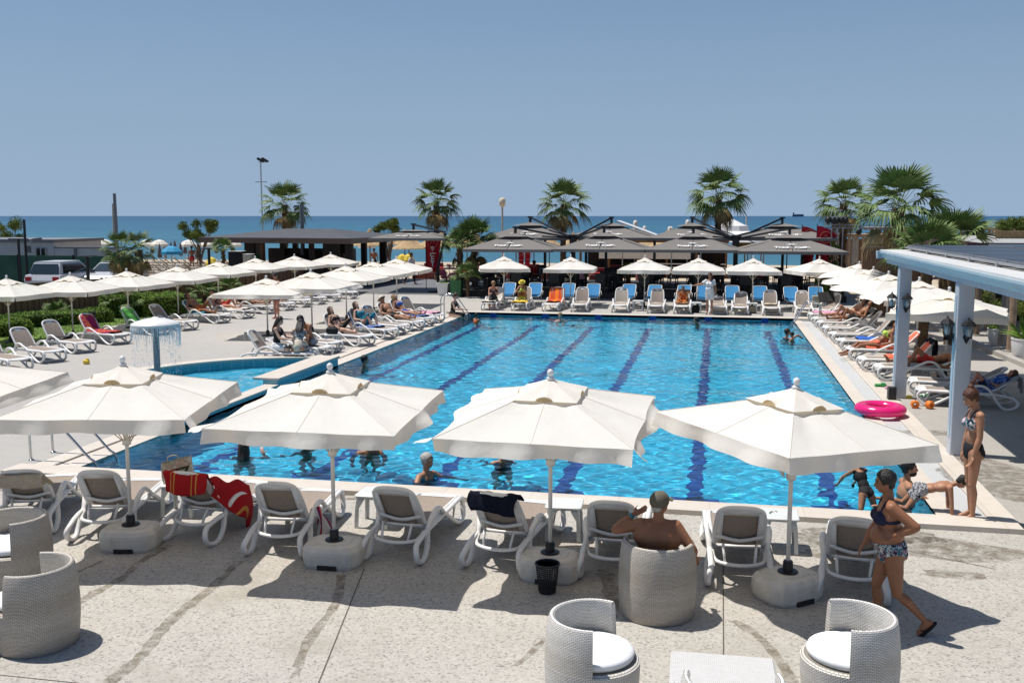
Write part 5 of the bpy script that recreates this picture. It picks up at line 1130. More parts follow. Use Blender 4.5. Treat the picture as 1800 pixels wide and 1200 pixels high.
# loungers along the left edge
def onl(row,i,dx=0,dy=0,off=-.6):
    x,y,rz=row[i][:3]; return (x+off,y,0),rz
def lie(lb,pos,rz,pose,ang,dy=0,dz=0,ov=None,**k):
    a=radians(ang); o=dict(hip=(0,-.16+dy,.445+dz),sp=(0,-cos(a),sin(a)),fc=(0,sin(a)*.9,cos(a)*.9)); o.update(ov or {}); o.setdefault('hu',(0,-cos(a),sin(a))); person(lb,pose,pos,rz,ov=o,**k)
p_,r_=onl(rowA,0); V=Matrix.Rotation(r_,3,'Z')
person('long haired woman in black top and white shorts sitting on a lounger','sit',(p_[0]+.3,p_[1]-.12,0),-pi/2,sk='skin_light',h=1.64,fem=True,style='long',hair='hair_brown',vox=.011,face=1,wear=[('tank','black_cloth'),('shorts','white_cloth')],ov=dict(hip=(0,-.2,.47),sp=(0,.10,1),fc=(.1,.9,-.3),la=[(-.2,.5,-.8),(.1,.8,-.1)],ra=[(.2,.5,-.8),(-.1,.8,-.1)]))
person('woman in cream wrap dress sitting with her back turned','hunch',(p_[0]+.72,p_[1]-.1,0),.15,sk='skin_tan',h=1.62,fem=True,style='long',hair='hair_black',vox=.011,wear=[('swimsuit','floral_cloth'),('skirt','cream_cloth')],ov=dict(hip=(0,-.1,.47),fc=(0,.8,-.6)))
person('tanned bare chested man bending beside the seated women','hunch',(p_[0]+.5,p_[1]+1.25,0),2.75,sk='skin_dark_tan',h=1.74,style='crop',hair='hair_black',vox=.011,wear=[('trunks','grey_cloth')],ov=dict(fc=(0,.7,-.8)))
p_,r_=onl(rowA,2); lie('girl in black bikini holding a phone on a lounger',p_,r_,'lounge_knee',52,sk='skin_light',h=1.62,fem=True,style='long',hair='hair_brown',vox=.011,face=1,wear=[('bikini_top','black_cloth'),('bikini_bottom','black_cloth')])
p_,r_=onl(rowA,3); lie('brown haired woman reading on a lounger with bent knees',p_,r_,'lounge_knee',52,sk='skin_light',h=1.64,fem=True,style='long',hair='hair_brown',vox=.011,wear=[('swimsuit','teal_cloth')],ov=dict(rl=[(.12,.66,.78),(0,.45,-.85),(0,1,-.1)]))
p_,r_=onl(rowA,5); lie('person in straw hat and black shorts lying on a lounger',p_,r_,'lounge',45,sk='skin_tan',h=1.74,style='short',hair='hair_blond',vox=.012,wear=[('trunks','black_cloth'),('hat','cream_towel'),('glasses','eye_dark')])
p_,r_=onl(rowA,6); lie('sunbather lying on the blue towel at the left pool side',p_,r_,'lounge',45,sk='skin_tan',h=1.66,fem=True,style='long',hair='hair_blond',vox=.013,wear=[('bikini_top','royal_cloth'),('bikini_bottom','royal_cloth')])
# lawn side
def onb(i): x,y,rz=onB(i); return (x,y,0),rz
p_,r_=onb(6); lie('man in orange trunks lying on a turquoise towel',p_,r_,'lounge_knee',40,sk='skin_dark_tan',h=1.74,fat=.3,style='short',hair='hair_black',vox=.012,wear=[('trunks','orange_cloth')])
p_,r_=onb(7); lie('woman in red bikini bottom lying by the lawn',p_,r_,'lounge_knee',38,sk='skin_red',h=1.66,fem=True,fat=.4,style='short',hair='hair_blond',vox=.012,wear=[('bikini_bottom','red_cloth'),('bikini_top','navy_cloth'),('glasses','eye_dark')])
p_,r_=onb(8); lie('tanned man lying flat by the lawn',p_,r_,'lounge',22,sk='skin_dark_tan',h=1.74,fat=.2,style='bald',vox=.012,wear=[('trunks','khaki_cloth')])
p_,r_=onb(9); lie('second tanned person lying by the lawn behind the standing man',p_,r_,'lounge',18,sk='skin_tan',h=1.68,style='short',hair='hair_brown',vox=.013,wear=[('trunks','yellow_cloth')])
V=at(487,560); person('man in grey cap and navy shorts standing among the lawn loungers','stand',(V.x,V.y,0),2.6,sk='skin_red',h=1.70,fat=.4,style='short',hair='hair_grey',vox=.012,wear=[('trunks','navy_cloth'),('cap','dark_grey_cloth'),('sandals','black_cloth')])
# far row
person('blond woman in a dark wrap hunched on the cream towel','hunch',(FARX[868]+.05,40.55,0),pi+.25,sk='skin_red',h=1.64,fem=True,fat=.5,style='short',hair='hair_blond',vox=.013,wear=[('tank','dark_grey_cloth'),('shorts','dark_grey_cloth'),('sandals','lime_cloth')],ov=dict(ll=[(-.12,1,-.15),(.3,.5,-1),(0,1,-.1)],rl=[(.12,1,-.15),(.1,.4,-1),(0,1,-.1)]))
person('woman in yellow hat and lime bikini with drawn up knees','hunch',(FARX[920],40.85,0),pi-.1,sk='skin_dark_tan',h=1.62,fem=True,fat=.2,style='short',hair='hair_brown',vox=.013,wear=[('bikini_top','lime_cloth'),('bikini_bottom','lime_cloth'),('hat','yellow_cloth')],ov=dict(hip=(0,-.05,.48),sp=(0,.22,1),fc=(0,.8,-.6),ll=[(-.15,.62,.70),(0,.12,-1),(0,1,-.1)],rl=[(.10,.66,.62),(0,.12,-1),(0,1,-.1)],la=[(-.2,.7,-.5),(.2,.9,.0)],ra=[(.2,.7,-.5),(-.2,.9,.0)]))
V=Vector((atY(1247,540,39.9).x,39.9)); person('woman in white tunic standing with a hand on a parasol pole','stand',(V.x,V.y,0),pi-.25,sk='skin_tan',h=1.60,fem=True,fat=.5,style='short',hair='hair_auburn',vox=.012,face=1,wear=[('dress','white_cloth'),('glasses','eye_dark')],ov=dict(ra=[(.85,.25,-.55),(.55,.2,-.10)],la=[(-.3,0,-1),(-.15,.25,-1)]))
person('child wrapped in the brown patterned towel','sit',(FARX[1200],41.15,0),pi,sk='skin_dark_tan',h=1.2,style='short',hair='hair_brown',vox=.015,wear=[('tank','orange_cloth')],ov=dict(hip=(0,-.2,.42)))
# right row
def onr(i): x,y,rz=onR(i); return (x,y,0),rz
p_,r_=onr(1); lie('dark haired man in black shorts lounging with a phone',p_,r_,'lounge_knee',42,sk='skin_tan',h=1.74,fat=.2,style='short',hair='hair_black',vox=.011,face=1,wear=[('trunks','black_cloth'),('glasses','eye_dark')])
p_,r_=onr(2); lie('person resting behind the dark haired man at the right',p_,r_,'lounge_knee',42,sk='skin_dark_tan',h=1.70,style='short',hair='hair_brown',vox=.013,wear=[('trunks','dark_grey_cloth')])
p_,r_=onr(6); lie('woman in lime bikini lounging with her feet on the right coping',p_,r_,'lounge',42,dy=.45,sk='skin_dark_tan',h=1.72,fem=True,style='short',hair='hair_black',vox=.010,face=1,wear=[('bikini_top','lime_cloth'),('bikini_bottom','coral_cloth'),('glasses','eye_dark')],ov=dict(ll=[(-.15,1,-.05),(0,.80,-.52),(0,1,-.2)],rl=[(.15,1,.02),(0,.80,-.58),(0,1,-.2)],la=[(-.3,.1,-.9),(.1,1,-.2)],ra=[(.3,.1,-.9),(-.1,1,-.2)]))
p_,r_=onr(8); lie('man in red trunks lying beside the nearest right parasol',p_,r_,'lounge_knee',14,sk='skin_dark_tan',h=1.72,fat=.1,style='short',hair='hair_black',vox=.011,wear=[('trunks','red_cloth')])
p_,r_=onr(10); lie('child in a blue patterned shirt resting behind the white post',p_,r_,'lounge_knee',28,sk='skin_red',h=1.25,style='short',hair='hair_auburn',vox=.012,wear=[('tshirt','blue_towel'),('trunks','navy_cloth')],ov=dict(hip=(0,-.3,.45)))
# staff and guests further back
V=at(722,500); person('waiter in white shirt and black trousers walking past the platform','walk',(V.x,V.y,.02),-pi/2,sk='skin_tan',h=1.76,style='short',hair='hair_brown',vox=.013,wear=[('shirt','white_cloth'),('trousers','black_cloth')])
V=atY(606,470,53); person('barman in white shirt standing at the bar','stand',(V.x,V.y,.02),2.8,sk='skin_tan',h=1.76,style='short',hair='hair_black',vox=.014,wear=[('shirt','white_cloth'),('trousers','black_cloth')])
for lb,px,Y,rz,w_,hr in (('guest in pink top seated in the dark terrace, behind the second far parasol',1022,49,0.3,'pink_towel','hair_brown'),('guest in navy shirt at the right end of the terrace',1490,48.5,1.2,'navy_cloth','hair_black'),('guest in green shirt at the right end of the terrace',1500,50.5,-.8,'green_cloth','hair_brown'),('guest in red shirt seated in the dark terrace',940,50.5,.8,'red_cloth','hair_black')):
    V=atY(px,470,Y); person(lb,'sit',(V.x,V.y,.30),rz,sk='skin_tan',h=1.7,vox=.016,style='short',hair=hr,wear=[('tshirt',w_),('trousers','navy_cloth')])
for lb,px,Y,rz,w_,po in (('beach guest in red trunks standing near the blue parasol',338,66,.4,'red_cloth','stand'),('beach guest in navy trunks walking on the sand at left',352,70,1.5,'navy_cloth','walk'),('beach guest in grey trunks standing in the sea shallows',292,80,1.5,'grey_cloth','stand'),('dark dressed guest seen through the bar opening',658,64,.4,'black_cloth','stand')):
    V=atY(px,470,Y); person(lb,po,(V.x,V.y,-.07),rz,sk='skin_dark_tan',h=1.72,vox=.02,style='short',hair='hair_black',wear=[('trunks',w_)])
# ================================================================ PLANTS
mat('palm_leaf',(.115,.17,.045),.6,.4,2.5,.3); mat('palm_leaf_dry',(.27,.19,.085),.8,.35,3,.2); mat('palm_leaf_grey',(.15,.19,.09),.65,.3,3,.3); mat('palm_trunk',(.13,.085,.05),.95,.45,14,.1,bump=.03,bscale=16); mat('bark',(.16,.12,.085),.95,.3,12,.1)
mat('pine_leaf',(.10,.135,.025),.8,.45,2,.2); mat('hedge_leaf',(.125,.205,.032),.7,.5,3,.2); mat('red_leaf',(.10,.03,.025),.7,.5,3,.2); mat('stem_green',(.16,.20,.07),.7,.3,8)
def fan_leaf(m,o,d,L,droop,rs,seg=18,spread=2.6,blade=.55,width=.024):
    """a stalk and a pleated fan of narrow blades"""
    d=nrm(d); side=d.cross(Vector((0,0,1))); side=side.normalized() if side.length>1e-3 else Vector((1,0,0)); up=side.cross(d).normalized()
    if d.z<-.2: pass
    P=[]; 
    for i in range(5):
        t=i/4*L*(1-blade); P.append(o+d*t-Vector((0,0,1))*droop*.25*(t/L)**2*L)
    m.cur=1; m.tube(P,[.014,.012,.010,.009,.008],4,caps=False); m.cur=0
    c=P[-1]; dd=nrm(P[-1]-P[-2]); up=side.cross(dd).normalized(); tw=rs.uniform(-.5,.5)
    side2=(side*cos(tw)+up*sin(tw)); up2=dd.cross(side2)*-1
    for k in range(seg):
        a=-spread/2+spread*k/(seg-1); q=dd*cos(a)+side2*sin(a); Lb=L*blade*(1-.28*abs(a)/(spread/2))*rs.uniform(.88,1.08); w=width*L/1.1*rs.uniform(.7,1.1)
        n_=up2*(.35 if k%2 else -.35); s_=q.cross(up2).normalized()
        pts=[c, c+q*Lb*.45+up2*.05*Lb, c+q*Lb*.78-Vector((0,0,1))*droop*.16*Lb, c+q*Lb*(.98)-Vector((0,0,1))*droop*(.38+.3*rs.random())*Lb]
        ws=[w*.35,w,w*.75,w*.08]; V=[]
        for p,ww in zip(pts,ws): V+=[p-s_*ww+n_*ww,p+s_*ww-n_*ww]
        m.add([tuple(v) for v in V],[(0,1,3,2),(2,3,5,4),(4,5,7,6)])
def palm(lb,x,y,z0,h,R,seed,n=31,trunk=.16,dead=9,name='palm_tree',lean=(0,0),cat='palm tree',group='tall fan palms',leafm='palm_leaf',minel=-.55,maxel=1.4):
    rs=random.Random(seed); t=thing(name,lb,cat,(x,y,z0),rs.uniform(0,6),group)
    m=MB(); top=Vector((lean[0],lean[1],h)); P=[Vector((0,0,0)).lerp(top,i/14)+Vector((rs.uniform(-.02,.02),rs.uniform(-.02,.02),0)) for i in range(15)]
    m.tube(P,[trunk*(1.15 if i==0 else 1.0 if i<9 else .95+.12*(i-9)/5)*rs.uniform(.93,1.07) for i in range(15)],12)
    for i in range(int(h*26)):   # old leaf bases
        f=rs.uniform(.25,1); p=Vector((0,0,0)).lerp(top,f); a=rs.uniform(0,6.28); r=trunk*.95; q=p+Vector((cos(a)*r,sin(a)*r,0)); m.tube([q,q+Vector((cos(a)*.06,sin(a)*.06,.10))],[.035,.012],4)
    part('trunk',m,'palm_trunk',t)
    m=MB()
    for i in range(n):
        f=(i+.5)/n; el=minel+(maxel-minel)*f**1.15; az=i*2.39996+rs.uniform(-.2,.2); d=Vector((cos(az)*cos(el),sin(az)*cos(el),sin(el))); L=R*rs.uniform(.88,1.08)*(.92 if el>1.1 else 1); dr=.75-.6*max(0,el) if el<1 else .12
        fan_leaf(m,top+d*trunk*.8,d,L,max(.15,dr),rs)
    part('crown',m,[leafm,'stem_green'],t)
    if dead:
        m=MB()
        for i in range(dead):
            az=rs.uniform(0,6.28); el=rs.uniform(-1.25,-.6); d=Vector((cos(az)*cos(el),sin(az)*cos(el),sin(el))); fan_leaf(m,top-Vector((0,0,.12))+d*trunk,d,R*rs.uniform(.65,.9),1.1,rs,seg=16,spread=2.0)
        part('dead_leaves',m,['palm_leaf_dry','palm_leaf_dry'],t)
    return t
def palm_at(lb,px,Yd,pz,rp,seed,**k):
    """px, pz: picture place of the crown's heart; rp its picture radius; Yd its distance"""
    c=atY(px,pz,Yd); s=(c-Vector((0,0,CAM_H))).length/FPX; return palm(lb,c.x,c.y,k.pop('z0',-.05),c.z+.05,rp*s,seed,**k)
palm_at('tall fan palm behind the bar pavilion, beside the floodlight mast',500,62,360,48,1)
palm_at('tall fan palm behind the single dark parasol and red flag',767,58,355,47,2)
palm_at('tall fan palm behind the left dark cafe parasols',991,58,358,53,3)
palm_at('tall fan palm between the right dark cafe parasols',1264,53,344,57,4)
palm_at('fan palm with brown skirt beside the stage lights',1484,52,358,50,5,dead=16)
palm_at('large bright green fan palm at right, nearest of the tall ones',1580,37,366,80,6,n=34,trunk=.2,dead=4,minel=-.25)
palm_at('low bushy fan palm left of the dark cafe parasols',833,50,425,50,7,n=40,dead=5,trunk=.16,group='low bushy palms',maxel=1.5,minel=0)
palm_at('second low bushy fan palm by the cafe corner',808,49,432,36,8,n=30,dead=3,trunk=.16,group='low bushy palms',minel=0)
palm_at('low fan palm clump behind the pergola roof, left one',1628,31,452,72,9,n=36,dead=0,trunk=.16,group='low bushy palms',minel=.0,name='palm_tree')
palm_at('low fan palm clump behind the pergola roof, right one',1678,32,432,70,10,n=26,dead=4,trunk=.17,group='low bushy palms',minel=.35)
palm_at('shaggy palm with brown leaves before the car park, left of two',212,44,440,36,11,n=26,dead=18,trunk=.17,leafm='palm_leaf',group='shaggy palms by the car park')
palm_at('shaggy palm with brown leaves before the car park, right of two',243,44,440,34,12,n=18,dead=20,trunk=.17,leafm='palm_leaf_grey',group='shaggy palms by the car park')
palm_at('small palm in the lawn behind the second lawn parasol pole',100,32.5,556,30,13,n=20,dead=2,trunk=.10,group='small lawn palms',minel=.1); palm_at('small palm on the lawn before the clipped bush',216,34.5,532,34,14,n=22,dead=2,trunk=.15,group='small lawn palms',minel=-.1)
palm_at('small palm on the lawn below the fifth parasol',358,41,516,30,15,n=20,dead=2,trunk=.10,group='small lawn palms',minel=.0); palm_at('yucca like palm before the bar at its left end',392,46,440,24,16,n=24,dead=0,trunk=.08,group='small lawn palms',minel=.1)
palm_at('small lawn palm by the fence near the bar',405,44,508,26,17,n=18,dead=0,trunk=.09,group='small lawn palms',minel=.1)
palm_at('fan palm in the pot by the cafe corner',822,46.3,488,34,18,n=22,dead=0,trunk=.07,group='potted palms',minel=.15); palm_at('small potted palm on the beach side of the terrace',1005,60,440,16,19,n=14,dead=0,trunk=.06,group='potted palms',minel=.2); palm_at('small palm on the terrace near the third far parasol',1104,50,478,18,20,n=16,dead=0,trunk=.06,group='potted palms',minel=.2)
palm_at('small palm on the terrace steps near the fifth far parasol',1318,48,492,16,21,n=16,dead=0,trunk=.06,group='potted palms',minel=.2)
def tree(lb,px,Yd,py,rx,rz_,seed,m_='pine_leaf',z0=-.1,n=5200,cat='pine tree',name='pine_tree',blobs=14,ls=.09,group='low pines on the beach'):
    rs=random.Random(seed); c=atY(px,py,Yd); s=(c-Vector((0,0,CAM_H))).length/FPX; RX=rx*s; RZ=rz_*s; t=thing(name,lb,cat,(c.x,c.y,z0),0,group); C0=Vector((0,0,c.z-z0))
    m=MB(); B=[]
    for i in range(blobs):
        a=i*2.4; r=RX*sqrt(rs.random())*.85; b=C0+Vector((cos(a)*r,sin(a)*r*.8,RZ*rs.uniform(-.75,.8)*(1-.3*r/RX))); B.append((b,RX*rs.uniform(.20,.34)))
        mid=Vector((b.x*.3,b.y*.3,C0.z*.55)); m.tube(catmull([Vector((0,0,C0.z*.2)),mid,b],4),[.05,.045,.04,.035,.03,.025,.02,.015,.01],5)
    m.tube([(0,0,0),(.02,0,C0.z*.25),(0,.02,C0.z*.6)],[.10,.085,.05],8); part('trunk',m,'bark',t)
    m=MB(); V=[];F=[]
    for i in range(n):
        b,r=B[rs.randrange(len(B))]; d=Vector((rs.gauss(0,1),rs.gauss(0,1),rs.gauss(0,1))).normalized(); p=b+Vector((d.x*r,d.y*r,d.z*r*.8))*(rs.random()**.45); q=Vector((rs.gauss(0,1),rs.gauss(0,1),rs.gauss(0,1)+.8)).normalized(); w=d.cross(q); w=w.normalized() if w.length>.01 else Vector((1,0,0)); o=len(V); l_=ls*rs.uniform(.6,1.3)
        V+=[tuple(p-w*l_*.22),tuple(p+w*l_*.22),tuple(p+q*l_)]; F.append((o,o+1,o+2))
    m.add(V,F); part('crown',m,m_,t); return t
tree('low pine on the shore at the far left edge',18,70,415,38,30,1,ls=.16); tree('low pine on the sand left of the bar pavilion',350,66,408,34,26,2,ls=.16); tree('low pine behind the bar pavilion roof, right side',684,66,404,28,20,3,ls=.16); tree('low pine at the right picture edge above the roofs',1785,46,398,32,18,4,ls=.13)
tree('dark red leafed shrub beside the wooden wall',1560,42,512,26,26,5,'red_leaf',cat='shrub',name='shrub',group='shrubs by the right side'); tree('green climbing plant by the palm at the stage',1466,50,452,8,40,6,'hedge_leaf',cat='shrub',name='shrub',n=1600,group='shrubs by the right side'); tree('red and green shrubs behind the right loungers',1690,38,512,48,26,7,'red_leaf',cat='shrub',name='shrub',group='shrubs by the right side'); tree('dark green shrub mass between the rough posts at right',1750,35,535,52,24,10,'pine_leaf',cat='shrub',name='shrub',group='shrubs by the right side'); tree('olive green shrub at the terrace end by the right parasols',1445,47,508,24,22,8,'hedge_leaf',cat='shrub',name='shrub',n=2500,group='shrubs by the right side')
tree('purple flowering planter by the red flag',790,47.5,478,16,18,9,'plum_cloth',cat='shrub',name='shrub',n=1500,group='shrubs by the right side')
# clipped hedges
def hedge(lb,x,y,rz,L,D,H,seed,n=9000):
    rs=random.Random(seed); t=thing('hedge',lb,'hedge',(x,y,0),rz,'clipped hedges on the lawn'); V=[];F=[]; m=MB()
    for i in range(n):
        a=rs.uniform(-1,1); b=rs.uniform(-1,1); c=rs.random(); k=rs.randrange(3)
        if k==0: b=(1 if b>0 else -1)*(.9+.14*rs.random())
        elif k==1: c=.92+.12*rs.random()
        else: a=(1 if a>0 else -1)*(.95+.07*rs.random())
        e=1-.10*max(0,c-.6); p=Vector((a*L/2*e,b*D/2*e,.03+c*H*(1+.05*sin(a*7+seed)+.04*sin(b*9)))); q=Vector((rs.gauss(0,1),rs.gauss(0,1),rs.gauss(0,1)+.7)).normalized(); w=q.orthogonal().normalized(); o=len(V); l_=.07*rs.uniform(.6,1.3)
        V+=[tuple(p-w*l_*.4),tuple(p+w*l_*.4),tuple(p+q*l_)]; F.append((o,o+1,o+2))
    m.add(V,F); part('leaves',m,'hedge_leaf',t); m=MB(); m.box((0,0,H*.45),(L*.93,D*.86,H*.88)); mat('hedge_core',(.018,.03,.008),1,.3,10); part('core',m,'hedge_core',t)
v=at(50,592); hedge('long clipped hedge behind the leftmost lawn parasols, back one',v.x-2.0,v.y+2.7,.95,5.5,1.0,.42,1); hedge('clipped hedge behind the nearest lawn loungers, front one',v.x-1.7,v.y-.4,.95,3.2,1.3,.45,2)
v=at(215,556); hedge('round clipped bush left of the fourth lawn pole',v.x,v.y+.3,.9,1.6,1.3,.75,3,5000); v=at(285,552); hedge('round clipped bush under the fourth lawn parasol',v.x,v.y,.9,1.9,1.4,.75,4,6000)
# ================================================================ FENCES, CAR PARK SIDE
k=NT('brown_boards'); v=k.co(); w=k.node('TexWave',ins={'Scale':4.0,'Distortion':.2}); k.l.new(k.co((1,1,.02)),w.inputs['Vector']); n_=k.noise(4,4,k.co((3,3,.4))); k.base(k.mix(1.0,k.ramp(w.outputs['Fac'],[(.0,(.09,.052,.034)),(.12,(.17,.10,.064)),(.9,(.20,.12,.075))]),k.ramp(n_,[(.3,(.7,.7,.7)),(.7,(1.2,1.15,1.1))]),'MULTIPLY'),.85,.2); M['brown_boards']=k.m
mat('reed',(.34,.24,.13),.95,.3,12,.1,bump=.02,bscale=50)
def fence(lb,a,b,h,m_,name='fence',z0=0,th=.05,post=2.0,pm='black_cloth',cat='fence'):
    a=Vector(a[:2]);b=Vector(b[:2]); L=(b-a).length; t=thing(name,lb,cat,(a.x,a.y,z0),atan2(b.y-a.y,b.x-a.x)); m=MB(); m.box((L/2,0,h/2),(L,th,h)); part('panel',m,m_,t)
    n=int(L/post)
    for i in range(n+1):
        m=MB(); m.box((L*i/max(n,1),-.05,h/2+.02),(.07,.07,h+.06)); part('post',m,pm,t)
    return t
fence('brown board fence behind the lawn, left part',(-29.5,25.5),(-25.6,38),1.22,'brown_boards',pm='brown_boards'); fence('brown board fence behind the lawn, right part',(-25.6,38.0),(-21.9,50.5),1.22,'brown_boards',pm='brown_boards')
mat('green_mesh',(.055,.12,.085),.9,.2,1.2,.1); fence('green windscreen fence round the car park',(-75,50.5),(atY(232,500,50.6).x,50.6),1.62,'green_mesh',pm='black_cloth',post=3.4)
# prefab office
mat('prefab_white',(.50,.49,.47),.6,.06,2); mat('prefab_trim',(.17,.18,.19),.6,.1,2); mat('dark_glass',(.012,.016,.018),.12,.1,2,.8)
b=thing('prefab_building','white prefab cabin with a dark sliding window beyond the car park','building'); m=MB(); Yb=56
xa=atY(-160,450,Yb).x; xb=atY(95,450,Yb).x; m.box(((xa+xb)/2,Yb+2.5,1.1),(xb-xa,5,2.4)); part('wall',m,'prefab_white',b); m=MB(); m.box(((xa+xb)/2,Yb+2.5,2.30),(xb-xa+.3,5.3,.18)); part('roof',m,'prefab_trim',b)
m=MB(); x0=atY(65,450,Yb).x; x1=atY(82,450,Yb).x; m.box(((x0+x1)/2,Yb-.03,1.05),(x1-x0,.05,1.6)); w_=part('window',m,'dark_glass',b); m=MB()
for x in (x0,(x0+x1)/2,x1): m.box((x,Yb-.07,1.05),(.05,.04,1.65))
part('frame',m,'prefab_white',w_)
b=thing('boundary_wall','pale grey panel wall between the prefab cabin and the shaggy palms','wall'); xc=atY(205,450,Yb).x; m=MB(); m.box(((xb+xc)/2,Yb+.1,.9),(xc-xb,.12,1.9)); part('panel',m,'prefab_white',b); m=MB(); m.box(((xb+xc)/2,Yb+.1,1.88),(xc-xb,.18,.08)); part('cap_rail',m,'prefab_trim',b)
for px in (133,):
    m=MB(); m.box((atY(px,450,Yb).x,Yb-.02,.9),(.14,.12,1.9)); part('post',m,'prefab_trim',b)
# cars: seen over the parasols
mat('car_silver',(.50,.52,.55),.3,.04,3,.5,.0); mat('car_dark',(.05,.055,.06),.25,.04,3,.6,.3); mat('car_glass',(.02,.03,.035),.06,.1,2,.9); mat('tyre',(.02,.02,.02),.9); mat('tail_red',(.35,.01,.01),.3); 
def car(lb,x,y,rz,m_,suv=False):
    t=thing('parked_car',lb,'car',(x,y,0),rz,'cars parked beyond the fence'); H=1.62 if suv else 1.48; W_=.9; m=MB()
    prof=[(-2.15,.35),(-2.2,.75),(-2.08,1.0),(-1.85,1.02),(1.0,1.0),(1.95,.86),(2.2,.68),(2.22,.35)]
    def ex(pr,w,m):
        n=len(pr); V=[(x_,-w,z) for x_,z in pr]+[(x_,w,z) for x_,z in pr]; m.add(V,[(i,(i+1)%n,n+(i+1)%n,n+i) for i in range(n)]+[tuple(range(n-1,-1,-1)),tuple(range(n,2*n))])
    ex(prof,W_,m); m.add([(x_,s_*w,z) for x_,w,z in ((-1.95,.80,1.0),(-1.65,.68,H-.04),(.25,.68,H-.04),(1.05,.80,1.0)) for s_ in (-1,1)],[(0,1,3,2),(2,3,5,4),(4,5,7,6),(0,2,4,6),(7,5,3,1)]); part('body',m,m_,t)
    m=MB(); m.box((-.7,0,H-.01),(1.85,1.3,.05)); part('roof',m,m_,t)
    m=MB(); m.add([(1.03,-.76,1.03),(1.03,.76,1.03),(.33,.64,H-.07),(.33,-.64,H-.07)],[(0,1,2,3)]); m.T=Matrix.Translation((.02,0,.01)); part('windscreen',m,'car_glass',t)
    m=MB(); m.add([(-1.98,-.76,1.05),(-1.98,.76,1.05),(-1.73,.64,H-.09),(-1.73,-.64,H-.09)],[(3,2,1,0)]); part('rear_window',m,'car_glass',t)
    for s_ in (-1,1):
        m=MB(); m.add([(-1.6,s_*.79,1.06),(.85,s_*.79,1.06),(.2,s_*.70,H-.1),(-1.5,s_*.70,H-.1)],[(0,1,2,3) if s_<0 else (3,2,1,0)]); part('side_window',m,'car_glass',t); m=MB(); m.box((.75,s_*1.02,1.06),(.14,.2,.14)); part('wing_mirror',m,'car_dark',t); m=MB(); m.box((-2.17,s_*.7,.82),(.06,.3,.2)); part('tail_light',m,'tail_red',t); m=MB(); m.box((2.14,s_*.65,.72),(.12,.34,.14)); part('headlight',m,'prefab_white',t)
        for xx in (-1.35,1.35):
            m=MB(); m.T=Matrix.Translation((xx,s_*.82,.33))@Matrix.Rotation(pi/2,4,'X'); m.lathe([(.20,-.11),(.33,-.1),(.33,.1),(.20,.11)],18); wl_=part('wheel',m,'tyre',t,40); m=MB(); m.T=Matrix.Translation((xx,s_*.82,.33))@Matrix.Rotation(pi/2,4,'X'); m.lathe([(.05,-.115),(.19,-.10),(.19,.10),(.05,.115)],14); part('rim',m,'metal_grey',wl_,40)
v=atY(117,500,45.0); car('silver hatchback parked beyond the fence, seen above the second lawn parasol',v.x,v.y,pi/2+.1,'car_silver',True); v=atY(203,500,47.2); car('dark grey car parked beyond the fence, seen above the third lawn parasol',v.x,v.y,-pi/2+.15,'car_silver')
# ---- masts and lamps
def pole(lb,px,Yd,pt,r,name='lamp_post',m_='black_plastic',cat='lamp post',z0=-.05,head=None,r1=None,group=None):
    c=atY(px,pt,Yd); t=thing(name,lb,cat,(c.x,c.y,z0),0,group); h=c.z-z0; m=MB(); m.tube([(0,0,0),(0,0,h)],[r,r1 or r],8); m.lathe([(r*2.2,0),(r*2.2,.05),(r*1.2,.1)],8); part('post',m,m_,t)
    if head=='disc': m=MB(); m.lathe([(.04,h-.02),(.42,h+.02),(.42,h+.05),(.1,h+.09)],20); part('lamp_head',m,'black_plastic',t,40)
    if head=='tee': m=MB(); m.box((0,0,h),(1.1,.2,.05)); part('lamp_head',m,'black_plastic',t)
    if head=='flood':
        m=MB(); m.box((0,0,h-1.5),(.9,.06,.06)); m.box((.1,0,h-.05),(.6,.05,.05)); part('bracket',m,'metal_grey',t); 
        for dx in (.1,.45):
            m=MB(); m.box((dx-.05,-.1,h+.1),(.5,.3,.16),ry=.5); part('lamp_head',m,'black_plastic',t)
    if head=='solar':
        m=MB(); m.box((.72,0,h-1.05),(.42,.3,.10),ry=-.15); part('lamp_head',m,'prefab_trim',t); m=MB(); m.tube([(0,0,h-1.35),(.52,0,h-1.08)],.025,6); part('bracket',m,'prefab_white',t); m=MB(); m.box((.26,-.06,h-1.6),(.22,.04,.38)); part('solar_panel',m,'dark_glass',t)
    if head=='globe': m=MB(); m.lathe([(.05,h-.1),(.2,h+.0),(.26,h+.25),(.24,h+.5),(.10,h+.62)],14); part('lamp_head',m,'cream_cloth',t,True)
    return t
pole('thin black mast with floodlights beside the left tall palm',458,70,284,.05,m_='metal_grey',head='flood'); pole('leaning wooden utility pole standing before the sea',201,60,340,.14,'utility_pole','prefab_trim','pole',r1=.10); mat('concrete_pole',(.40,.37,.33),.9); pole('pale concrete pole beside the leaning wooden pole',199,61.5,358,.17,'utility_pole','concrete_pole','pole',r1=.09)
pole('tall black lamp post with solar panel by the prefab cabin',42,48,386,.07,head='solar'); pole('black post with small T shaped top at far left',32,47,420,.07,head='tee'); pole('black disc topped lamp between the cars',153,41,451,.08,head='disc'); pole('black disc topped lamp by the yucca before the bar',367,47,438,.07,head='disc'); pole('white beach lamp with round head left of the cafe palm',883,75,362,.07,m_='concrete_pole',head='globe'); pole('grey pole in front of the left tall palm',530,57,358,.13,'utility_pole','prefab_trim','pole'); pole('slim pole behind the red flag palm',1239,70,398,.12,'lamp_post','concrete_pole'); pole('white curved lamp on the beach beside the white tent',1312,85,380,.06,'lamp_post','prefab_white','lamp post')
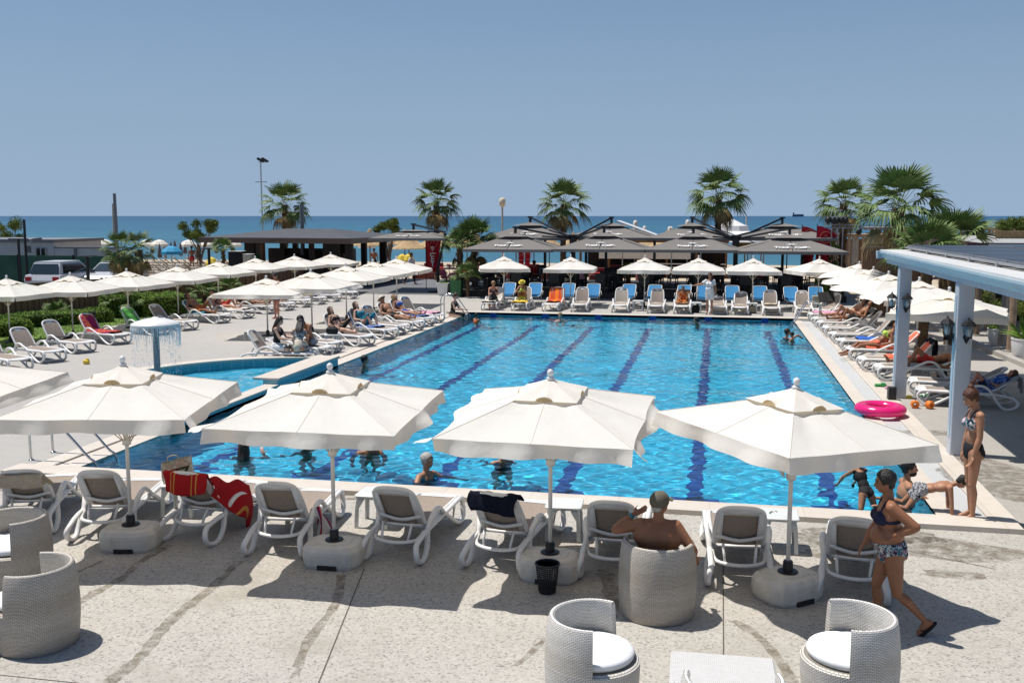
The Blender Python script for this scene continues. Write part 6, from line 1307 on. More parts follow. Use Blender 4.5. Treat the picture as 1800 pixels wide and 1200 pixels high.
pole('low black garden light with a white label on the lawn',165,30.5,548,.06,'garden_light','black_plastic','garden light'); pole('low black garden light by the fourth lawn parasol',320,38,536,.05,'garden_light','black_plastic','garden light')
# ================================================================ BAR PAVILION
mat('dark_wood',(.030,.019,.014),.6,.3,6,.3); mat('roof_dark',(.075,.078,.085),.7,.12,1.5,.3); mat('copper_trim',(.13,.075,.055),.35,.15,3,.5); mat('wood_orange',(.17,.075,.03),.6,.2,5)
b=thing('bar_pavilion','dark wooden bar pavilion with a low grey hipped roof','building'); A=[(-28.2,51.2),(-19.0,50.2),(-18.4,58.5),(-28.0,59.5)]; z=2.42; m=MB(); cx,cy_=-23.4,54.8; R_=[(cx-1.6,cy_+.8,3.12),(cx+1.4,cy_+.5,3.12)]
m.add([(x,y,z+.26) for x,y in A]+R_,[(0,1,5,4),(1,2,5),(2,3,4,5),(3,0,4)]); part('roof',m,'roof_dark',b); m=MB()
for i in range(4):
    a=Vector((*A[i],0)); c=Vector((*A[(i+1)%4],0)); d=c-a; m.box(((a.x+c.x)/2,(a.y+c.y)/2,z+.05),(d.length+.04,.08,.16),rz=atan2(d.y,d.x)); m.box(((a.x+c.x)/2,(a.y+c.y)/2,z+.19),(d.length+.16,.16,.12),rz=atan2(d.y,d.x))
part('fascia',m,'copper_trim',b); m=MB(); m.add([(x,y,z-.02) for x,y in A]+[(x,y,z+.1) for x,y in A],[(0,3,2,1),(4,5,6,7)]); part('ceiling',m,'dark_wood',b)
for px,Yd,w in ((440,51.8,.55),(462,51.8,.18),(498,57,.3),(548,52,.22),(583,51.8,.9),(614,51.2,.4),(640,54.5,.28),(674,56.5,.4),(520,58.5,.3),(600,58.5,.6),(450,58.5,.7)):
    c=atY(px,450,Yd); m=MB(); m.box((c.x,c.y,1.22),(w,.3,2.44)); part('post',m,'wood_orange' if px==462 else 'dark_wood',b)
m=MB(); m.box((-23.4,51.9,.55),(7.6,.5,1.1)); m.box((-18.9,54.6,.55),(.4,5.2,1.1)); m.box((-23.4,51.75,1.12),(7.8,.9,.07)); m.box((-18.8,54.6,1.12),(.8,5.6,.07)); part('counter',m,'dark_wood',b)
m=MB(); m.box((-24.2,57.4,.95),(5.5,.5,1.9)); part('back_shelf',m,'dark_wood',b); m=MB(); c=atY(452,455,52.4); m.box((c.x+.02,52.4,1.45),(.42,.1,.55)); mat('sign_green',(.03,.30,.06),.6); part('sign_panel',m,'sign_green',b)
mat('wicker_dark',(.05,.035,.03),.9,.3,8)
m=MB(); m.lathe([(.05,0),(.35,.35),(.5,.9),(.36,.95)],14,c=(0,0,0)); 
t=thing('pendant_lamp','round dark rattan lamp hanging in the bar','hanging lamp',(atY(518,450,53.2).x,53.2,1.30)); m=MB(); m.lathe([(.55,0),(.60,.14),(.42,.36),(.1,.5),(.02,.52)],18); part('shade',m,'wicker_dark',t,40); m=MB(); m.tube([(0,0,.5),(0,0,1.14)],.012,5); part('cord',m,'black_plastic',t)
# drink cabinet and pots by the platform
def box_thing(name,lb,cat,x,y,z,d,m_,trim=None,rz=0,group=None):
    t=thing(name,lb,cat,(x,y,z),rz,group); m=MB(); m.rbox((0,0,d[2]/2),d,min(d[0],d[1])*.06); part('body',m,m_,t,35); m=MB(); m.rbox((0,0,d[2]+.02),(d[0]*1.05,d[1]*1.05,.04),.02); part('top',m,trim or m_,t,35); return t
c=atY(417,460,50); box_thing('fridge','dark drinks fridge left of the bar pavilion','fridge',c.x,50,0,(.75,.6,1.95),'black_cloth','prefab_white')
c=atY(432,470,49.4); box_thing('cabinet','beige cabinet left of the bar pavilion','cabinet',c.x,49.8,0,(.45,.5,1.8),'cream_cloth','prefab_white')
t=thing('planter','square white fluted planter by the platform','planter',(*at(780,519).xy,0)); m=MB(); 
m.box((0,0,.28),(.44,.44,.56),taper=1.28); m.box((0,0,.585),(.62,.62,.06)); part('pot',m,'white_plastic',t); m=MB(); m.box((0,0,.60),(.46,.46,.04)); part('soil',m,'hedge_leaf',t)
rs=random.Random(3); m=MB()
for i in range(260): a=rs.uniform(0,6.28); r=rs.uniform(0,.22); q=Vector((rs.gauss(0,.5),rs.gauss(0,.5),1)).normalized()*rs.uniform(.05,.13); p=Vector((cos(a)*r,sin(a)*r,.6)); m.add([tuple(p+Vector((-.015,0,0))),tuple(p+Vector((.015,0,0))),tuple(p+q)],[(0,1,2)])
part('leaves',m,'hedge_leaf',t)
t=thing('wheelie_bin','green plastic bin at the terrace corner','bin',(*at(803,521).xy,0)); m=MB(); m.box((0,0,.42),(.48,.45,.80),taper=1.14); mat('bin_green',(.03,.14,.05),.5,.1,8); part('body',m,'bin_green',t); m=MB(); m.box((0,0,.86),(.60,.56,.07)); part('lid',m,'black_plastic',t)
# ================================================================ CAFE TERRACE
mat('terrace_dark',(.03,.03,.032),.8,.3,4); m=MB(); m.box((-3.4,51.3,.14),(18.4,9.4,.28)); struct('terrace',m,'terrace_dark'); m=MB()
for i in range(2): m.box((1.2,46.35-.3*(1-i),.045+.09*i),(1.6,.32,.09)) if i==0 else m.box((1.2,46.42,.10),(1.6,.34,.15))
struct('steps',m,'platform_deck')
def make_chair():
    t=thing('cafe_chair','black rattan chair in the shade of the dark terrace parasols','chair',(0,0,0),0,'black rattan terrace chairs'); m=MB(); m.rbox((0,0,.44),(.5,.48,.05),.03); part('seat',m,'black_plastic',t); m=MB(); m.rbox((0,-.23,.68),(.5,.05,.46),.02); part('backrest',m,'black_plastic',t)
    for sx in (-1,1):
        m=MB(); m.tube([(sx*.25,-.22,.66),(sx*.26,.18,.66),(sx*.25,.2,.44)],.02,5); part('armrest',m,'black_plastic',t)
        for sy in (-1,1): m=MB(); m.box((sx*.22,sy*.2,.22),(.04,.04,.44)); part('leg',m,'black_plastic',t)
    return t
CH=freeze(make_chair()); TB=thing('cafe_table','black square cafe table on the dark terrace','table',(0,0,0),0,'black terrace tables'); m=MB(); m.box((0,0,.74),(.75,.75,.04)); part('table_top',m,'black_plastic',TB); m=MB(); m.box((0,0,.37),(.07,.07,.72)); m.box((0,0,.02),(.45,.45,.03)); part('pedestal',m,'black_plastic',TB); TBF=freeze(TB)
rs=random.Random(5); first=True; OR_=['first','second','third','fourth','fifth','sixth','seventh','eighth']
for r_i,yy in enumerate((47.6,49.4,51.2,53.2)):
    for i in range(8):
        x=-11.6+i*2.15+rs.uniform(-.25,.25); y=yy+rs.uniform(-.2,.2); zz=.28; at_='the %s table, %s terrace row'%(OR_[i],OR_[r_i])
        tl='black square cafe table, %s from the left in the %s terrace row'%(OR_[i],OR_[r_i]); cl='black chair on the pool side of '+at_
        if first: TB.location=(x,y,zz); CH[0].location=(x,y-.75,zz); TB['label']=tl; CH[0]['label']=cl
        else: copy_thing(TBF,(x,y,zz),rs.uniform(-.1,.1),tl); copy_thing(CH,(x,y-.75,zz),rs.uniform(-.3,.3),cl)
        copy_thing(CH,(x,y+.75,zz),pi+rs.uniform(-.3,.3),'black chair on the sea side of '+at_); first=False
        if rs.random()<.7: copy_thing(CH,(x+.78,y,zz),pi/2+rs.uniform(-.3,.3),'black chair at the right of '+at_)
for px,Y,w_ in ((808,46.9,'left one beside the bin'),(846,46.4,'middle one before the palm pot'),(862,47.4,'right one nearest the terrace')): c=atY(px,500,Y); copy_thing(CH,(c.x,Y,0),rs.uniform(2,4),'black rattan chair at the terrace corner, '+w_)
# dark cantilever parasols with two tier canopies
mat('arm_black',(.012,.012,.013),.4,.1)
def logo(parent,c,E,s=1.0):
    """crown shaped emblem over the cafe's name, laid on the cloth"""
    a=text('Trade Caffe',.42*s,'white_cloth',parent,'lettering',c,E.to_euler(),1.1,.012)
    m=MB(); 
    for k_ in range(5):
        an=(k_-2)*.5; P=[(sin(an)*.10+.05*cos(an)*q,.30+cos(an)*.10+ .05*sin(-an)*q,.0) for q in (-1,1)]; tip=(sin(an)*.30,.30+cos(an)*.22,0); m.add([(P[0][0]*s,P[0][1]*s,0),(P[1][0]*s,P[1][1]*s,0),(tip[0]*s+.05*s*cos(an),tip[1]*s,0),(tip[0]*s-.05*s*cos(an),tip[1]*s,0)],[(0,1,2,3)])
    for sg in (-1,1): m.tube([(sg*.02*s,.30*s,0),(sg*.25*s,.27*s,0),(sg*.33*s,.38*s,0)],.022*s,4)
    o=m.build('emblem','white_cloth',parent); o.location=Vector(c)+E@Vector((0,.20*s,0)); o.rotation_euler=E.to_euler()
def dark_parasol(lb,cx,cy,za,ze,half,mast,rz=0,lg=True,mirror=False):
    t=thing('cafe_parasol',lb,'parasol',(cx,cy,0),rz,'dark grey cantilever parasols of the terrace'); m=MB(); h1=half*.29; zt=za-.02; zm=za-(za-ze)*.27
    def pyr(m,h,z0,z1,h0=0,n=6):
        V=[];F=[];N=4*n
        for j in range(6):
            v=j/5; hh=h0+(h-h0)*v
            for s_ in range(4):
                for i in range(n): q=i/n; sagf=.05*sin(pi*q)*sin(pi*v)*half/2; e=rotz(((-1+2*q)*hh,-hh,0),s_*pi/2); V.append((e[0],e[1],z0+(z1-z0)*v-sagf))
        m.add(V,[(j*N+i,j*N+(i+1)%N,(j+1)*N+(i+1)%N,(j+1)*N+i) for j in range(5) for i in range(N)])
    pyr(m,half,zm+.05,ze,h1*.55); 
    for s_ in range(4):
        a=rotz((-half,-half,0),s_*pi/2); c=rotz((half,-half,0),s_*pi/2); m.add([(a[0],a[1],ze),(c[0],c[1],ze),(c[0],c[1],ze-.13),(a[0],a[1],ze-.13)],[(0,1,2,3)])
    part('canopy',m,'grey_canvas',t,20); m=MB(); pyr(m,h1*1.25,za,zm-.02+.05); 
    part('top_canopy',m,'grey_canvas',t,20)
    m=MB()
    for i in range(8):
        a=i*pi/4+pi/4; R_=half*(1.41 if i%2==0 else 1)*.98; m.tube([(0,0,za-.1),(R_*cos(a),R_*sin(a),ze+.0)],.018,4)
    part('ribs',m,'arm_black',t)
    mt=Matrix.Rotation(-rz,3,'Z')@Vector((mast[0]-cx,mast[1]-cy,0)); m=MB(); m.tube([(mt.x,mt.y,mast[2]),(0,0,za+.24)],.05,6); m.tube([(mt.x,mt.y,mast[2]+.02),(mt.x*.45,mt.y*.45,mast[2]*.45+(za+.24)*.55-.18)],.04,5); part('arm',m,'arm_black',t)
    m=MB(); m.box((0,0,za+.1),(.12,.12,.4)); m.box((0,0,za+.26),(.26,.14,.08)); part('hub',m,'arm_black',t)
    if lg:
        al=atan2(zm-ze+.05,half-h1*.55); f=.80; E=Matrix.Rotation(al,3,'X'); y=-half*f; zz=ze+(zm+.05-ze)*(1-(half*f-h1*.55)/(half-h1*.55)); cv=part('logo_panel',MB().add([(-.01,0,0),(.01,0,0),(.01,.01,0),(-.01,.01,0)],[(0,1,2,3)]),'grey_canvas',t) if False else t
        logo(t,(0,y,zz+.035),E,.62*half/2.1)
    return t
def mast(lb,x,y,h):
    t=thing('parasol_mast',lb,'mast',(x,y,.28),0,'black masts carrying the dark parasols'); m=MB(); m.box((0,0,h/2),(.22,.22,h)); part('post',m,'arm_black',t); m=MB(); m.box((0,0,h+.05),(.5,.5,.1)); m.box((0,0,h-.2),(.34,.34,.3)); part('head',m,'arm_black',t); m=MB(); m.box((0,0,.05),(.9,.9,.1)); part('base',m,'arm_black',t)
MA=(-7.05,50.0); MBm=(.95,50.0); mast('left black mast between the dark parasols',*MA,2.55); mast('right black mast between the dark parasols',*MBm,2.55)
for lb,px,cy_,pa,pe,half,mm in (('dark cafe parasol, front row leftmost',906,47.6,409,443,2.12,MA),('dark cafe parasol, front row second from left',1062,47.6,408,443,2.12,MA),('dark cafe parasol, front row third from left',1219,47.6,409,444,2.12,MBm),('dark cafe parasol, front row rightmost',1388,47.6,411,447,2.35,MBm),
  ('dark cafe parasol, back row leftmost',932,52.3,390,422,2.2,MA),('dark cafe parasol, back row second from left',1075,52.3,391,422,2.25,MA),('dark cafe parasol, back row third from left',1217,52.3,391,423,2.2,MBm),('dark cafe parasol, back row rightmost',1375,52.3,392,423,2.45,MBm)):
    c=atY(px,pa,cy_); e=atY(px,pe,cy_-half); dark_parasol(lb,c.x,cy_,c.z,e.z+.12,half,(mm[0],mm[1],2.75),0)
c=atY(727,403,50); e=atY(727,423,48); dark_parasol('single dark parasol with a long arm beside the red flag',c.x,50,c.z,e.z+.12,1.95,(atY(783,410,49).x,49,3.05),.12)
t=thing('parasol_mast','leaning black mast of the single dark parasol','mast',(atY(770,500,49).x,49,0)); a=atY(783,410,49); m=MB(); m.tube([(0,0,0),(0,0,1.2),(a.x-t.location.x,0,a.z)],.07,6); part('post',m,'arm_black',t); m=MB(); m.box((0,0,.05),(.8,.8,.1)); part('base',m,'arm_black',t)
# posts of the terrace
for i,px in enumerate((958,1030,1065,1150,1218,1375,1410)): c=atY(px,470,50.8); t=thing('terrace_post','black steel terrace post, %s from the left'%['first','second','third','fourth','fifth','sixth','seventh'][i],'post',(c.x,c.y,.28),0,'black posts on the terrace'); m=MB(); m.box((0,0,1.2),(.13,.13,2.4)); part('post_shaft',m,'arm_black',t); m=MB(); m.box((0,0,.02),(.3,.3,.04)); part('foot_plate',m,'arm_black',t)
# feather flags
mat('flag_red',(.42,.012,.03),.7,.08,3,.2)
def flag(lb,px,Yd,pt,pb,wp,writing=None,fl=1):
    a=atY(px,pt,Yd); b_=atY(px,pb,Yd); s=(a-Vector((0,0,CAM_H))).length/FPX; W_=wp*s; H=a.z-b_.z; t=thing('feather_flag',lb,'flag',(a.x,a.y,0),0,'red feather flags'); m=MB()
    def f(u,v):
        top=H*(1-.16*(u**2)) if fl>0 else H*(1-.16*((1-u)**2)); w=W_*(.62+.38*v) if True else W_
        return ((u*w if fl>0 else (1-u)*w)-W_*.1,.06*sin(u*6+v*4),b_.z+top*v)
    m.grid(f,10,16); part('cloth',m,'flag_red',t,True); m=MB(); m.tube([(-W_*.1,0,0),(-W_*.1,0,a.z+.1)],.02,6); part('pole',m,'arm_black',t)
    E=(pi/2,0,0)
    if writing:
        for i,ch in enumerate(writing): text(ch,.42,'white_cloth',t,'lettering',(W_*.36,-.09,b_.z+H*(.60-.125*i)),(pi/2,pi/2 if ch!='8' else 0,0) if ch in 'L' else E,1,.01)
    m=MB(); m.tube([(W_*.36+.27*cos(q*2*pi/20),-.09,b_.z+H*.79+.27*sin(q*2*pi/20)) for q in range(20)],.012,4,closed=True); m.tube([(W_*.36-.12,-.09,b_.z+H*.79-.1),(W_*.36,-.09,b_.z+H*.79+.12),(W_*.36+.12,-.09,b_.z+H*.79-.05)],.012,4); mat('gold_print',(.65,.30,.18),.6); part('emblem',m,'gold_print',t)
flag('red feather flag with white letters beside the single dark parasol',751,51,412,478,28,'8LEY')
flag('red feather flag hanging behind the left dark parasols, left one',913,58,440,482,10); flag('red feather flag hanging behind the left dark parasols, right one',924,58,438,482,10)
flag('red feather flag at the right cafe end, left one',1413,51,398,470,28,None,1); flag('red feather flag at the right cafe end, right one',1440,50,397,492,32,None,1)
# ================================================================ BEACH
mat('straw',(.42,.30,.17),.95,.3,9,.1,bump=.05,bscale=14); mat('beach_grey',(.10,.09,.10),.85,.2,4); mat('beach_white',(.70,.66,.58),.85,.08,4); mat('dark_red',(.14,.03,.03),.8,.2,5); mat('beach_taupe',(.33,.29,.24),.8,.15,5)
def straw():
    t=thing('straw_parasol','straw thatched beach parasol in the row behind the terrace','beach parasol',(0,0,0),0,'straw parasols on the beach'); m=MB(); m.lathe([(1.55,1.72),(1.5,1.80),(.85,2.12),(.32,2.50),(.10,2.95),(.02,3.0)],16); part('thatch',m,'straw',t); m=MB(); m.tube([(0,0,0),(0,0,2.5)],.045,6); part('pole',m,'bark',t); return t
ORD=['first','second','third','fourth','fifth','sixth','seventh','eighth','ninth','tenth','eleventh','twelfth','thirteenth','fourteenth','fifteenth','sixteenth','seventeenth','eighteenth']
ST_=freeze(straw()); rs=random.Random(8); fst=True
for Y,x0,n in ((72,-25.5,13),(78,-25,12)):
    for i in range(n):
        x=x0+i*2.75+rs.uniform(-.3,.3); zz=-.08-(.0 if Y<75 else .05)
        lb='straw thatched beach parasol, %s from the left in the %s row'%(ORD[i],'nearer' if Y<75 else 'farther')
        if fst: ST_[0].location=(x,Y,zz); ST_[0]['label']=lb; fst=False
        else: copy_thing(ST_,(x,Y+rs.uniform(-.5,.5),zz),rs.uniform(0,6),lb,scale=rs.uniform(.86,1.0))
def closed():
    t=thing('closed_parasol','closed dark grey beach parasol standing on the left beach','beach parasol',(0,0,0),0,'closed grey beach parasols'); m=MB(); m.lathe([(.05,.95),(.24,1.05),(.20,1.5),(.10,2.1),(.03,2.35)],9); part('cloth',m,'beach_grey',t,True); m=MB(); m.tube([(0,0,0),(0,0,2.45)],.03,5); part('pole',m,'metal_grey',t); return t
CL=freeze(closed()); fst=True
for i,px in enumerate((104,121,130,136,155,176,268,281,290,301,308,318,326,348,381,410)):
    Y=[78,70,80,76,82,74][i%6]; c=atY(px,450,Y)
    if fst: CL[0].location=(c.x,Y,-.1); CL[0].scale=(.78,)*3; CL[0]['label']='closed dark grey beach parasol, first from the left on the left beach'; fst=False
    else: copy_thing(CL,(c.x,Y,-.1),i,scale=.78,label='closed dark grey beach parasol, %s from the left on the left beach'%ORD[i])
def open_p(lb,px,Y,r,m_,zt=2.3): c=atY(px,450,Y); t=thing('beach_parasol',lb,'beach parasol',(c.x,Y,-.1),0,'open beach parasols'); m=MB(); m.lathe([(r,zt-.45),(r*.98,zt-.38),(r*.6,zt-.12),(.05,zt)],8); m.lathe([(r,zt-.58),(r,zt-.45)],8,cap0=False,cap1=False); part('canopy',m,m_,t); m=MB(); m.tube([(0,0,0),(0,0,zt)],.03,5); part('pole',m,'metal_grey',t)
open_p('open turquoise beach parasol in the sea front row',302,62,.72,'skyblue_cloth',1.95)
for i,(px,lb) in enumerate(((157,'left of the wooden pole'),(185,'behind the shaggy palms'),(259,'right of the shaggy palms'),(281,'before the blue one'),(332,'right of the blue one'),(365,'behind the small pine'),(411,'left of the bar pavilion'),(645,'seen through the bar'))): open_p('open pale beach parasol '+lb,px,76,.72,'beach_white',2.0)
for i,(px,lb) in enumerate(((372,'low yellow parasol left of the bar'),(707,'yellow parasol behind the waiter'),(718,'second yellow parasol behind the waiter'))): open_p(lb,px,60,.42,'yellow_cloth',1.3 if i==0 else 1.6)
def bl():
    t=thing('beach_lounger','simple sling beach lounger on the sand','sun lounger',(0,0,0),0,'beach loungers on the sand'); m=MB(); m.box((0,.3,.32),(.6,1.25,.04)); part('seat',m,'beach_taupe',t); m=MB(); m.box((0,-.55,.52),(.6,.7,.04),rx=-.7); part('backrest',m,'beach_taupe',t)
    for sx in (-1,1): m=MB(); m.box((sx*.3,.3,.28),(.04,1.5,.05)); m.box((sx*.3,-.3,.15),(.04,.05,.3)); m.box((sx*.3,.8,.15),(.04,.05,.3)); part('side_rail',m,'white_plastic',t)
    return t
BL_=freeze(bl()); fst=True; rs=random.Random(9)
for px0,px1,Ys in ((262,430,(58,61,64,67,71)),):
    for Y in Ys:
        for k_ in range(9):
            c=atY(px0+(px1-px0)*k_/8,450,Y); x=c.x+rs.uniform(-.3,.3)
            lb='sling beach lounger on the left sand, %s row, %s from the left'%(ORD[Ys.index(Y)],ORD[k_])
            if fst: BL_[0].location=(x,Y,-.05); BL_[0].rotation_euler.z=-.9; BL_[0]['label']=lb; fst=False
            else: copy_thing(BL_,(x,Y,-.05),-.9+rs.uniform(-.2,.2),lb)
def sofa():
    t=thing('beach_sofa','dark red beach seat with cushions behind the terrace','beach seat',(0,0,0),0,'dark red beach seats'); m=MB(); m.rbox((0,0,.22),(1.3,.8,.4),.05); part('seat',m,'dark_red',t); m=MB(); m.rbox((0,-.35,.55),(1.3,.18,.5),.05); part('backrest',m,'dark_red',t); m=MB(); m.rbox((0,.05,.47),(1.1,.6,.12),.05); part('cushion',m,'red_cloth',t); return t
SF=freeze(sofa()); fst=True
for Y in (60,64):
    for i in range(9):
        x=-21+i*2.9+rs.uniform(-.4,.4)
        lb='dark red beach seat behind the terrace, %s row, %s from the left'%('nearer' if Y<62 else 'farther',ORD[i])
        if fst: SF[0].location=(x,Y,-.05); SF[0]['label']=lb; fst=False
        else: copy_thing(SF,(x,Y,-.05),rs.uniform(2.6,3.6),lb)
# closed white parasols and tents near the water
for i,(px,pt,Y) in enumerate(((1117,387,66),(1133,397,78),(1177,398,78),(1180,398,80),(1209,386,66))): c=atY(px,pt,Y); t=thing('closed_parasol','closed white parasol near the water, %s from the left'%['first','second','third','fourth','fifth'][i],'beach parasol',(c.x,c.y,-.1),0,'closed white beach parasols'); m=MB(); m.lathe([(.06,1.2),(.17,1.4),(.15,c.z-.1),(.11,c.z+.05),(.03,c.z+.1)],10); part('cloth',m,'beach_white',t,True); m=MB(); m.tube([(0,0,0),(0,0,1.5)],.05,6); part('pole',m,'metal_grey',t)
t=thing('beach_tent','white two tier beach tent behind the right palm','tent',(atY(1287,410,70).x,70,-.1)); m=MB(); m.lathe([(3.4,2.25),(3.3,2.4),(1.2,2.95),(1.1,3.3),(.9,3.35),(.05,3.75)],8,rz=.4); part('roof',m,'white_canvas',t); 
for i in range(4): m=MB(); a=i*pi/2+.7; m.tube([(2.9*cos(a),2.9*sin(a),0),(2.9*cos(a),2.9*sin(a),2.35)],.05,6); part('pole',m,'metal_grey',t)
for px,lb in ((1110,'white slanted awning behind the second back row dark parasol'),(1248,'white slanted awning behind the third back row dark parasol')):
    a=atY(px-15,392,60); t=thing('awning',lb,'awning',(a.x,60,-.1)); m=MB(); m.box((1.4,0,3.05),(3.6,2.4,.07),ry=.35); part('sheet',m,'white_plastic',t)
    for dx,h_ in ((0,3.5),(2.9,2.5)): m=MB(); m.tube([(dx,0,0),(dx,0,h_)],.04,6); part('pole',m,'metal_grey',t)
# wooden beach bar behind the centre
b=thing('beach_hut','low wooden beach hut with white railing behind the terrace','hut',(atY(1150,440,66).x,66,-.1)); m=MB(); m.box((0,0,2.35),(9.5,4,.12)); part('roof',m,'wood_orange',b)
for i in range(6): m=MB(); m.box((-4.6+i*1.84,-1.9,1.15),(.14,.14,2.3)); part('post',m,'wood_orange',b)
m=MB(); m.box((0,1.9,1.0),(9.2,.1,1.3)); m.box((0,0,.2),(9.4,3.8,.4)); part('wall',m,'dark_wood',b); m=MB(); m.box((1.6,-2.0,.55),(6,.05,.05)); m.box((1.6,-2.0,.95),(6,.05,.06)); m.box((1.6,-2.0,.75),(6,.04,.04)); m.box((-.5,-1.95,1.5),(5.8,.06,.5)); part('railing',m,'beach_white',b)
# right hand side: curtained cabanas, reed fences, wooden wall, stage truss
mat('curtain',(.50,.47,.42),.9,.12,2); mat('weathered_wood',(.30,.21,.14),.85,.25,5)
def cabana(lb,pa,pb,Y,pt,pbot,n):
    a=atY(pa,pt,Y); c=atY(pb,pt,Y); t=thing('beach_cabana',lb,'cabana',(a.x,Y,-.1),0,'curtained wooden cabanas'); L=c.x-a.x; h=a.z+.1; m=MB(); m.box((L/2,0,h-.06),(L+.3,.25,.14)); m.box((L/2,2.6,h-.06),(L+.3,.25,.14)); m.box((L/2,1.3,h+.03),(L+.3,2.9,.04)); part('beam',m,'weathered_wood',t)
    for i in range(n+1): m=MB(); m.box((L*i/n,0,h/2),(.14,.14,h-.1)); part('post',m,'weathered_wood',t)
    for i in range(n):
        m=MB(); x0=L*i/n+.15; x1=L*(i+1)/n-.15
        m.grid(lambda u,v:(x0+(x1-x0)*u*(.86 if i%2 else 1)*(1-.0*v),.12+.05*sin(u*26),(h-.15)*(1-v)+.05),26,3); part('curtain',m,'curtain',t,True)
    m=MB(); m.box((L/2,2.6,h*.45),(L,.08,h*.9)); part('back_wall',m,'weathered_wood',t)
cabana('curtained wooden cabana row left of the big palm',1470,1590,62,413,460,5); cabana('curtained wooden cabana row behind the big palm',1532,1650,66,401,440,5); cabana('curtained wooden cabana row above the grey roofs at right',1690,1790,62,401,430,4)
def wallbox(lb,pa,pb,Y,pt,m_,D=.2,name='wooden_wall',cat='wall',trim='copper_trim'):
    a=atY(pa,pt,Y); c=atY(pb,pt,Y); t=thing(name,lb,cat,(a.x,Y,0)); L=c.x-a.x; m=MB(); m.box((L/2,0,a.z/2),(L,D,a.z)); part('panel',m,m_,t); m=MB(); m.box((L/2,0,a.z+.04),(L+.1,D+.12,.08)); part('cap_rail',m,trim,t); return t
mat('brown_panel',(.21,.12,.055),.8,.2,2); wallbox('brown wooden wall with dark cap left of the pergola roof',1516,1640,41,438,'brown_boards'); wallbox('reed screen above the brown wooden wall',1521,1580,43,430,'reed',.1,'reed_screen','screen','reed'); wallbox('reed fence at the right edge before the low pine',1750,1812,44,409,'reed',.1,'reed_screen','screen','reed')
b=thing('flat_roof_building','low building with a pale grey flat roof at the right edge','building'); mat('grey_roof',(.33,.33,.32),.85,.08,1.5); mat('maroon_fascia',(.06,.028,.028),.7)
m=MB(); m.add([(8.6,36.0,2.95),(40,34,2.95),(40,54,2.95),(9.4,50,2.95)],[(0,1,2,3)]); m.add([(8.6,36.0,2.65),(40,34,2.65),(40,54,2.65),(9.4,50,2.65)],[(3,2,1,0)]); part('roof',m,'grey_roof',b); m=MB(); m.box((24,35.02,2.80),(31.5,.12,.34),rz=-.0636); m.box((9.0,43.0,2.80),(.12,14.1,.34),rz=-.057); part('fascia',m,'maroon_fascia',b); m=MB()
for i in range(6): m.box((9.2+i*3,36.4-i*.2,1.33),(.25,.25,2.65))
part('columns',m,'weathered_wood',b); m=MB(); m.box((24,40,1.3),(28,.2,2.6)); part('wall',m,'dark_wood',b)
t=thing('stage_truss','grey light truss with black stage lamps and a small white sign rig','truss',(0,0,0)); m=MB()
a=atY(1448,400,50); c=atY(1580,403,50)
for dz in (0,.16): m.tube([(a.x,50,a.z+dz),(c.x,50,c.z+dz)],.025,5)
for i in range(16): q=i/15; x=a.x+(c.x-a.x)*q; m.tube([(x,50,a.z),(x+(.12),50,a.z+.16)],.012,4)
for px in (1462,1472,1482): x=atY(px,400,50).x; m.tube([(x,50,0),(x,50,a.z)],.03,6)
part('frame',m,'metal_grey',t)
for i,px in enumerate((1455,1464,1471,1479,1486,1510,1538)): x=atY(px,400,50).x; dz=.35 if i<5 else -.18; m=MB(); m.ell((x,49.95,a.z+dz),(.14,.14,.17),10,8); part('stage_lamp',m,'black_plastic',t,True)
m=MB(); x0=atY(1458,400,50).x; x1=atY(1480,400,50).x
for i in range(4): m.tube([(x0+(x1-x0)*i/3,49.9,a.z+.55),(x0+(x1-x0)*(i+.5)/3,49.9,a.z+.8)],.02,4)
m.tube([(x0,49.9,a.z+.52),(x1,49.9,a.z+.52)],.02,4); m.tube([(x0,49.9,a.z+.82),(x1,49.9,a.z+.82)],.02,4); part('sign_rig',m,'white_plastic',t)
# big pots on the right
def pot(lb,px,py,r,h,seed,plant='hedge_leaf',ph=.25,spiky=False):
    v=at(px,py); t=thing('plant_pot',lb,'plant pot',(v.x,v.y,0),0,'white ribbed plant pots'); m=MB(); V=[];n=44; pr=[(.66,0),(.80,.15),(.93,.42),(1.0,.78),(1.0,.93),(1.05,.94),(1.05,1.0),(.93,1.0),(.90,.88)]
    for k_,z in pr: V+=[(cos(2*pi*i/n)*r*k_*(1+(.022 if i%2 and z<.9 else 0)),sin(2*pi*i/n)*r*k_*(1+(.022 if i%2 and z<.9 else 0)),z*h) for i in range(n)]
    m.add(V,[(j*n+i,j*n+(i+1)%n,(j+1)*n+(i+1)%n,(j+1)*n+i) for j in range(len(pr)-1) for i in range(n)]+[tuple((len(pr)-1)*n+i for i in range(n))]); part('pot',m,'white_plastic',t,50)
    rs=random.Random(seed); m=MB()
    for i in range(900 if not spiky else 60):
        if spiky: a=rs.uniform(0,6.28); el=rs.uniform(.3,1.4); d=Vector((cos(a)*cos(el),sin(a)*cos(el),sin(el))); L=ph*rs.uniform(.8,1.2); p=Vector((0,0,h*.9)); w=d.orthogonal().normalized()*.02; m.add([tuple(p-w),tuple(p+w),tuple(p+d*L*.6+w*1.3),tuple(p+d*L-Vector((0,0,.12*L))),tuple(p+d*L*.6-w*1.3)],[(0,1,2,3,4)])
        else: a=rs.uniform(0,6.28); q=sqrt(rs.random())*r*.95; p=Vector((cos(a)*q,sin(a)*q,h*.9+ph*rs.random()*(1-.6*(q/r)**2))); d=Vector((rs.gauss(0,1),rs.gauss(0,1),rs.gauss(.6,1))).normalized(); w=d.orthogonal().normalized()*.018; m.add([tuple(p-w),tuple(p+w),tuple(p+d*.07)],[(0,1,2)])
    part('foliage',m,plant,t)
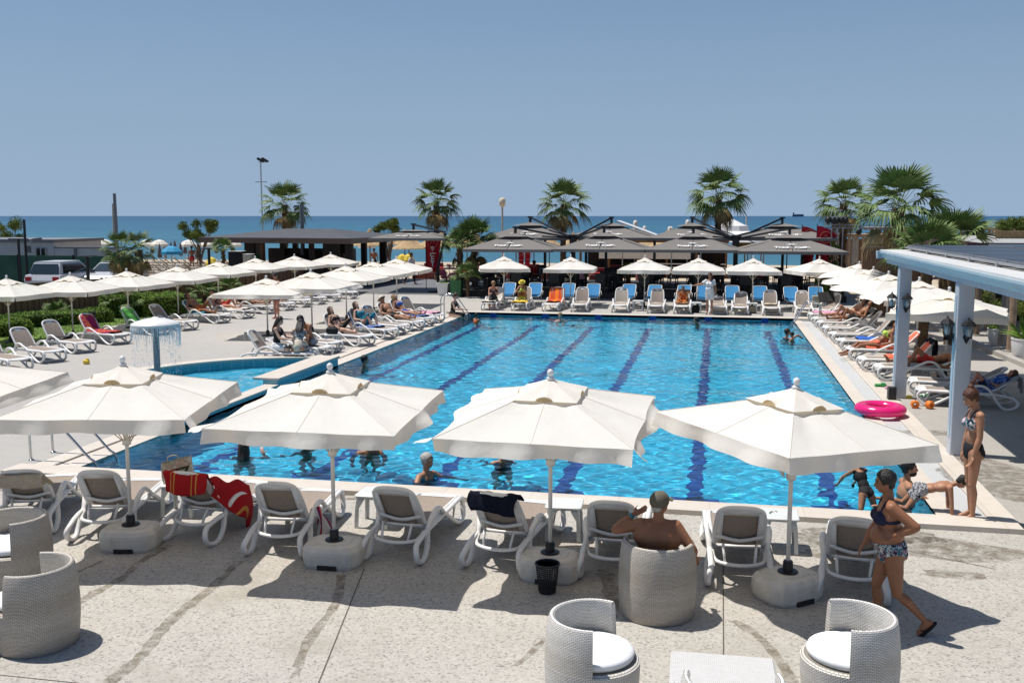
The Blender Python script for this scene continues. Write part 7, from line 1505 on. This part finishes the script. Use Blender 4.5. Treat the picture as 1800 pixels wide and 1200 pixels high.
pot('white ribbed pot with a low green plant on the right deck',1756,607,.33,.52,1); pot('white ribbed pot cut by the right picture edge with spiky leaves',1800,633,.34,.60,2,ph=.7,spiky=True); pot('white pot at the far end of the right parasols',1593,560,.3,.45,3)
# kerb and rustic pergola posts at the right
m=MB(); a=at(1600,562); c=at(1830,660); d=(c-a); m.box(((a.x+c.x)/2+.12,(a.y+c.y)/2,.06),(d.length,.22,.12),rz=atan2(d.y,d.x)); struct('kerb',m,'side_deck')
for i,(px,py,pt) in enumerate(((1715,590,500),(1775,618,512),(1650,566,500))): v=at(px,py); h=2.55; t=thing('rustic_post','rough wooden post, '+['middle one behind the ribbed pot','right one wrapped in taupe cloth','left one of three behind the right parasols'][i],'post',(v.x,v.y,0),0,'rough wooden posts at right'); m=MB(); m.tube([(0,0,0),(.02,0,1.2),(0,.02,h)],[.11,.10,.09],9); part('trunk_pole',m,'bark' if i!=1 else 'weathered_wood',t); m=MB(); m.tube([(0,0,.0),(0,0,.05)],.16,8); part('foot',m,'concrete_pole',t)
v=at(1765,612); t=thing('curtain','gathered taupe curtain tied beside the wooden post','curtain',(v.x,v.y,0)); m=MB(); m.grid(lambda u,v_:(.16*cos(u*6.28)*(1+.25*sin(u*30))*(.6+.5*abs(v_-.25)),.16*sin(u*6.28)*(1+.25*sin(u*30))*(.6+.5*abs(v_-.25)),2.45*(1-v_)+.1),36,14); part('cloth',m,'taupe_cover',t,True); m=MB(); m.tube([(0,0,2.5),(0,0,2.6)],.03,6); part('hook',m,'black_plastic',t)
v=at(1672,604); t=thing('hanging_towel','dark green jacket hanging on the nearest right parasol','jacket',(5.62,25.3,1.52)); m=MB(); m.grid(lambda u,v_:((u-.5)*(.30+.12*v_),.05*sin(u*12)+.03,-.62*v_-.0),12,8); part('cloth',m,'dark_green_cloth' if 'dark_green_cloth' in M else 'terrace_dark',t,True,thick=.02)
# ================================================================ PERGOLA WITH SOLAR PANELS (right)
k=NT('blue_paint'); v=k.co(); n=k.noise(3,5,k.co((1,1,.3)),.7); k.base(k.ramp(n,[(.3,(.36,.47,.53)),(.7,(.46,.58,.64))]),.32,.5); k.bump(k.noise(30,3,v),.0015); M['blue_paint']=k.m
k=NT('post_paint'); v=k.co(); n=k.noise(2.2,6,k.co((1.5,1.5,.35)),.7); k.base(k.ramp(n,[(.3,(.44,.46,.50)),(.7,(.54,.56,.60))]),.4,.5); k.bump(k.noise(30,3,v),.0015); M['post_paint']=k.m
k=NT('solar_cells'); v=k.co(); br=k.node('TexBrick',offset=0.0,ins={'Scale':1.0,'Mortar Size':.004,'Brick Width':.16,'Row Height':.16,'Color1':(.018,.020,.028,1),'Color2':(.022,.024,.034,1),'Mortar':(.05,.055,.065,1)}); k.l.new(v,br.inputs[0]); k.base(br.outputs[0],.34,.8); M['solar_cells']=k.m
mat('roof_sheet',(.55,.55,.54),.6,.08,1.5); mat('alu',(.45,.45,.46),.35,.05,6,.6,.8); mat('lantern_black',(.010,.010,.012),.6,.1,8,.2)
pg=thing('pergola','pale blue timber pergola with solar panels on its roof','pergola')
XB=3.93; ZB=2.80
for y in (22.3,17.06):
    m=MB(); m.rbox((XB,y,ZB/2),(.25,.25,ZB),.02); p=part('post',m,'post_paint',pg,30); m=MB(); m.box((XB-.129,y,ZB/2+.05),(.012,.13,ZB-.5)); part('inset_strip',m,'blue_paint',p)
for x in (11.5,):
    for y in (22.3,17.06): m=MB(); m.rbox((x,y,ZB/2),(.25,.25,ZB),.02); part('post',m,'post_paint',pg,30)
m=MB(); y0,y1=10.0,24.2
m.box((XB,(y0+y1)/2,ZB+.05),(.20,y1-y0-.3,.10)); part('beam',m,'post_paint',pg)
m=MB(); P=[(-.12,0),(-.15,.02),(-.17,.06),(-.21,.09),(-.23,.13),(-.23,.17),(0,.17),(0,0)]; V=[(XB+a,y,ZB+.09+b_) for y in (y0,y1+.3) for a,b_ in P]; n=len(P); m.add(V,[(i,(i+1)%n,n+(i+1)%n,n+i) for i in range(n)]+[tuple(range(n-1,-1,-1)),tuple(range(n,2*n))]); V=[(x,y1+.02-a,ZB+.09+b_) for x in (XB-.28,14) for a,b_ in P]; m.add(V,[(i,(i+1)%n,n+(i+1)%n,n+i) for i in range(n)]+[tuple(range(n-1,-1,-1)),tuple(range(n,2*n))]); part('cornice',m,'blue_paint',pg)
m=MB(); m.box(((XB+14)/2,(y0+y1)/2,ZB+.275),(14-XB+.4,y1-y0+.5,.03)); part('roof',m,'roof_sheet',pg)
for i in range(7): m=MB(); m.box((9,y0+1+i*2.1,ZB+.16),(9.9,.08,.16)); part('rafter',m,'post_paint',pg)
m=MB(); m.box((XB+.30,17.2,ZB+.355),(.06,13.6,.04)); 
for i in range(8): m.box((XB+.30,11.2+i*1.72,ZB+.32),(.09,.07,.07))
part('mounting_rail',m,'alu',pg)
for j in range(3):
    for i in range(7):
        m=MB(); cx=XB+.80+j*1.72+.4; cy_=23.2-i*2.02; m.box((cx,cy_,ZB+.385+j*.03),(1.68,1.98,.03)); p=part('solar_panel',m,'alu',pg); m=MB(); m.box((cx,cy_,ZB+.404+j*.03),(1.62,1.92,.006)); part('cells',m,'solar_cells',p)
def lantern(lb,x,y,z,rz):
    t=thing('wall_lantern',lb,'lantern',(x,y,z),rz,'black wall lanterns on the pergola posts'); t.scale=(.74,.74,.70); m=MB(); m.add([(px_,.0+dy,pz) for dy in (0,.02) for px_,pz in ((-.05,.0),(.05,.0),(.075,-.06),(0,-.22),(-.075,-.06))],[(4,3,2,1,0),(5,6,7,8,9)]+[(i,(i+1)%5,5+(i+1)%5,5+i) for i in range(5)]); m.tube(catmull([(0,.02,-.08),(0,.10,-.14),(0,.15,-.05)],4),.012,6); part('bracket',m,'lantern_black',t)
    m=MB(); c=(0,.15,0); m.lathe([(.075,-.06),(.085,-.05),(.06,-.045)],6,c=c); m.lathe([(.155,.22),(.16,.235),(.13,.27),(.10,.31),(.05,.345),(.02,.37),(.025,.39),(.005,.41)],6,c=c)
    for i in range(6): a=i*pi/3; m.tube([(.07*cos(a),.15+.07*sin(a),-.05),(.13*cos(a),.15+.13*sin(a),.23)],.007,4)
    part('cage',m,'lantern_black',t); m=MB(); m.lathe([(.062,-.045),(.122,.225)],6,c=c,cap0=False,cap1=False); part('glass',m,'lantern_glass',t); m=MB(); m.lathe([(.04,-.04),(.055,.05),(.05,.14),(.005,.18)],10,c=c); part('bulb',m,'white_plastic',t,True)
k=NT('lantern_glass'); tr=k.node('BsdfTransparent',ins={0:(.85,.9,.92,1)}); gg=k.node('BsdfGlossy',ins={0:(.8,.85,.9,1),1:.1}); mx=k.node('MixShader',ins={0:.05,1:tr.outputs[0],2:gg.outputs[0]}); k.l.new(mx.outputs[0],k.out.inputs['Surface']); M['lantern_glass']=k.m
lantern('black wall lantern on the farther pergola post, camera side',XB+.03,22.3-.125,1.98,pi); lantern('black wall lantern on the farther pergola post, pool side',XB-.125,22.3,1.98,pi/2)
lantern('black wall lantern on the nearer pergola post, camera side',XB+.03,17.06-.125,1.98,pi); lantern('black wall lantern on the nearer pergola post, pool side',XB-.125,17.06,1.98,pi/2)
m=MB(); m.box((XB-.2,22.0,.14),(.16,.2,.26)); o=m.build('speaker_box','black_plastic'); tag(o,'small dark box at the foot of the farther white post','box')
# ships
def ship(lb,px,Yd,L,H,m_):
    c=atY(px,382,Yd); t=thing('cargo_ship',lb,'ship',(c.x,Yd,-.5),.1,'ships on the horizon'); m=MB(); m.add([(-L/2,-L*.07,H*.55),(-L/2*.94,-L*.07,0),(L/2*.9,-L*.07,0),(L/2,0,H*.6),(-L/2,L*.07,H*.55),(-L/2*.94,L*.07,0),(L/2*.9,L*.07,0)],[(0,1,2,3),(4,5,1,0),(0,3,4),(3,2,6),(4,3,6,5)]); part('hull',m,m_,t); m=MB(); m.box((-L*.40,0,H*.85),(L*.10,L*.1,H*.7)); m.box((L*.05,0,H*.62),(L*.7,L*.1,H*.12)); part('superstructure',m,m_,t)
mat('ship_haze_blue',(.06,.10,.17),.9,.05,.01); ship('dark cargo ship on the horizon above the right cafe parasols',1403,6000,66,20,'ship_haze_blue'); ship('small cargo ship on the horizon behind the big palm',1552,7000,72,18,'ship_haze_blue')  # distance haze is painted into the ships' blue; no hazy air is built
for r_,l_ in ((BLU[0],'blue'),):
    pass
